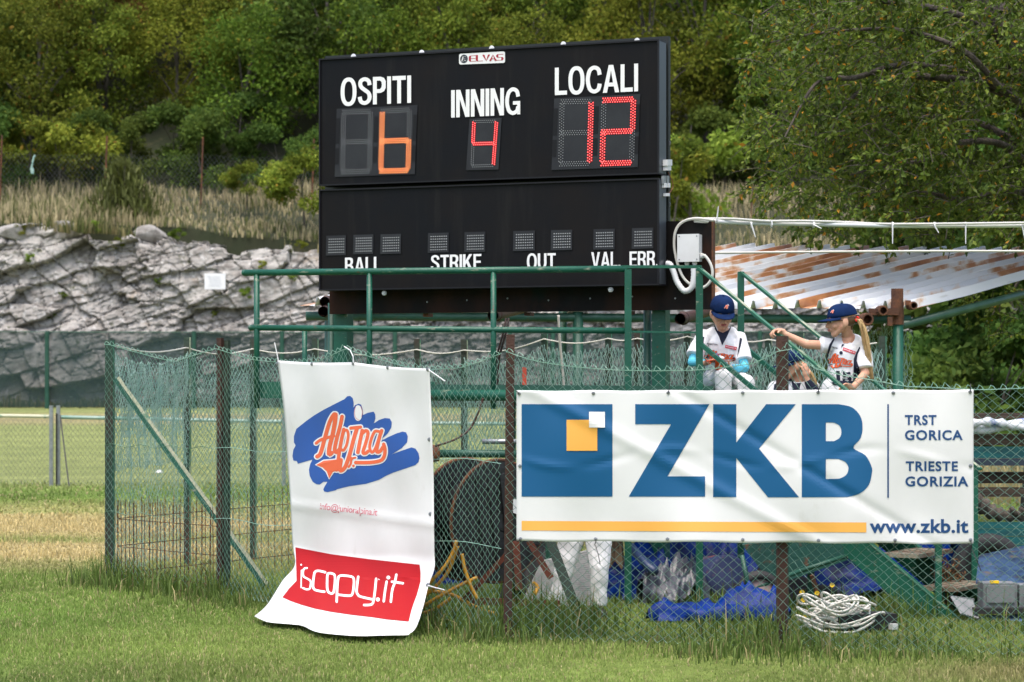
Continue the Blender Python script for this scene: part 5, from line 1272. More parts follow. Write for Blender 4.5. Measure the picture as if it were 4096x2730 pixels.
cl.build('scaffold_clamp', m_rust, rf)
# ================================================================== banners
def eyelet(mapf, x, y, parent, r=.012):
    c = Vector(mapf(x, y, 2.0)); mb = MB(); n_ = (Vector((0, 0, EYE)) - c).normalized(); mb.lathe([(r, 0), (r * 1.05, .002), (r * .45, .003)], c, n_, 10); return mb.build('eyelet', m_eye, parent)
# ---- ZKB banner
ZA = on_plane(1187 * KD, 895 * KD, *shift(FC, FE, .10)); ZB = on_plane(2237 * KD, 895 * KD, *shift(FC, FE, .10))
zA, zB = (ZA.x, ZA.y), (ZB.x, ZB.y)
def zwave(px, row):
    u = (px - 516) / 458; v = (row - 389) / 153
    return .016 * math.sin(u * 9 + v * 2.2) * math.sin(v * 3) + .013 * math.sin(u * 17 - v * 5) * v + .012 * math.sin(u * 37.7 + 1.2) * (1 - v) ** 3 + .010 * math.sin(u * 37.7) * v ** 4 + .007 * math.exp(-((v - .45 - .06 * math.sin(u * 14)) / .03) ** 2) * math.sin(u * 23) + .012 * math.exp(-((u * 1.6 - v - .05) / .05) ** 2) - .010 * math.exp(-((u * 1.8 - v - .62) / .04) ** 2)
def zmap(x, y, lv):
    p = on_plane(x / 4, y / 4, zA, zB); w = zwave(x / 4, y / 4); d = (p - Vector((0, 0, EYE)))
    return Vector((0, 0, EYE)) + d * (1 - (w + .0026 * lv) / d.length)
zk = thing('bank_banner', 'wide white banner with big blue ZKB lettering tied to the fence', 'banner', tuple(on_plane(745, 541, zA, zB)))
nu, nv_ = 170, 60; V_ = []
for i in range(nu):
    for j in range(nv_):
        u, v = i / (nu - 1), j / (nv_ - 1)
        x = 2066 + (3894 - 2066) * u; yt = 1561 - 3 * u + 3.0 * math.sin(u * math.pi * 6) ** 2; yb = 2164 + 12 * u + 4 * math.sin(u * math.pi * 5) ** 2 - 2
        V_.append(tuple(zmap(x, yt + (yb - yt) * v, 0)))
o = link_mesh('banner_sheet', np_mesh('banner_sheet', np.array(V_), grid_faces(nu, nv_)), m_ban, zk, True); sm = o.modifiers.new('t', 'SOLIDIFY'); sm.thickness = .0012; sm.offset = 1
Z1 = lambda x, y: (2000 + x / 1.1226, 1500 + y / 1.1226)
def zpoly(pts): return cut2d(*fill2d([[Z1(*p) for p in L] for L in pts]), 12)
rect = lambda x0, y0, x1, y1: [(x0, y0), (x1, y0), (x1, y1), (x0, y1)]
print_mesh('emblem_square', [zpoly([rect(97, 131, 505, 546)])], zmap, m_bblue, zk, 1)
print_mesh('emblem_amber_square', [zpoly([rect(299, 201, 437, 340)])], zmap, m_borng, zk, 2.6)
print_mesh('emblem_white_square', [zpoly([rect(400, 165, 471, 236)])], zmap, m_white, zk, 4.2)
Bo = [(1355, 131), (1500, 131)] + [tuple(p) for p in crom([(1520, 131), (1580, 145), (1618, 185), (1628, 235), (1618, 285), (1587, 327), (1640, 360), (1668, 410), (1670, 440), (1655, 495), (1615, 532), (1560, 548)], 4)] + [(1355, 549)]
h1 = [(1463, 213), (1490, 213)] + [tuple(p) for p in crom([(1500, 214), (1525, 228), (1533, 255), (1525, 282), (1500, 297)], 4)] + [(1463, 297)]
h2 = [(1463, 377), (1510, 377)] + [tuple(p) for p in crom([(1520, 377), (1552, 392), (1565, 420), (1553, 450), (1522, 466)], 4)] + [(1463, 467)]
for L in ([[(607, 131), (940, 131), (752, 455), (921, 455), (921, 546), (578, 546), (768, 221), (607, 221)]], [[(957, 131), (1061, 131), (1061, 303), (1195, 131), (1328, 131), (1163, 331), (1343, 549), (1203, 549), (1061, 372), (1061, 548), (957, 548)]], [Bo, h1, h2]):
    print_mesh('big_letter', [zpoly(L)], zmap, m_bblue, zk, 1)
print_mesh('divider_line', [zpoly([rect(1739, 131, 1746, 551)])], zmap, m_bnavy, zk, 1)
for t_, x0, x1, y0, y1 in (('TRST', 1818, 1960, 179, 225), ('GORICA', 1818, 2078, 247, 293), ('TRIESTE', 1822, 2056, 387, 432), ('GORIZIA', 1820, 2103, 455, 501)):
    letter(t_, [Z1(x0, y0), Z1(x1, y0), Z1(x1, y1), Z1(x0, y1)], .028, m_bnavy, zmap, zk, sp=1.12)
letter('www.zkb.it', [Z1(1660, 647), Z1(2103, 647), Z1(2103, 710), Z1(1660, 710)], .028, m_bnavy, zmap, zk, sp=1.05)
print_mesh('amber_bar', [cut2d(*fill2d([[Z1(97, 655), Z1(1645, 662), Z1(1645, 707), Z1(97, 698)]]), 30)], zmap, m_borng, zk, 1)
for x, y in ((86, 84), (419, 82), (755, 80), (1090, 80), (1428, 78), (1766, 80), (2111, 76), (89, 409), (2113, 408), (92, 736), (429, 737), (752, 737), (1090, 740), (1430, 743), (1774, 742), (2113, 741)): eyelet(zmap, *Z1(x, y), zk, .011)
for (x0, y0), (x1, y1) in (((755, 80), (763, 35)), ((1428, 78), (1440, 25)), ((2111, 76), (2113, 40)), ((86, 84), (70, 70)), ((92, 736), (75, 750)), ((429, 737), (425, 765)), ((429, 765), (450, 850)), ((1774, 742), (1768, 775)), ((2113, 741), (2118, 780)), ((2118, 780), (2160, 880))):
    mb = MB(); mb.tube([tuple(zmap(*Z1(x0, y0), 3)), tuple(zmap(*Z1((x0 + x1) / 2 + 2, (y0 + y1) / 2), 6)), tuple(zmap(*Z1(x1, y1), 2))], .0035, 4); mb.build('tie', m_tie, zk)

# ---- Alpina / iscopy banner, hanging loosely with its foot blown out over the grass
ap_, bp_ = shift(FB, FC, .11)
TOP = lambda x: 828 + (x - 637) * 19 / 350
LE = crom([(637, 828), (650, 925), (657, 1000), (662, 1080), (668, 1170), (672, 1250), (677, 1299), (649, 1334), (615, 1388), (584, 1416)], 6)
RE = crom([(987, 847), (990, 925), (993, 1010), (996, 1090), (997, 1200), (998, 1270), (998, 1306), (984, 1347), (973, 1392), (957, 1440), (938, 1459)], 6)
BE = crom([(584, 1416), (615, 1429), (667, 1434), (695, 1438), (732, 1453), (816, 1461), (880, 1460), (938, 1459)], 6)
BEa = np.array(BE)
def adepth(dx, dy):
    px = dx * KD; base = on_plane(px, 400, ap_, bp_).y
    yb = float(np.interp(dx, BEa[:, 0], BEa[:, 1])); yt = TOP(dx)
    v = (dy - yt) / (yb - yt); g_ = max(0., min(1., (v - .70) / .30)); g_ = g_ ** 1.55
    gy = 1.655 * FPX / (yb * KD - HROW)
    Y = base + (gy - base) * g_
    k = min(1., max(0., v)) 
    Y += .014 * math.sin(dx * .021 + dy * .008) * k + .008 * math.sin(dx * .055 - dy * .02) + .010 * math.sin(dy * .03 + dx * .012)
    if dy > 1330: Y += .012 * math.sin(dx * .11) * (1 - g_) 
    Y -= .02 * math.exp(-((dy - 1158 - (dx - 660) * .14) / 9.0) ** 2)
    return Y
def amap(x, y, lv):
    dx, dy = x / 1.7407, y / 1.7407; p = dd(dx, dy, adepth(dx, dy)); d = p - Vector((0, 0, EYE))
    return Vector((0, 0, EYE)) + d * (1 - .0022 * lv / d.length)
al = thing('team_banner', 'loose white banner with blue and orange Alpina logo and red iscopy.it panel', 'banner', tuple(dd(800, 1440, 16.9)))
nu, nv_ = 60, 90; V_ = []
def samp(c, t): 
    a = np.array(c); q = t * (len(a) - 1); i = min(int(q), len(a) - 2); return a[i] + (a[i + 1] - a[i]) * (q - i)
TLc, TRc, BLc, BRc = np.array((637, 828.)), np.array((987, 847.)), np.array((584, 1416.)), np.array((938, 1459.))
for i in range(nu):
    u = i / (nu - 1); tp_ = TLc + (TRc - TLc) * u + np.array((0, 5 * math.sin(math.pi * min(1, u * 1.0)) * -1 + 4 * abs(math.sin(u * math.pi * 2))))
    bt = samp(BE, u)
    for j in range(nv_):
        v = j / (nv_ - 1); l, r_ = samp(LE, v), samp(RE, v)
        p = (1 - u) * l + u * r_ + (1 - v) * tp_ + v * bt - ((1 - u) * (1 - v) * TLc + u * (1 - v) * TRc + (1 - u) * v * BLc + u * v * BRc)
        V_.append(tuple(amap(p[0] * 1.7407, p[1] * 1.7407, 0)))
o = link_mesh('banner_sheet', np_mesh('banner_sheet', np.array(V_), grid_faces(nu, nv_)), m_ban, al, True); sm = o.modifiers.new('t', 'SOLIDIFY'); sm.thickness = .0012; sm.offset = 1
A3 = lambda x, y: (1120 + x / 2.529, 1500 + y / 2.529)
A4 = lambda x, y: (1000 + x / 3.096, 2100 + y / 3.096)
BLOB = [(165, 545), (265, 465), (350, 405), (440, 352), (540, 300), (650, 245), (680, 215), (710, 212), (735, 235), (745, 280), (742, 330), (760, 305), (795, 290), (820, 300), (833, 340), (838, 405), (880, 385), (945, 370), (962, 395), (965, 440), (948, 490), (1000, 455), (1060, 435), (1110, 440), (1130, 475), (1125, 530), (1090, 590), (1030, 645), (1022, 665), (1100, 625), (1180, 590), (1240, 572), (1275, 580), (1292, 620), (1285, 680), (1230, 740), (1130, 803), (1230, 765), (1330, 732), (1370, 745), (1400, 790), (1410, 840), (1400, 880), (1370, 910), (1270, 945), (1150, 985), (1080, 1015), (1000, 1060), (870, 1100), (700, 1125), (575, 1155), (565, 1165), (480, 1185), (445, 1178), (438, 1155), (455, 1120), (480, 1080), (440, 1080), (400, 1108), (370, 1105), (330, 1080), (300, 1020), (292, 960), (305, 900), (328, 855), (290, 865), (180, 897), (170, 870), (135, 865), (125, 820), (135, 755), (158, 712), (140, 680), (140, 620)]
lg_ = print_mesh('paint_splash', [cut2d(*fill2d([[A3(*p) for p in BLOB]]), 18)], amap, m_lblue, al, 1.5)
ALP = [([(375, 825), (410, 790), (450, 650), (500, 480), (545, 400), (562, 400)], 40), ([(562, 400), (556, 470), (532, 600), (502, 720), (495, 800), (522, 788)], 44), ([(365, 690), (420, 652), (545, 615)], 30),
       ([(628, 420), (604, 530), (572, 650), (552, 750), (568, 782), (592, 760)], 38), ([(645, 550), (622, 650), (602, 760), (588, 860), (572, 960)], 36), ([(640, 572), (675, 556), (690, 610), (672, 710), (640, 762), (612, 745)], 28),
       ([(715, 537), (815, 527)], 32), ([(778, 540), (747, 640), (716, 760), (686, 860), (652, 940), (612, 968), (606, 930), (616, 860)], 40), ([(832, 562), (806, 680), (787, 782)], 38), ([(822, 600), (868, 562), (890, 592), (866, 690), (838, 780), (862, 792), (892, 770)], 34),
       ([(1000, 572), (960, 570), (925, 640), (906, 730), (930, 782), (965, 740), (1000, 640)], 30), ([(1028, 562), (997, 660), (977, 770), (1010, 772), (1040, 730)], 36), ([(1048, 700), (1062, 760), (1050, 830), (1010, 868), (900, 885), (765, 885)], 36), ([(722, 838), (716, 895), (694, 930)], 22), ([(716, 868), (736, 842), (762, 836)], 20)]
SWO = [(365, 910), (440, 868), (592, 852), (592, 960), (535, 980), (497, 1045), (472, 975), (430, 935)]
def script_pieces(f, extra, n=4, white=False):
    P = [stroke2d([f(*p) for p in pts], (w + extra) * SCL, n=n) for pts, w in ALP]
    if white: P.append(stroke2d([f(*p) for p in SWO], 26 * SCL, closed=True, smooth=False))
    else: P.append(fill2d([[f(*p) for p in SWO]]))
    P.append(disc2d(f(742, 918), (14 + extra * .5) * SCL))
    return P
SCL = 1 / 2.529
print_mesh('script_outline', script_pieces(A3, 26, white=True), amap, m_white, al, 3.0, .10)
print_mesh('script_letters', script_pieces(A3, 0), amap, m_lorng, al, 4.4, .10)
print_mesh('ball', [disc2d(A3(790, 385), 42 / 2.529, 80 / 2.529, 20)], amap, m_white, al, 3)
print_mesh('ball_seam', [stroke2d([A3(*p) for p in s_], 1.6) for s_ in ([(765, 320), (752, 370), (765, 430), (800, 458)], [(815, 315), (832, 370), (825, 420)])], amap, m_mail, al, 4)
letter('info@junioralpina.it', [A3(408, 1290), A3(990, 1352), A3(978, 1445), A3(400, 1378)], .004, m_mail, amap, al)
REDP = [(560, 275), (1000, 360), (1500, 425), (2100, 490), (2112, 600), (2110, 700), (2070, 850), (2030, 960), (2000, 1050), (1965, 1195), (1700, 1170), (1500, 1140), (1250, 1112), (1000, 1075), (800, 1035), (640, 990), (500, 940), (400, 895), (480, 790), (575, 690), (572, 560), (568, 400)]
print_mesh('red_panel', [cut2d(*fill2d([[A4(*p) for p in REDP]]), 10)], amap, m_lred, al, 2.5)
ISC = [([(637, 560), (635, 660), (633, 775)], 0), ([(705, 532), (680, 535), (662, 555), (656, 600), (668, 640), (720, 670), (750, 695), (750, 750), (738, 788), (700, 796), (657, 780)], 0), ([(930, 585), (850, 567), (808, 578), (793, 620), (780, 740), (795, 795), (850, 815), (920, 826)], 0), ([(960, 612), (985, 597), (1030, 605), (1050, 630), (1052, 700), (1038, 820), (1012, 848), (972, 830), (956, 780), (955, 690)], 1), ([(1073, 950), (1079, 800), (1090, 670), (1120, 627), (1240, 635), (1284, 665), (1284, 760), (1268, 850), (1230, 876), (1088, 862)], 0), ([(1340, 640), (1327, 740), (1320, 820), (1337, 862), (1375, 888), (1525, 922)], 0), ([(1562, 665), (1547, 820), (1530, 930), (1515, 975), (1475, 990), (1412, 990)], 0), ([(1692, 700), (1672, 820), (1656, 945)], 0), ([(1812, 615), (1790, 720), (1762, 800), (1744, 950)], 0), ([(1757, 702), (1830, 712), (1893, 722)], 0)]
print_mesh('panel_lettering', [stroke2d([A4(*p) for p in pts], (5.0, 7.6)[i_] if i_ < 2 else 9.2, closed=bool(c_)) for i_, (pts, c_) in enumerate(ISC)] + [disc2d(A4(x, y), r_ / 3.096) for x, y, r_ in ((634, 492, 11), (1583, 922, 25), (1713, 650, 23))], amap, m_white, al, 4.6, .1)
for x, y in ((641, 838), (753, 1065), (1185, 1055)): pass
for x, y in ((1110, 1455), (1249, 1456), (1414, 1454), (1552, 1470), (1712, 1478), (1718, 1758), (1722, 2056), (1712, 2340)): eyelet(amap, x, y, al, .014)
for pts in ([(1114, 1448), (1107, 1410), (1098, 1370)], [(1414, 1450), (1412, 1425), (1400, 1400), (1377, 1386)], [(1716, 1480), (1745, 1500), (1780, 1525)], [(1712, 2342), (1740, 2350), (1778, 2360)]):
    mb = MB(); mb.tube([tuple(amap(x, y, 5)) for x, y in pts], .0042, 5); mb.build('tie', m_wplas, al)

# ================================================================== clutter behind the fence
def crumple(name, label, cat, cx, cy, lx, ly, h, mat, rz=0., seed=1, peaks=None, n=25):
    g = np.random.default_rng(seed); u = np.linspace(-1, 1, n); U, W_ = np.meshgrid(u, u, indexing='ij')
    rad = np.sqrt(U ** 2 + W_ ** 2); edge = 1 + .22 * np.sin(np.arctan2(W_, U) * 3 + seed) + .12 * np.sin(np.arctan2(W_, U) * 7 + seed * 2)
    f = np.clip(1 - (rad / edge) ** 2, 0, 1) ** .6
    rid = sum((1 - np.abs(sn(U, W_, k_, seed + k_))) ** 6 * a_ for k_, a_ in ((2.6, .75), (5.1, .5), (9, .22), (21, .04)))
    Z = h * f * (.18 + 1.05 * rid) * (1 + .35 * (g.random(U.shape) - .5)) + .015
    if peaks is not None:
        for (pu, pw, ph, pr) in peaks: Z += ph * np.exp(-((U - pu) ** 2 + (W_ - pw) ** 2) / pr ** 2) * (.8 + .3 * rid)
    sq = np.minimum(1, edge / np.maximum(rad, 1e-3)); Uc, Wc = U * np.minimum(sq, 1.0), W_ * np.minimum(sq, 1.0)
    Uc = Uc + .08 * sn(U, W_, 9, seed); Wc = Wc + .08 * sn(U, W_, 8, seed + 2)
    ca, sa = math.cos(rz), math.sin(rz); X = cx + lx / 2 * Uc * ca - ly / 2 * Wc * sa; Y = cy + lx / 2 * Uc * sa + ly / 2 * Wc * ca
    o = link_mesh(name, np_mesh(name, np.stack([X, Y, Z], -1).reshape(-1, 3), grid_faces(n, n)), mat, None); tag(o, label, cat); return o
def gp(px, row): Y = 4110 / (row - 383); return (px - 512) * Y / FPX, Y
x, y = gp(716, 620); crumple('tarpaulin', 'folded bright blue tarpaulin lying in the grass in front of the posts', 'tarpaulin', x + .02, y - .02, 1.02, .5, .20, m_tarp, -.06, 3)
x, y = gp(640, 601); crumple('tarpaulin', 'blue tarpaulin heaped behind the white trouser legs', 'tarpaulin', x, y + .2, .9, .6, .36, m_tarp, .2, 5)
x, y = gp(700, 596); crumple('tarpaulin', 'tall crumpled blue tarpaulin draped over rusty drums behind the green posts', 'tarpaulin', x + .1, y + .5, 1.6, .9, .50, m_tarp, 0, 9, [(.1, 0, .30, .3), (-.5, .2, .12, .25)])
x, y = gp(690, 603); crumple('plastic_sheet', 'shiny grey plastic sheet on the heap of blue tarpaulin', 'plastic sheet', x - .1, y - .08, .6, .4, .34, m_tarpg, .3, 12)
x, y = gp(925, 596); crumple('tarpaulin', 'upright blue tarpaulin behind the lower stair treads', 'tarpaulin', x + .05, y + .75, .95, .45, .55, m_tarp, .1, 15, [(-.2, 0, .25, .5)])
x, y = gp(965, 592); crumple('tarpaulin', 'dark blue tarpaulin slumped beside the timber rack', 'tarpaulin', x + .02, y + .4, .6, .5, .62, m_tarp, -.1, 19)
x, y = gp(800, 600); crumple('tarpaulin', 'low dark blue tarpaulin under the wheelbarrow tray', 'tarpaulin', x + .15, y + .35, 1.5, .7, .36, m_tarp, 0, 23)
x, y = gp(850, 594); crumple('tarpaulin', 'dark blue tarpaulin bundle under the upper stair treads', 'tarpaulin', x - .05, y + .7, 1.0, .6, .42, m_tarp, .1, 44)
x, y = gp(655, 597); crumple('plastic_sheet', 'black plastic sheeting bunched between the two green posts', 'plastic sheet', x, y + .1, .7, .45, .26, m_rub, 0, 47)
x, y = gp(790, 604); crumple('plastic_sheet', 'black plastic sheeting lying behind the brown post', 'plastic sheet', x, y + .1, .9, .4, .16, m_rub, 0, 49)
x, y = gp(540, 606); crumple('plastic_sheet', 'black rubber sheeting slumped beside the cable reel', 'plastic sheet', x - .02, y + .25, .6, .5, .45, m_rub, 0, 52)
x, y = gp(440, 588); crumple('tarpaulin', 'blue tarpaulin end showing beside the loose banner', 'tarpaulin', x + .02, y + .35, .5, .5, .35, m_tarp, 0, 27, [(.2, .2, .5, .4)])
x, y = gp(1008, 622); crumple('plastic_sheet', 'flat muddy blue sheet on the grass at the right edge', 'plastic sheet', x + .2, y, .75, .25, .04, m_tarpd, 0, 31)
# rusty half buried drum
dr = MB(); x, y = gp(712, 600); dr.lathe([(.0, -.2), (.17, -.2), (.18, -.18), (.18, -.02), (.185, 0), (.18, .02), (.18, .22), (.16, .23), (.0, .23)], (x + .05, y + .12, .16), (.35, -1, .1), 20)
tag(dr.build('steel_drum', M('rusty_blue_drum', srgb(60, 70, 110), .5, layers=[(srgb(170, 84, 40), 4, .46, .58, None)], bump=.3), None, True), 'small rusty blue drum half hidden in the tarpaulins', 'drum')
# big dirty blue panel at the right edge, black tyre behind it
pn = MB(); a = [at(979, 555, 17.7), at(1060, 538, 17.5), at(1062, 585, 17.5), at(1030, 590, 17.6), at(975, 588, 17.7)]; pn.prism(a, (0.02, .04, 0)); tag(pn.build('metal_panel', m_tarpd), 'dirty pale blue metal panel leaning below the timber rack', 'panel')
ty = thing('tyre', 'black car tyre in the dark under the timber rack', 'tyre', (3.42, 18.3, 0)); mb = MB()
c = at(988, 573, 18.2); mb.lathe([(.16, -.09), (.25, -.09), (.28, -.06), (.285, 0), (.28, .06), (.25, .09), (.16, .09), (.15, 0), (.16, -.09)], (c.x, c.y, .285), (.15, -1, 0), 28, cap=False); mb.build('tread', m_rub, ty, True)
mb = MB(); mb.lathe([(.0, .0), (.15, .01), (.155, -.05)], (c.x, c.y, .285), (.15, -1, 0), 20, cap=False); mb.build('rim', m_rustp, ty, True)
# timber rack with its load
rk = thing('timber_rack', 'teal and brown rack for timber at the right edge behind the fence', 'rack', (3.9, 18.6, 0))
def rbar(row0, row1, nm, mt, x0=972, x1=1085, Y=18.5, dp=.1, slope=0., par=None, lab=None, cat=None):
    a, b = at(x0, (row0 + row1) / 2, Y), at(x1, (row0 + row1) / 2 + slope, Y); mb = MB(); mb.bar(a, b, dp, (row1 - row0) * Y / FPX); o = mb.build(nm, mt, par)
    if lab: tag(o, lab, cat)
    return o
for i, (r0, r1) in enumerate(((522, 528.5), (529, 536), (536.5, 544), (544.5, 551))): rbar(r0, r1, 'side_board', m_teal2, dp=.03 + .006 * (i % 2), Y=18.3, par=rk)
rbar(552, 556.5, 'ledge', m_steel, dp=.16, Y=18.25, par=rk, slope=3)
rbar(458.5, 465.5, 'tube_rail', M('dark_blue_tube', (.02, .03, .05), .4), dp=.06, Y=18.5, par=rk)
for x in (3.55, 4.35):
    mb = MB(); mb.bar((x, 18.75, 0), (x, 18.75, 1.5), .07, .07, up=(0, 1, 0)); mb.build('upright', m_greend, rk)
    mb = MB(); mb.bar((x, 18.35, .1), (x, 19.2, .1), .07, .07); mb.build('foot', m_greend, rk)
rbar(413, 418.5, 'timber_beam', m_wood, Y=18.75, par=None, dp=.16, lab='top brown timber beam on the rack at the right edge', cat='timber')
rbar(434, 445, 'timber_beam', m_wood, Y=18.6, lab='thick dark timber beam under the white tarpaulin roll', cat='timber', dp=.12)
rbar(446.5, 458, 'board', m_teal2, Y=18.55, lab='teal painted board between the timber beams', cat='board', dp=.06)
rbar(472, 483, 'timber_beam', m_wood, Y=18.7, lab='grey weathered timber beam below the teal board', cat='timber', dp=.12)
rbar(487.5, 496.5, 'timber_beam', m_wood, Y=18.6, lab='lowest dark timber beam above the branch', cat='timber', dp=.10)
mb = MB(); q = crom([tuple(at(px, row, 18.45)) for px, row in ((970, 424), (985, 422), (1000, 423), (1012, 425.5), (1030, 428), (1085, 430))], 5); mb.tube(q, [.032 + .008 * math.sin(i * 1.3) for i in range(len(q))], 9); q2 = crom([tuple(at(px, row, 18.5)) for px, row in ((970, 428.5), (985, 430), (1000, 427), (1030, 422), (1085, 421))], 5); mb.tube(q2, .035, 9)
tag(mb.build('tarpaulin_roll', M('white_blue_sheet', (.55, .57, .60), .5, layers=[(srgb(50, 84, 150), 5, .52, .62, None)]), None, True), 'rolled white and blue sheet laid along the timber rack', 'sheet')
mb = MB(); q = crom([tuple(at(px, row, 18.35)) for px, row in ((968, 500), (978, 503), (990, 511), (1003, 515), (1016, 516), (1024, 509))], 5); mb.tube(q, [.075 - .045 * i / (len(q) - 1) + .012 * math.sin(i * 1.9) for i in range(len(q))], 9); mb.tube([tuple(at(1016, 515, 18.3)), tuple(at(1011, 507, 18.3))], .02, 6)
tag(mb.build('branch', m_bark, None, True), 'gnarled grey branch lying on the teal boards', 'branch')
for i, (a, b) in enumerate((((995, 452), (990, 470)), ((990, 470), (1002, 487)), ((1006, 472), (1005, 520)))): pass
# wheelbarrow
wb = thing('wheelbarrow', 'old teal wheelbarrow with a pale hubbed black wheel lying among the tarpaulins', 'wheelbarrow', (1.8, 17.6, 0))
wc = at(759, 595, 17.55)
mb = MB(); mb.lathe([(.115, -.04), (.15, -.045), (.175, -.02), (.18, 0), (.175, .02), (.15, .045), (.115, .04), (.115, -.04)], wc, (.2, -1, .05), 26, cap=False); wl = mb.build('wheel', m_rub, wb, True)
mb = MB(); mb.lathe([(.0, .05), (.03, .05), (.035, .03), (.10, .022), (.118, .03), (.118, -.02)], wc, (.2, -1, .05), 22, cap=False); mb.build('hub', m_hub, wl)
T_ = [(742, 545), (838, 536), (848, 560), (790, 580), (764, 574)]
tri = [at(px, r_, 17.75) for px, r_ in T_]; mb = MB(); n5 = 5
inn = [at(px, r_, 18.35) + Vector((.05, 0, .10)) for px, r_ in T_]
mb.add(tri + inn, [(0, 1, 2, 3, 4)] + [(k, (k + 1) % 5, 5 + (k + 1) % 5, 5 + k) for k in range(5)]); o = mb.build('tray', m_teal, wb); o.modifiers.new('t', 'SOLIDIFY').thickness = .006
for (a, b, Y0, Y1) in (((731, 597), (800, 571), 17.5, 17.6), ((800, 571), (846, 556), 17.6, 17.7), ((751, 600), (742, 555), 17.45, 17.5)):
    mb = MB(); mb.tube([tuple(at(*a, Y0)), tuple(at(*b, Y1))], .017, 8); mb.build('frame_tube', m_greend, wb, True)
mb = MB(); mb.bar(at(812, 575, 17.7), at(820, 604, 17.75), .02, .03); mb.build('leg', m_rust, wb)
# cable reel with rusty rims on its stand
cr = thing('cable_reel', 'big dark wooden cable reel with rusty rims behind the fence', 'cable reel', (-.2, 17.1, 0))
N_ = Vector((.66, -.75, 0)).normalized(); TG = Vector((.75, .66, 0)).normalized(); ZU = Vector((0, 0, 1))
cN = Vector((-.10, 17.0, EYE - (521 - 383) * 17.0 / FPX)); RR_ = .43
def flange(c, tilt, ang):
    U_ = (TG * math.cos(ang) + ZU * math.sin(ang)); W2 = (-TG * math.sin(ang) + ZU * math.cos(ang)); n = 7
    for k in range(n):
        a0_ = -1 + 2 * k / n + .006; a1_ = -1 + 2 * (k + 1) / n - .006
        poly = [(a, s_ * math.sqrt(max(0, 1 - a * a))) for s_, rng_ in ((1, np.linspace(a0_, a1_, 5)), (-1, np.linspace(a1_, a0_, 5))) for a in rng_]
        mb = MB(); dz_ = random.uniform(-.006, .006); mb.prism([c + U_ * (RR_ * .985 * a) + W2 * (RR_ * .985 * b) + N_ * (dz_ - .018) for a, b in poly], N_ * .03); mb.build('plank', m_drum, cr)
    mb = MB(); q = [c + (TG * math.cos(t) + ZU * math.sin(t)) * RR_ for t in np.linspace(0, 2 * math.pi, 48, endpoint=False)]
    mb.tube([tuple(p) for p in q], .013, 6, closed=True); mb.build('rim', m_rust, cr, True)
flange(cN, 0, 1.25); cF = cN - N_ * .36; flange(cF, 0, .35)
mb = MB(); mb.lathe([(.27, -.33), (.27, -.03)], cN, N_, 28); mb.build('core', m_drum, cr, True)
for k in range(3):
    a = cN + N_ * .016 + TG * (-.12 + .11 * k) - ZU * .34 * (.9 - .1 * k); b = cN + N_ * .016 + TG * (-.20 + .11 * k) + ZU * .33; mb = MB(); mb.bar(a, b, .045, .02, up=N_); mb.build('batten', m_drum, cr)
mb = MB(); mb.lathe([(.035, .012), (.035, .016)], cN + TG * .12 - ZU * .08, N_, 16); mb.build('hole', m_tie, cr)
mb = MB(); mb.box(cN + N_ * .03 + TG * .1 + ZU * .13, .001, .001, .001); 
P = [cN + N_ * .034 + TG * a + ZU * b for a, b in ((.10, .06), (.19, .03), (.20, .15), (.07, .155))]; mb = MB(); mb.prism(P, N_ * .002); mb.build('paper_label', m_white, cr)
for a, b, Y0, Y1, w in (((509, 552), (464, 600), 16.75, 16.85, .035), ((516, 541), (519, 590), 16.9, 16.9, .05), ((529, 541), (551, 578), 17.0, 17.0, .045), ((468, 601), (560, 604), 16.95, 16.95, .05)):
    mb = MB(); mb.bar(at(*a, Y0), at(*b, Y1), w, w * .6, up=(0, -1, 0)); mb.build('stand_bar', m_redrust, cr)
# dark green slanted strut in front of the reel
mb = MB(); mb.bar(at(548, 535, 17.35), at(577, 612, 17.0), .07, .06, up=(0, -1, 0)); tag(mb.build('strut', M('near_black_green_paint', (.004, .018, .012), .55, spec=.2)), 'dark green slanted steel strut crossing in front of the white trouser leg', 'strut')
# hose
K2 = lambda x, y: (1700 + x / 2.24, 1800 + y / 2.24)
yh = MB()
for i, pts in enumerate(([(285, 810), (250, 920), (180, 1040), (90, 1140), (20, 1210), (-40, 1250)], [(292, 860), (215, 1075), (120, 1200), (20, 1290), (-40, 1320)], [(330, 930), (360, 1080), (420, 1240), (470, 1335)], [(470, 1140), (300, 1220), (100, 1330), (-30, 1410)], [(235, 1325), (100, 1420), (-20, 1465)], [(20, 1270), (70, 1265), (250, 1300), (420, 1390), (600, 1460), (690, 1482)])):
    q = crom([tuple(ss(*K2(x, y), 16.62 + .05 * i)) for x, y in pts], 6); q = [(p[0], p[1], max(p[2], .02)) for p in q]; yh.tube(q, .0135, 7)
tag(yh.build('hose', m_yel, None, True), 'tangled yellow hose lying under the cable reel', 'hose')
x, y = gp(548, 604); mb = MB(); q = crom([tuple(ss(2130, 2330, 17.1)), tuple(ss(2150, 2350, 17.1)), tuple(ss(2135, 2380, 17.05))], 5); mb.tube([tuple(p) for p in q], .016, 6); tag(mb.build('hose', m_yel, None, True), 'short yellow hose end left of the white trousers', 'hose')
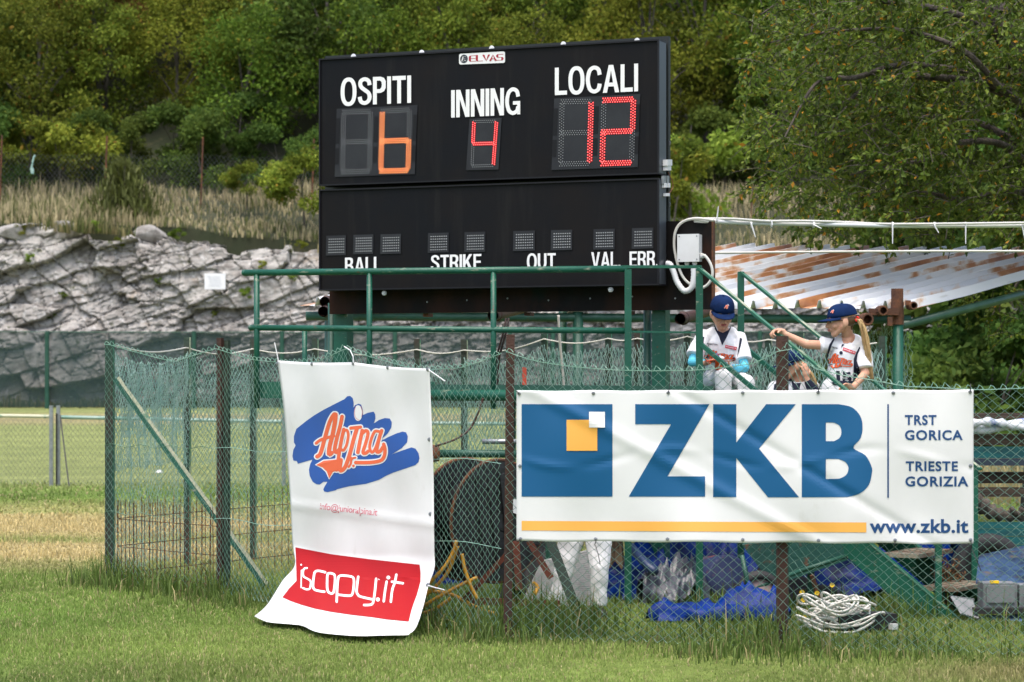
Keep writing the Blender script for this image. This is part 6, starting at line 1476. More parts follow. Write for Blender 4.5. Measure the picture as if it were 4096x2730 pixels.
# ribbed white sheet behind the legs, khaki sack
mb = MB(); A_ = [at(540 + 2, 561, 18.1), at(598, 548, 18.3), at(602, 606, 18.2), at(520, 606, 17.9)]
for k in range(26):
    t0_, t1_ = k / 26, (k + .72) / 26; P = [A_[0].lerp(A_[3], t0_), A_[1].lerp(A_[2], t0_), A_[1].lerp(A_[2], t1_), A_[0].lerp(A_[3], t1_)]; mb.prism(P, (0, .03 + .004 * (k % 3), 0))
mb.prism([A_[0] + Vector((0, .02, 0)), A_[1] + Vector((0, .02, 0)), A_[2] + Vector((0, .02, 0)), A_[3] + Vector((0, .02, 0))], (0, .05, 0))
tag(mb.build('ribbed_sheet', m_fibre), 'pile of white ribbed sheets behind the white trouser legs', 'sheets')
x, y = gp(612, 598); sk = crumple('sack', 'khaki sack standing beside the white trouser legs', 'sack', x - .01, y + .25, .26, .25, .5, m_khaki, 0, 41)
mb = MB(); mb.tube([tuple(at(630, 546, 18.6)), tuple(at(648, 566, 18.5)), tuple(at(655, 572, 18.4))], .035, 9); tag(mb.build('pipe', M('navy_pipe', (.02, .04, .10), .4), None, True), 'navy pipe slanting down beside the thin green post', 'pipe')
# pipes seen through the mesh over the reel
for lb, a, b, r_, mt in (('pale grey pipe lying level above the cable reel', (482, 441.5), (530, 441.5), .02, m_steel), ('dark green pipe lying level just above the cable reel', (434, 453.5), (540, 454), .03, m_greend)):
    mb = MB(); mb.tube([tuple(at(*a, 18.2)), tuple(at(*b, 18.2))], r_, 10); tag(mb.build('pipe', mt, None, True), lb, 'pipe')
mb = MB(); mb.lathe([(.06, -.05), (.07, 0), (.06, .05)], at(432, 453.5, 18.2), (1, .2, 0), 12); tag(mb.build('scaffold_clamp', m_rust, None, True), 'rusty clamp on the left end of the green pipe', 'clamp')
mb = MB(); mb.bar((-.75, 18.35, .0), (-.75, 18.35, EYE - (454 - 383) * 18.3 / FPX - .03), .05, .05, up=(0, 1, 0)); mb.bar((.28, 18.35, .0), (.28, 18.35, EYE - (441 - 383) * 18.3 / FPX + .02), .05, .05, up=(0, 1, 0)); tag(mb.build('pipe_trestle', m_greend), 'two upright dark bars holding the level pipes', 'trestle')
dtube('cord', [dd(1110, 915, 18.0), dd(1100, 945, 18.0), dd(1080, 985, 18.0), dd(1045, 1010, 17.9), dd(1000, 1025, 17.9)], .008, m_rustp, 'frayed brown cord hanging from the platform edge', 'cord')
# coil of white cable on a black floodlight
fl = thing('floodlight', 'black floodlight lying in the grass under a coil of white cable', 'floodlight', tuple(at(860, 632, 16.6)))
c = at(862, 632, 16.55); c.z = .07; mb = MB(); mb.box(c, .42, .22, .11, .25); mb.build('housing', m_tarpg if False else m_rub, fl)
for k in range(9): mb = MB(); mb.box(c + Vector((-.17 + .042 * k, -.12 + .01 * k, .0)), .012, .06, .10, .25); mb.build('cooling_fin', m_greybox, fl)
mb = MB(); mb.box(c + Vector((.20, -.07, -.03)), .05, .05, .04, .6); mb.build('bracket', m_wplas, fl)
co = MB(); rc = random.Random(4); x, y = gp(838, 632)
for k in range(17):
    ra, rb = rc.uniform(.12, .25), rc.uniform(.08, .15); ox, oy, oz = rc.gauss(0, .05), rc.gauss(0, .03), .03 + .012 * k; tl_ = rc.uniform(-.25, .25); ph_ = rc.uniform(0, 6)
    q = [(x + ox + ra * math.cos(t), y + oy + rb * math.sin(t), max(.012, oz + .04 * math.sin(t * 2 + ph_) + tl_ * .15 * math.cos(t))) for t in np.linspace(0, 2 * math.pi, 30, endpoint=False)]
    co.tube(q, .0085, 6, closed=True)
for pts in ([(800, 640), (815, 632), (830, 625)], [(855, 612), (872, 618), (888, 626)], [(822, 607), (835, 604), (848, 607)]):
    q = crom([tuple(at(px, row, 16.55)) for px, row in pts], 6); co.tube([(p[0], p[1], max(p[2], .03)) for p in q], .0085, 6)
tag(co.build('cable_coil', m_cable, None, True), 'loose coil of off-white cable in the grass below the banner', 'cable coil')
mb = MB(); mb.bar(at(800, 621, 16.9), at(890, 622, 16.9), .10, .03); tag(mb.build('plank', m_wood), 'low grey plank behind the coil of white cable', 'plank')
# grey plastic boxes near the right edge
eb = thing('electrical_box', 'grey plastic electrical cabinet lying on its side at the right edge', 'electrical box', (3.5, 17.3, 0))
a = at(986, 610, 17.2); mb = MB(); mb.box((a.x + .10, 17.3, .19), .24, .22, .17); mb.build('housing', m_greybox, eb)
mb = MB(); mb.box((a.x + .10, 17.18, .2), .20, .02, .12); mb.build('door', m_greybox, eb)
mb = MB(); mb.box((a.x + .42, 17.32, .18), .36, .22, .16); mb.build('housing', m_greybox, eb)
for k in range(4): mb = MB(); mb.box((a.x + .30 + .085 * k, 17.2, .18), .03, .02, .12); mb.build('rib', m_greybox, eb)
mb = MB(); mb.box((a.x + .25, 17.26, .085), .7, .3, .04); mb.build('base', m_rub, eb)
mb = MB(); mb.box((a.x + .06, 17.2, .285), .06, .03, .018); mb.build('yellow_catch', m_yflow, eb)
hs = thing('grille', 'slatted grey metal grille leaning under the lowest tread', 'grille', (3.2, 17.4, 0))
for k in range(7):
    p = at(952 + 3.2 * k, 597 + .5 * k, 17.3); q = at(962 + 2.6 * k, 614 + .8 * k, 17.1); q.z = max(q.z, .01); mb = MB(); mb.bar(p, q, .02, .012, up=(0, -1, 0)); mb.build('slat', m_greybox, hs)
mb = MB(); mb.bar(at(951, 597, 17.31), at(974, 600, 17.31), .03, .02); mb.build('frame', m_steel, hs)
# weeds with yellow flowers, reddish dock stalks
yw = thing('flowering_weed', 'yellow flowered weed growing behind the brown post', 'plant', (1.98, 16.6, 0)); mb = MB(); pt = MB(); rw = random.Random(2)
for px, row in ((802, 592), (817, 593), (803, 600), (813, 604), (818, 606), (804, 617), (832, 585)):
    top_ = at(px, row, 16.7); b_ = Vector((at(px + rw.uniform(-6, 6), 632, 16.7).x, 16.7, 0)); mb.tube([tuple(b_), tuple(b_.lerp(top_, .5) + Vector((rw.uniform(-.03, .03), 0, 0))), tuple(top_)], .003, 4)
    for k in range(8): a_ = k * .785; pt.add([top_, top_ + Vector((.018 * math.cos(a_), -.004, .016 * math.sin(a_))), top_ + Vector((.018 * math.cos(a_ + .6), -.004, .016 * math.sin(a_ + .6)))], [(0, 1, 2)])
m_stem = M('weed_stem', (.10, .13, .03), .7); mb.build('stem', m_stem, yw); me = bpy.data.meshes.new('petals'); me.from_pydata(pt.v, [], pt.f); link_mesh('petals', me, m_yflow, yw)
dk_ = thing('dock_weed', 'dry reddish brown dock weed beside the stair treads', 'plant', tuple(at(945, 600, 17.9))); mb = MB(); lf = []
for k in range(16):
    b_ = at(945 + rw.uniform(-5, 5), 604, 17.9); b_.z = 0; t_ = at(945 + rw.uniform(-14, 20), rw.uniform(545, 575), 17.9); q = crom([tuple(b_), tuple(b_.lerp(t_, .5) + Vector((rw.uniform(-.05, .05), 0, .03))), tuple(t_)], 4); mb.tube(q, .0035, 4)
    for p in q[3:]:
        for _ in range(3): lf.append(p + np.array((rw.gauss(0, .01), rw.gauss(0, .01), rw.gauss(0, .01))))
mb.build('stem', M('dock_stem', (.13, .06, .03), .8), dk_)
g = np.random.default_rng(3); lf = np.array(lf); Vv, t3, cc = leaves(lf, g.normal(size=lf.shape) + np.array((0, 0, .4)), .03 * g.uniform(.6, 1.3, len(lf)), np.array((.16, .085, .035)) * g.uniform(.6, 1.4, (len(lf), 1)), g)
link_mesh('leaves', np_mesh('leaves', Vv, None, t3, cc), m_blade, dk_)
# ================================================================== people
def blob(name, mb, mat, parent, vox=.0065, it=4, fold=0., ff=9., seed=0):
    me = bpy.data.meshes.new('tmp'); me.from_pydata(mb.v, [], mb.f); bm = bmesh.new(); bm.from_mesh(me); bmesh.ops.recalc_face_normals(bm, faces=bm.faces); bm.to_mesh(me); bm.free()
    ob = bpy.data.objects.new('tmp', me)
    m = ob.modifiers.new('r', 'REMESH'); m.mode = 'VOXEL'; m.voxel_size = vox
    s_ = ob.modifiers.new('s', 'SMOOTH'); s_.iterations = it; s_.factor = .5
    out = evaluated(ob); bpy.data.objects.remove(ob); bpy.data.meshes.remove(me)
    if fold:
        nrm = [v.normal.copy() for v in out.vertices]; cos = [v.co.copy() for v in out.vertices]; newc = []
        for p, nn in zip(cos, nrm):
            k = mnoise.noise(Vector((p.x * ff, p.y * ff, p.z * ff * .55 + seed))) + .6 * mnoise.noise(Vector((p.x * ff * 2.3 + 3, p.y * ff * 2.3, p.z * ff * 1.2 + seed)))
            r_ = 1 - abs(mnoise.noise(Vector((p.x * ff * 1.2 + p.z * 4, p.y * ff, p.z * ff * .8 + seed + 9)))) * 2
            newc.append(p + nn * fold * (k * .7 + r_ * .6))
        out.vertices.foreach_set('co', np.array(newc, np.float32).ravel()); out.update()
    bv = BVHTree.FromPolygons([v.co.copy() for v in out.vertices], [tuple(p.vertices) for p in out.polygons])
    out.name = name
    o = link_mesh(name, out, mat, parent, True)
    return o, bv
CAMP = Vector((0, 0, EYE))
def projmap(bvs, fallY):
    last = [fallY]
    def f(x, y, lv):
        d = Vector(((x / 4 - 512) / FPX, 1, -(y / 4 - HROW) / FPX)).normalized(); best = None
        for b in bvs:
            h = b.ray_cast(CAMP, d)
            if h[0] is not None and (best is None or h[3] < best): best = h[3]
        if best is None: best = last[0]
        last[0] = best
        return CAMP + d * (best - .0022 * lv - .001)
    return f
def rotm(f, u):
    f = Vector(f).normalized(); u = Vector(u); u = (u - f * u.dot(f)).normalized(); r_ = f.cross(u)
    return r_, f, u            # right-hand axis (viewer's left when facing camera), forward, up
def head_prims(mb, c, f, u, k=1.0):
    r_, f, u = rotm(f, u); rot = Matrix((r_, f, u)).transposed(); W = lambda a, b, z: Vector(c) + (r_ * a + f * b + u * z) * k
    mb.ell(W(0, -.012, .030), (.071 * k, .088 * k, .080 * k), rot, 20, 14)
    mb.ell(W(0, .022, -.012), (.061 * k, .066 * k, .062 * k), rot, 18, 12)
    mb.cap(W(0, .042, -.045), .040 * k, W(0, .050, -.078), .024 * k)                       # jaw and chin
    for s_ in (-1, 1):
        mb.cap(W(s_ * .048, .005, -.03), .022 * k, W(s_ * .018, .048, -.078), .018 * k)     # jaw line
        mb.ell(W(s_ * .036, .058, -.028), (.022 * k, .018 * k, .02 * k), rot)               # cheek
        mb.ell(W(s_ * .071, -.010, -.008), (.011 * k, .021 * k, .031 * k), rot)             # ear
        mb.cap(W(s_ * .012, .080, .022), .010 * k, W(s_ * .045, .066, .018), .010 * k)      # brow
    mb.cap(W(0, .082, .010), .0085 * k, W(0, .097, -.026), .0125 * k)                       # nose
    for s_ in (-1, 1): mb.ell(W(s_ * .010, .091, -.030), .0085 * k)
    mb.ell(W(0, .079, -.052), (.022 * k, .012 * k, .010 * k), rot)
    return W, rot, (r_, f, u)
def face_parts(W, rot, k, parent, hair):
    for s_ in (-1, 1):
        mb = MB(); mb.ell(W(s_ * .030, .0715, .004), (.0125 * k, .0075 * k, .0065 * k), rot); e = mb.build('eye', m_white, parent, True)
        mb = MB(); mb.ell(W(s_ * .030, .0775, .003), (.0052 * k, .0032 * k, .0055 * k), rot); mb.build('iris', m_hairk, e, True)
        mb = MB(); mb.tube([tuple(W(s_ * .016, .0905, .022)), tuple(W(s_ * .030, .087, .0275)), tuple(W(s_ * .046, .076, .022))], [.0028, .0034, .002], 5); mb.build('eyebrow', hair, parent, True)
        mb = MB(); mb.tube([tuple(W(s_ * .018, .0805, .0095)), tuple(W(s_ * .030, .0815, .0125)), tuple(W(s_ * .043, .074, .0095))], .0022, 5); mb.build('eyelid', m_lip, parent, True)
    mb = MB(); mb.ell(W(0, .0865, -.0485), (.021 * k, .0075 * k, .0042 * k), rot); mb.ell(W(0, .0855, -.0565), (.018 * k, .0085 * k, .0050 * k), rot); mb.build('lips', m_lip, parent, True)
def cap_hat(W, rot, ax, k, parent, lift=.0):
    r_, f, u = ax; o_ = .044 + lift; V_ = []; nu, nv_ = 28, 12
    for j in range(nv_):
        ph = (j / (nv_ - 1)) * math.pi / 2
        for i in range(nu):
            a = 2 * math.pi * i / nu; rad = math.cos(ph) ** .72 if j < nv_ - 1 else .02
            V_.append(W(.083 * rad * math.cos(a), -.010 + .101 * rad * math.sin(a), o_ - .012 + .088 * math.sin(ph) ** .92 + (-.012 * math.sin(a) if j == 0 else 0)))
    F_ = [(j * nu + i, j * nu + (i + 1) % nu, (j + 1) * nu + (i + 1) % nu, (j + 1) * nu + i) for j in range(nv_ - 1) for i in range(nu)] + [tuple((nv_ - 1) * nu + i for i in range(nu))]
    ct = thing_part('cap', parent)
    mb = MB(); mb.add(V_, F_); o = mb.build('cap', m_navyc, parent, True); o.modifiers.new('t', 'SOLIDIFY').thickness = .004
    bv = BVHTree.FromPolygons([Vector(p) for p in V_], F_)
    br_ = MB(); nb = 17; P = []
    for j in range(6):
        t = j / 5
        for i in range(nb):
            a = math.pi * (.10 + .80 * i / (nb - 1)); e = math.sin(math.pi * i / (nb - 1)) ** .55
            x = .083 * math.cos(a) * (1 + .02 * t); y = -.010 + .099 * math.sin(a) + .070 * t * e; z = o_ - .014 - .010 * math.sin(a) - .012 * t * e - 3.2 * (x ** 2) * (.35 + .65 * t) * 1.0 + .006
            P.append(W(x, y, z))
    br_.add(P, [(j * nb + i, j * nb + i + 1, (j + 1) * nb + i + 1, (j + 1) * nb + i) for j in range(5) for i in range(nb - 1)])
    b = br_.build('brim', m_navyc, o, True); b.modifiers.new('t', 'SOLIDIFY').thickness = .005
    mb = MB(); mb.ell(W(0, -.010, o_ + .077), .0075 * k); mb.build('button', m_navyc, o, True)
    return o, bv
def thing_part(n, p): return None
def hand_prims(mb, w, d, n_, sc=.88, curl=(.5, .6, .4), side=1, thumb=(.6, .7, .3)):
    d = Vector(d).normalized(); n_ = Vector(n_); n_ = (n_ - d * n_.dot(d)).normalized(); s_ = d.cross(n_) * side; w = Vector(w)
    rot = Matrix((s_, d, n_)).transposed()
    mb.ell(w + d * .040 * sc, (.036 * sc, .046 * sc, .016 * sc), rot)
    mb.cap(w - d * .01, .021 * sc, w + d * .03 * sc, .024 * sc)
    for i, L in enumerate((.064, .074, .068, .052)):
        b = w + d * (.074 - .004 * abs(i - 1.3)) * sc + s_ * (i - 1.5) * .0195 * sc; dd_ = d.copy(); r0 = .0088 * sc; a = 0
        for j, fr in enumerate((.44, .32, .24)):
            a += curl[j]; v = d * math.cos(a) + n_ * math.sin(a) + s_ * (i - 1.5) * .05; e = b + v * L * fr * sc; mb.cap(b, r0, e, r0 * .92, 8); b = e; r0 *= .93
    b = w + d * .022 * sc - s_ * .030 * sc; v = (d * thumb[0] - s_ * thumb[1] + n_ * thumb[2]).normalized(); e = b + v * .034 * sc; mb.cap(b, .0115 * sc, e, .0100 * sc, 8)
    v2 = (v + n_ * .35 + d * .3).normalized(); mb.cap(e, .0100 * sc, e + v2 * .027 * sc, .0085 * sc, 8)
def script_on(fm, q, parent, ex=10):
    q = [np.array(p, float) for p in q]
    def g(x, y, lv):
        u, v = (x - 350) / 720, (y - 390) / 655; p = (1 - v) * ((1 - u) * q[0] + u * q[1]) + v * ((1 - u) * q[3] + u * q[2]); return fm(p[0], p[1], lv)
    global SCL; SCL = 1.0
    print_mesh('script_outline', script_pieces(lambda x, y: (x, y), ex, 3, True), g, m_navy, parent, 1.6, .08)
    print_mesh('script_letters', script_pieces(lambda x, y: (x, y), -7, 3), g, m_orange, parent, 2.6, .08)
def cap_logo(fm, c, k, parent):
    A_ = [[(-28, 22), (-8, -10), (2, -24), (4, 18)], [(-20, 8), (4, 0)], [(22, -14), (16, 20), (4, 30), (-4, 24)], [(12, -14), (32, -18)]]
    f = lambda x, y: (c[0] + x * k, c[1] + y * k)
    print_mesh('cap_logo_outline', [stroke2d([f(*p) for p in s_], 13 * k, n=3) for s_ in A_], fm, m_white, parent, 2, .1)
    print_mesh('cap_logo', [stroke2d([f(*p) for p in s_], 7.5 * k, n=3) for s_ in A_] , fm, m_orange, parent, 3, .1)
    print_mesh('cap_logo_ball', [disc2d(f(24, -32), 7 * k)], fm, m_white, parent, 2.5)
def poly_on(fm, pts, mat, parent, nm, lv=1.2, step=8): return print_mesh(nm, [cut2d(*fill2d([pts]), step)], fm, mat, parent, lv)

# ---------------- boy sitting on the top step with a cup
BY = .0
def B(x, y, Y): return ss(2680 + x / 3.267, 1120 + y / 3.267, Y)
Bs = lambda x, y: (2680 + x / 3.267, 1120 + y / 3.267)
boy = thing('person', 'child in navy cap and white jersey sitting at the stair top with a cup', 'person', (1.62, 18.8, 1.61))
mb = MB(); hc = B(680, 436, 18.73); W, rot, ax = head_prims(mb, hc, (.10, -.92, -.36), (.06, -.35, .93), 1.15)
neck = B(690, 690, 18.80); chest = B(685, 860, 18.80); pel = B(690, 1300, 18.85)
shl, shr = B(440, 740, 18.80), B(905, 760, 18.80); ell_, elr = B(285, 1075, 18.68), B(975, 1150, 18.66); wl_, wr_ = B(470, 1085, 18.50), B(775, 1150, 18.50)
mb.cap(W(0, -.02, -.03), .042, neck, .045); mb.cap(neck, .06, chest, .09); mb.cap(chest, .095, pel, .10); mb.cap(shl, .04, shr, .04)
for a, b, c_ in ((shl, ell_, wl_), (shr, elr, wr_)): mb.cap(a, .038, b, .031); mb.cap(b, .031, c_, .021)
hand_prims(mb, wl_, B(590, 1035, 18.47) - wl_, (.25, -.1, -.9), .92, (.35, .45, .35), 1, (.5, .75, .45))
hand_prims(mb, wr_, B(650, 1105, 18.46) - wr_, (-.1, .2, .9), .9, (.5, .6, .4), 1, (.6, .6, .4))
knl, knr = B(690, 1255, 18.47), B(1000, 1345, 18.45); ftl, ftr = Vector((knl.x + .02, 18.50, 1.22)), Vector((knr.x - .02, 18.48, 1.22))
hipl, hipr = pel + Vector((-.075, -.02, .0)), pel + Vector((.075, -.02, .0))
for a, b, c_ in ((hipl, knl, ftl), (hipr, knr, ftr)): mb.cap(a, .07, b, .048); mb.cap(b, .046, c_, .034); mb.cap(c_, .034, c_ + Vector((0, -.12, -.03)), .026)
bod, bv0 = blob('body', mb, m_skin, boy, .0052, 3)
face_parts(W, rot, 1.15, boy, m_hairk)
mb = MB(); mb.ell(W(0, -.022, .018), (.086, .096, .066), rot, 18, 12); mb.build('hair', m_hairk, boy, True)
hat, bvh_ = cap_hat(W, rot, ax, 1.15, boy)
cap_logo(projmap([bvh_], 18.7), Bs(738, 348), .26, hat)
mb = MB()
mb.cap(B(690, 720, 18.81), .068, chest, .118); mb.cap(chest, .120, B(690, 1230, 18.84), .128); mb.cap(shl, .054, shr, .054); mb.cap(B(560, 700, 18.81), .05, B(810, 700, 18.81), .05)
for a, b in ((shl, ell_), (shr, elr)):
    e = a.lerp(b, .76); mb.cap(a, .054, a.lerp(b, .3), .056); mb.tube([tuple(a.lerp(b, .05)), tuple(a.lerp(b, .4)), tuple(e)], [.054, .060, .067], 16)
jer, bvj = blob('jersey', mb, m_jersey, boy, .0065, 4, .0085, 9, 1)
for a, b, c_ in ((shl, ell_, wl_), (shr, elr, wr_)):
    mb = MB(); mb.cap(a.lerp(b, .55), .038, b, .035); mb.cap(b, .035, b.lerp(c_, .85), .026); blob('undershirt_sleeve', mb, m_cyan, boy, .0055, 3, .003, 14, 2)
mb = MB()
mb.cap(hipl, .085, hipr, .085)
for a, b, c_ in ((hipl, knl, ftl), (hipr, knr, ftr)): mb.cap(a, .086, b, .062); mb.cap(b, .064, c_, .05)
blob('trousers', mb, m_pants, boy, .007, 4, .009, 8, 3)
fj = projmap([bvj, bv0], 18.75)
poly_on(fj, [Bs(*p) for p in ((575, 575), (620, 660), (690, 690), (760, 655), (798, 600), (790, 640), (745, 740), (682, 855), (640, 740), (585, 640))], m_navy, boy, 'undershirt_collar', 1.6, 6)
poly_on(fj, [Bs(*p) for p in ((412, 735), (448, 745), (428, 900), (410, 1050), (405, 900))], m_navy, boy, 'side_stripe')
poly_on(fj, [Bs(*p) for p in ((915, 752), (945, 768), (925, 860), (895, 960), (878, 1010), (892, 900))], m_navy, boy, 'side_stripe')
script_on(fj, [Bs(450, 915), Bs(850, 935), Bs(850, 1105), Bs(440, 1090)], boy)
poly_on(fj, [Bs(*p) for p in ((723, 848), (876, 878), (866, 917), (720, 886))], m_patch, boy, 'sponsor_patch', 1.6)
letter('iscopy.it', [Bs(732, 858), Bs(868, 884), Bs(864, 908), Bs(730, 880)], .01, m_white, fj, boy, lv=3)
letter('macron', [Bs(484, 820), Bs(620, 838), Bs(620, 856), Bs(484, 842)], .01, m_navy, fj, boy, lv=2)
mb = MB(); cpn = B(640, 1085, 18.45); mb.lathe([(.026, -.05), (.034, .03), (.036, .034), (.036, .042), (.030, .046)], cpn, (.1, -.25, 1), 16); cupo = thing('drink_cup', 'orange paper cup with white lid held in both hands', 'cup', tuple(cpn)); mb.build('cup', m_cup, cupo, True)
mb = MB(); mb.lathe([(.037, .040), (.037, .048), (.028, .052)], cpn, (.1, -.25, 1), 16); mb.build('lid', m_white, cupo, True)
mb = MB(); mb.tube([tuple(cpn + Vector((0, -.01, .05))), tuple(B(600, 960, 18.43))], .004, 6); mb.build('straw', m_purple, cupo, True)

# ---------------- girl standing on the stairs, arm along the handrail
def G(x, y, Y): return ss(3000 + x / 3.564, 1160 + y / 3.564, Y)
Gs = lambda x, y: (3000 + x / 3.564, 1160 + y / 3.564)
girl = thing('person', 'child with blond ponytail in navy cap standing on the stairs and gripping the handrail', 'person', (2.58, 18.1, .92))
mb = MB(); hc = G(1300, 452, 18.06); W, rot, ax = head_prims(mb, hc, (-.99, -.12, -.06), (-.07, 0, 1), 1.13)
neck = G(1400, 700, 18.12); chest = G(1350, 900, 18.12); pel = G(1310, 1400, 18.12)
shl, shr = G(1130, 790, 18.10), G(1600, 800, 18.12)
ell_, wl_ = G(800, 775, 18.06), G(445, 600, 18.07); elr, wr_ = G(1645, 1190, 18.02), G(1470, 1385, 17.94)
mb.cap(W(0, -.03, -.03), .040, neck, .046); mb.cap(neck, .06, chest, .08); mb.cap(chest, .09, pel, .09); mb.cap(shl, .038, shr, .04)
mb.cap(shl, .038, ell_, .033); mb.cap(ell_, .033, wl_, .0215); mb.cap(shr, .039, elr, .034); mb.cap(elr, .034, wr_, .022)
rail_h = stp(.640, 0, .968)
hand_prims(mb, wl_ + Vector((.005, -.005, .006)), Vector((-.86, -.30, .02)), (-.25, -.35, -1), .98, (.75, .95, .75), -1, (.6, .5, .35))
hand_prims(mb, wr_, Vector((-.85, -.25, .12)), (0, -.6, -.6), .9, (.3, .4, .3), 1, (.5, .8, .2))
hipl, hipr = pel + Vector((-.07, 0, 0)), pel + Vector((.07, 0, 0)); knl, knr = Vector((hipl.x - .02, 18.06, 1.22)), Vector((hipr.x + .02, 18.06, 1.22)); 
ftl, ftr = Vector((knl.x, 18.10, .98)), Vector((knr.x, 18.08, .98))
for a, b, c_ in ((hipl, knl, ftl), (hipr, knr, ftr)): mb.cap(a, .065, b, .045); mb.cap(b, .045, c_, .032); mb.cap(c_, .032, c_ + Vector((0, -.10, -.03)), .025)
bod, bv0 = blob('body', mb, m_skin, girl, .0052, 3); face_parts(W, rot, 1.13, girl, m_hairn)
hat, bvh_ = cap_hat(W, rot, ax, 1.0, girl); cap_logo(projmap([bvh_], 18.0), Gs(1172, 305), .20, hat)
mb = MB(); mb.ell(W(0, -.030, .012), (.080, .080, .060), rot, 18, 12); mb.cap(W(0, -.055, .005), .050, W(0, -.055, -.045), .022); mb.build('hair', m_hairn, girl, True)
pt = MB(); rh = random.Random(8); base_ = [(1515, 420), (1570, 445), (1615, 560), (1650, 720), (1685, 900), (1708, 1090), (1745, 1285)]; wd_ = [10, 26, 38, 44, 40, 30, 22]
for k in range(90):
    a_, b_ = rh.uniform(-1, 1), rh.uniform(-1, 1); q = [tuple(G(x + a_ * w_ * .95 + rh.gauss(0, 6), y + rh.gauss(0, 10), 18.03 + b_ * w_ * .0011)) for (x, y), w_ in zip(base_, wd_)]
    q = crom(q, 4); pt.tube(q, [.0036 * (1 - .6 * i / (len(q) - 1)) for i in range(len(q))], 4)
pt.build('ponytail', m_hairb, girl, True)
mb = MB(); mb.tube([tuple(G(1528 + 22 * math.cos(t), 415 + 30 * math.sin(t), 18.03 + .015 * math.sin(t * 2))) for t in np.linspace(0, 6.28, 14, endpoint=False)], .0075, 6, closed=True); mb.ell(G(1528, 413, 18.03), (.010, .014, .014)); mb.build('hair_band', m_redband, girl, True)
mb = MB()
for s_ in (-1, 1): mb.ell(W(s_ * .031, .0835, .004), (.0175, .004, .0135), rot, 12, 8)
mb.tube([tuple(W(-.048, .078, .008)), tuple(W(0, .096, .010)), tuple(W(.048, .078, .008))], .002, 5)
for s_ in (-1, 1): mb.tube([tuple(W(s_ * .048, .078, .008)), tuple(W(s_ * .070, .03, .008)), tuple(W(s_ * .074, -.015, .006))], .002, 5)
mb.build('spectacles', m_lens, girl, True)
mb = MB(); mb.cap(G(1380, 740, 18.13), .062, chest, .098); mb.cap(chest, .106, G(1310, 1230, 18.12), .112); mb.cap(shl, .050, shr, .054); mb.cap(G(1270, 740, 18.12), .045, G(1500, 720, 18.13), .048)
mb.cap(G(1310, 1230, 18.12), .112, G(1308, 1290, 18.12), .105)
mb.cap(shl, .050, shl.lerp(ell_, .2), .052); mb.tube([tuple(shl), tuple(shl.lerp(ell_, .2)), tuple(shl.lerp(ell_, .36))], [.050, .056, .062], 16)
mb.tube([tuple(shr), tuple(shr.lerp(elr, .35)), tuple(shr.lerp(elr, .84))], [.052, .060, .064], 16)
jer, bvj = blob('jersey', mb, m_jersey, girl, .0065, 4, .0080, 9, 5)
mb = MB(); mb.cap(G(1310, 1390, 18.12), .108, G(1310, 1440, 18.12), .112)
for a, b, c_ in ((hipl, knl, ftl), (hipr, knr, ftr)): mb.cap(a, .084, b, .062); mb.cap(b, .062, c_, .05)
blob('trousers', mb, m_pants, girl, .0075, 4, .005, 8, 6)
mb = MB(); mb.lathe([(.107, -.016), (.110, 0), (.107, .016)], G(1308, 1325, 18.12), (0, 0, 1), 28); mb.build('belt', m_navy, girl, True)
fj = projmap([bvj], 18.0); fb = projmap([bvj, bv0], 18.0)
poly_on(fb, [Gs(*p) for p in ((1300, 650), (1330, 760), (1400, 760), (1480, 700), (1505, 650), (1420, 690), (1350, 690))], m_skin, girl, 'open_neck', 1.2, 6)
poly_on(fb, [Gs(*p) for p in ((1298, 830), (1312, 770), (1345, 775), (1320, 800))], m_navy, girl, 'undershirt_edge', 1.8, 6)
poly_on(fj, [Gs(*p) for p in ((1190, 690), (1212, 688), (1165, 790), (1118, 930), (1078, 1045), (1100, 900), (1130, 780))], m_navy, girl, 'side_stripe')
poly_on(fj, [Gs(*p) for p in ((1560, 808), (1572, 822), (1535, 920), (1520, 1010), (1555, 1100), (1572, 1200), (1560, 1290), (1500, 1345), (1472, 1300), (1476, 1150), (1480, 980), (1515, 890))], m_navy, girl, 'side_stripe')
script_on(fj, [Gs(1120, 885), Gs(1468, 965), Gs(1455, 1140), Gs(1108, 1120)], girl)
poly_on(fj, [Gs(*p) for p in ((1332, 815), (1510, 880), (1494, 920), (1320, 858))], m_patch, girl, 'sponsor_patch', 1.6)
letter('iscopy.it', [Gs(1342, 828), Gs(1498, 884), Gs(1490, 910), Gs(1334, 852)], .01, m_white, fj, girl, lv=3)
letter('macron', [Gs(1166, 800), Gs(1250, 818), Gs(1246, 842), Gs(1164, 824)], .01, m_navy, fj, girl, lv=2)
print_mesh('button_mark', [disc2d(Gs(1298, 895), 7)], fj, m_navy, girl, 1.6)
letter('15', [Gs(1225, 1150), Gs(1440, 1170), Gs(1455, 1315), Gs(1235, 1300)], .05, m_navy, fj, girl, lv=1.6)

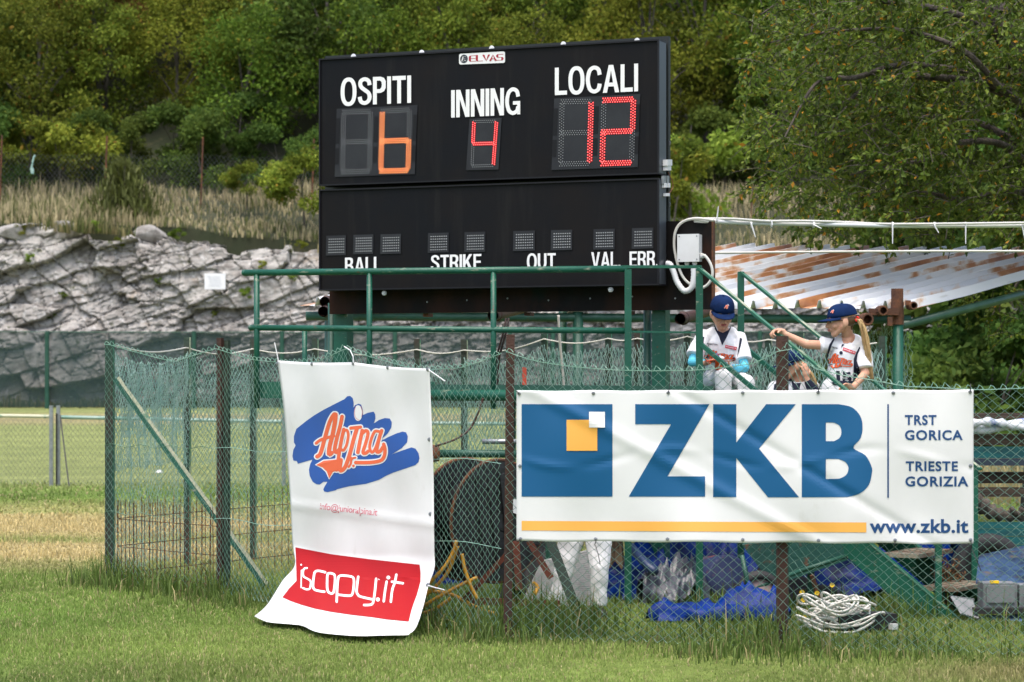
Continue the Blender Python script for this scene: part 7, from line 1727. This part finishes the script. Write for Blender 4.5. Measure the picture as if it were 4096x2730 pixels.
# ---------------- third child, sitting lower, hand at the ear
kid = thing('person', 'child in navy cap sitting low on the stairs behind the brown post, hand at ear', 'person', (2.12, 18.4, 1.15))
mb = MB(); hc = G(590, 1085, 18.42); W, rot, ax = head_prims(mb, hc, (-.90, -.38, -.12), (-.10, -.02, 1), 1.0)
neck = G(670, 1300, 18.46); chest = G(650, 1480, 18.48); pel = G(650, 1850, 18.5); pel.z = 1.25
shl, shr = G(360, 1400, 18.44), G(900, 1400, 18.5); elr, wr_ = G(900, 1450, 18.30), G(800, 1250, 18.30); ell_, wl_ = G(300, 1700, 18.40), G(500, 1800, 18.25)
mb.cap(W(0, -.03, -.03), .040, neck, .045); mb.cap(neck, .06, chest, .09); mb.cap(chest, .09, pel, .095); mb.cap(shl, .04, shr, .04)
for a, b, c_ in ((shl, ell_, wl_), (shr, elr, wr_)): mb.cap(a, .038, b, .033); mb.cap(b, .033, c_, .022)
hand_prims(mb, wr_, Vector((-.1, -.05, 1)), (-.5, .8, .1), .9, (.3, .5, .4), 1, (.6, .6, .3)); hand_prims(mb, wl_, (.6, -.4, -.2), (0, 0, -1), .85)
for sx in (-1, 1):
    h_ = pel + Vector((.07 * sx, 0, 0)); k_ = h_ + Vector((.05 * sx, -.30, .12)); f_ = Vector((k_.x, k_.y + .02, .80)); mb.cap(h_, .065, k_, .046); mb.cap(k_, .046, f_, .033); mb.cap(f_, .033, f_ + Vector((0, -.11, -.03)), .026)
bod, bv0 = blob('body', mb, m_skin, kid, .0055, 3); face_parts(W, rot, 1.0, kid, m_hairb); hat, bvh_ = cap_hat(W, rot, ax, 1.0, kid)
mb = MB(); mb.ell(W(0, -.030, .012), (.074, .076, .060), rot, 18, 12); mb.build('hair', m_hairb, kid, True)
pt = MB(); base_ = [(770, 1120), (830, 1170), (880, 1260), (915, 1350), (945, 1440)]; wd_ = [20, 45, 52, 50, 40]
for k in range(34):
    a_, b_ = rh.uniform(-1, 1), rh.uniform(-1, 1); q = crom([tuple(G(x + a_ * w_ + rh.gauss(0, 3), y, 18.42 + b_ * .03)) for (x, y), w_ in zip(base_, wd_)], 4); pt.tube(q, [.0055 * (1 - .4 * i / (len(q) - 1)) for i in range(len(q))], 4)
pt.build('long_hair', m_hairb, kid, True)
mb = MB(); mb.cap(G(660, 1360, 18.48), .075, chest, .115); mb.cap(chest, .12, pel, .125); mb.cap(shl, .056, shr, .056)
mb.tube([tuple(shl), tuple(shl.lerp(ell_, .7))], [.056, .064], 16); mb.tube([tuple(shr), tuple(shr.lerp(elr, .3))], [.056, .058], 16)
jer, bvj = blob('jersey', mb, m_jersey, kid, .007, 4, .005, 9, 8)
mb = MB(); mb.cap(shr.lerp(elr, .4), .044, elr, .042); mb.cap(elr, .042, elr.lerp(wr_, .62), .032); mb.cap(G(640, 1330, 18.46), .055, G(665, 1400, 18.46), .075); blob('undershirt', mb, m_navy, kid, .0065, 3, .003)
mb = MB()
for sx in (-1, 1):
    h_ = pel + Vector((.07 * sx, 0, 0)); k_ = h_ + Vector((.05 * sx, -.30, .12)); f_ = Vector((k_.x, k_.y + .02, .82)); mb.cap(h_, .09, k_, .064); mb.cap(k_, .064, f_, .05)
blob('trousers', mb, m_pants, kid, .008, 4, .005, 8, 9)
fj = projmap([bvj], 18.3)
poly_on(fj, [Gs(*p) for p in ((345, 1345), (378, 1330), (372, 1420), (336, 1425))], m_navy, kid, 'side_stripe')
poly_on(fj, [Gs(*p) for p in ((590, 1290), (640, 1330), (730, 1320), (700, 1420), (610, 1430))], m_navy, kid, 'undershirt_collar')

# ---------------- child standing under the platform, only the white trouser legs show
def Lg(x, y, Y): return ss(2000 + x / 1.9608, 2100 + y / 1.9608, Y)
std = thing('person', 'person in white baseball trousers standing behind the wide banner', 'person', (.66, 17.55, 0)); mb = MB()
pel = Lg(670, -40, 17.62); pel.z = .70; hl, hr = pel + Vector((-.075, 0, 0)), pel + Vector((.085, 0, 0)); kl, kr = Lg(520, 300, 17.55), Lg(785, 330, 17.5); al_, ar_ = Lg(432, 615, 17.5), Lg(778, 690, 17.5); al_.z = max(al_.z, .09); ar_.z = max(ar_.z, .09)
ch = Vector((pel.x - .05, 17.62, 1.08)); nk = Vector((pel.x - .06, 17.58, 1.24)); W, rot, ax = head_prims(mb, Vector((pel.x - .07, 17.54, 1.36)), (.3, -.9, -.3), (0, -.25, 1))
mb.cap(W(0, -.02, -.03), .042, nk, .045); mb.cap(nk, .06, ch, .095); mb.cap(ch, .095, pel, .095); sl_, sr_ = ch + Vector((-.17, 0, .07)), ch + Vector((.17, 0, .07)); mb.cap(sl_, .04, sr_, .04)
for a, b, c_ in ((sl_, sl_ + Vector((-.06, -.02, -.26)), sl_ + Vector((.02, -.18, -.36))), (sr_, sr_ + Vector((.06, -.02, -.26)), sr_ + Vector((-.04, -.18, -.34)))):
    mb.cap(a, .039, b, .034); mb.cap(b, .034, c_, .022); hand_prims(mb, c_, (.1, -.8, -.2), (0, 0, -1), .9)
for a, b, c_ in ((hl, kl, al_), (hr, kr, ar_)): mb.cap(a, .07, b, .05); mb.cap(b, .05, c_, .035)
bod, bv0 = blob('body', mb, m_skin, std, .006, 3); face_parts(W, rot, 1, std, m_hairk); cap_hat(W, rot, ax, 1, std)
mb = MB(); mb.ell(W(0, -.022, .018), (.076, .086, .070), rot, 18, 12); mb.build('hair', m_hairk, std, True)
mb = MB(); mb.cap(nk - Vector((0, 0, .06)), .075, ch, .12); mb.cap(ch, .12, pel + Vector((0, 0, .12)), .12); mb.cap(sl_, .055, sr_, .055)
for a, b in ((sl_, sl_ + Vector((-.06, -.02, -.26))), (sr_, sr_ + Vector((.06, -.02, -.26)))): mb.tube([tuple(a), tuple(a.lerp(b, .75))], [.055, .064], 16)
blob('jersey', mb, m_jersey, std, .008, 4, .005)
mb = MB(); mb.cap(hl, .10, hr, .10); mb.cap(pel, .11, pel + Vector((0, 0, .10)), .11)
for a, b, c_, fl_ in ((hl, kl, al_, .062), (hr, kr, ar_, .052)): mb.cap(a, .102, a.lerp(b, .55), .092); mb.cap(a.lerp(b, .5), .092, b, .070); mb.tube([tuple(b + (a - b).normalized() * .05), tuple(b), tuple(b.lerp(c_, .55)), tuple(c_ + (c_ - b).normalized() * .0)], [.066, .068, .058, fl_], 18)
blob('trousers', mb, m_pants, std, .006, 4, .010, 9, 12)
for c_, dx in ((al_, -.02), (ar_, .02)):
    mb = MB(); mb.cap(Vector((c_.x, c_.y + .03, .045)), .042, Vector((c_.x + dx, c_.y - .11, .035)), .033); mb.box((c_.x + dx * .5, c_.y - .04, .008), .085, .24, .016, 0); mb.build('shoe', m_tie, std, True)

bpy.data.scenes.remove(TMP)
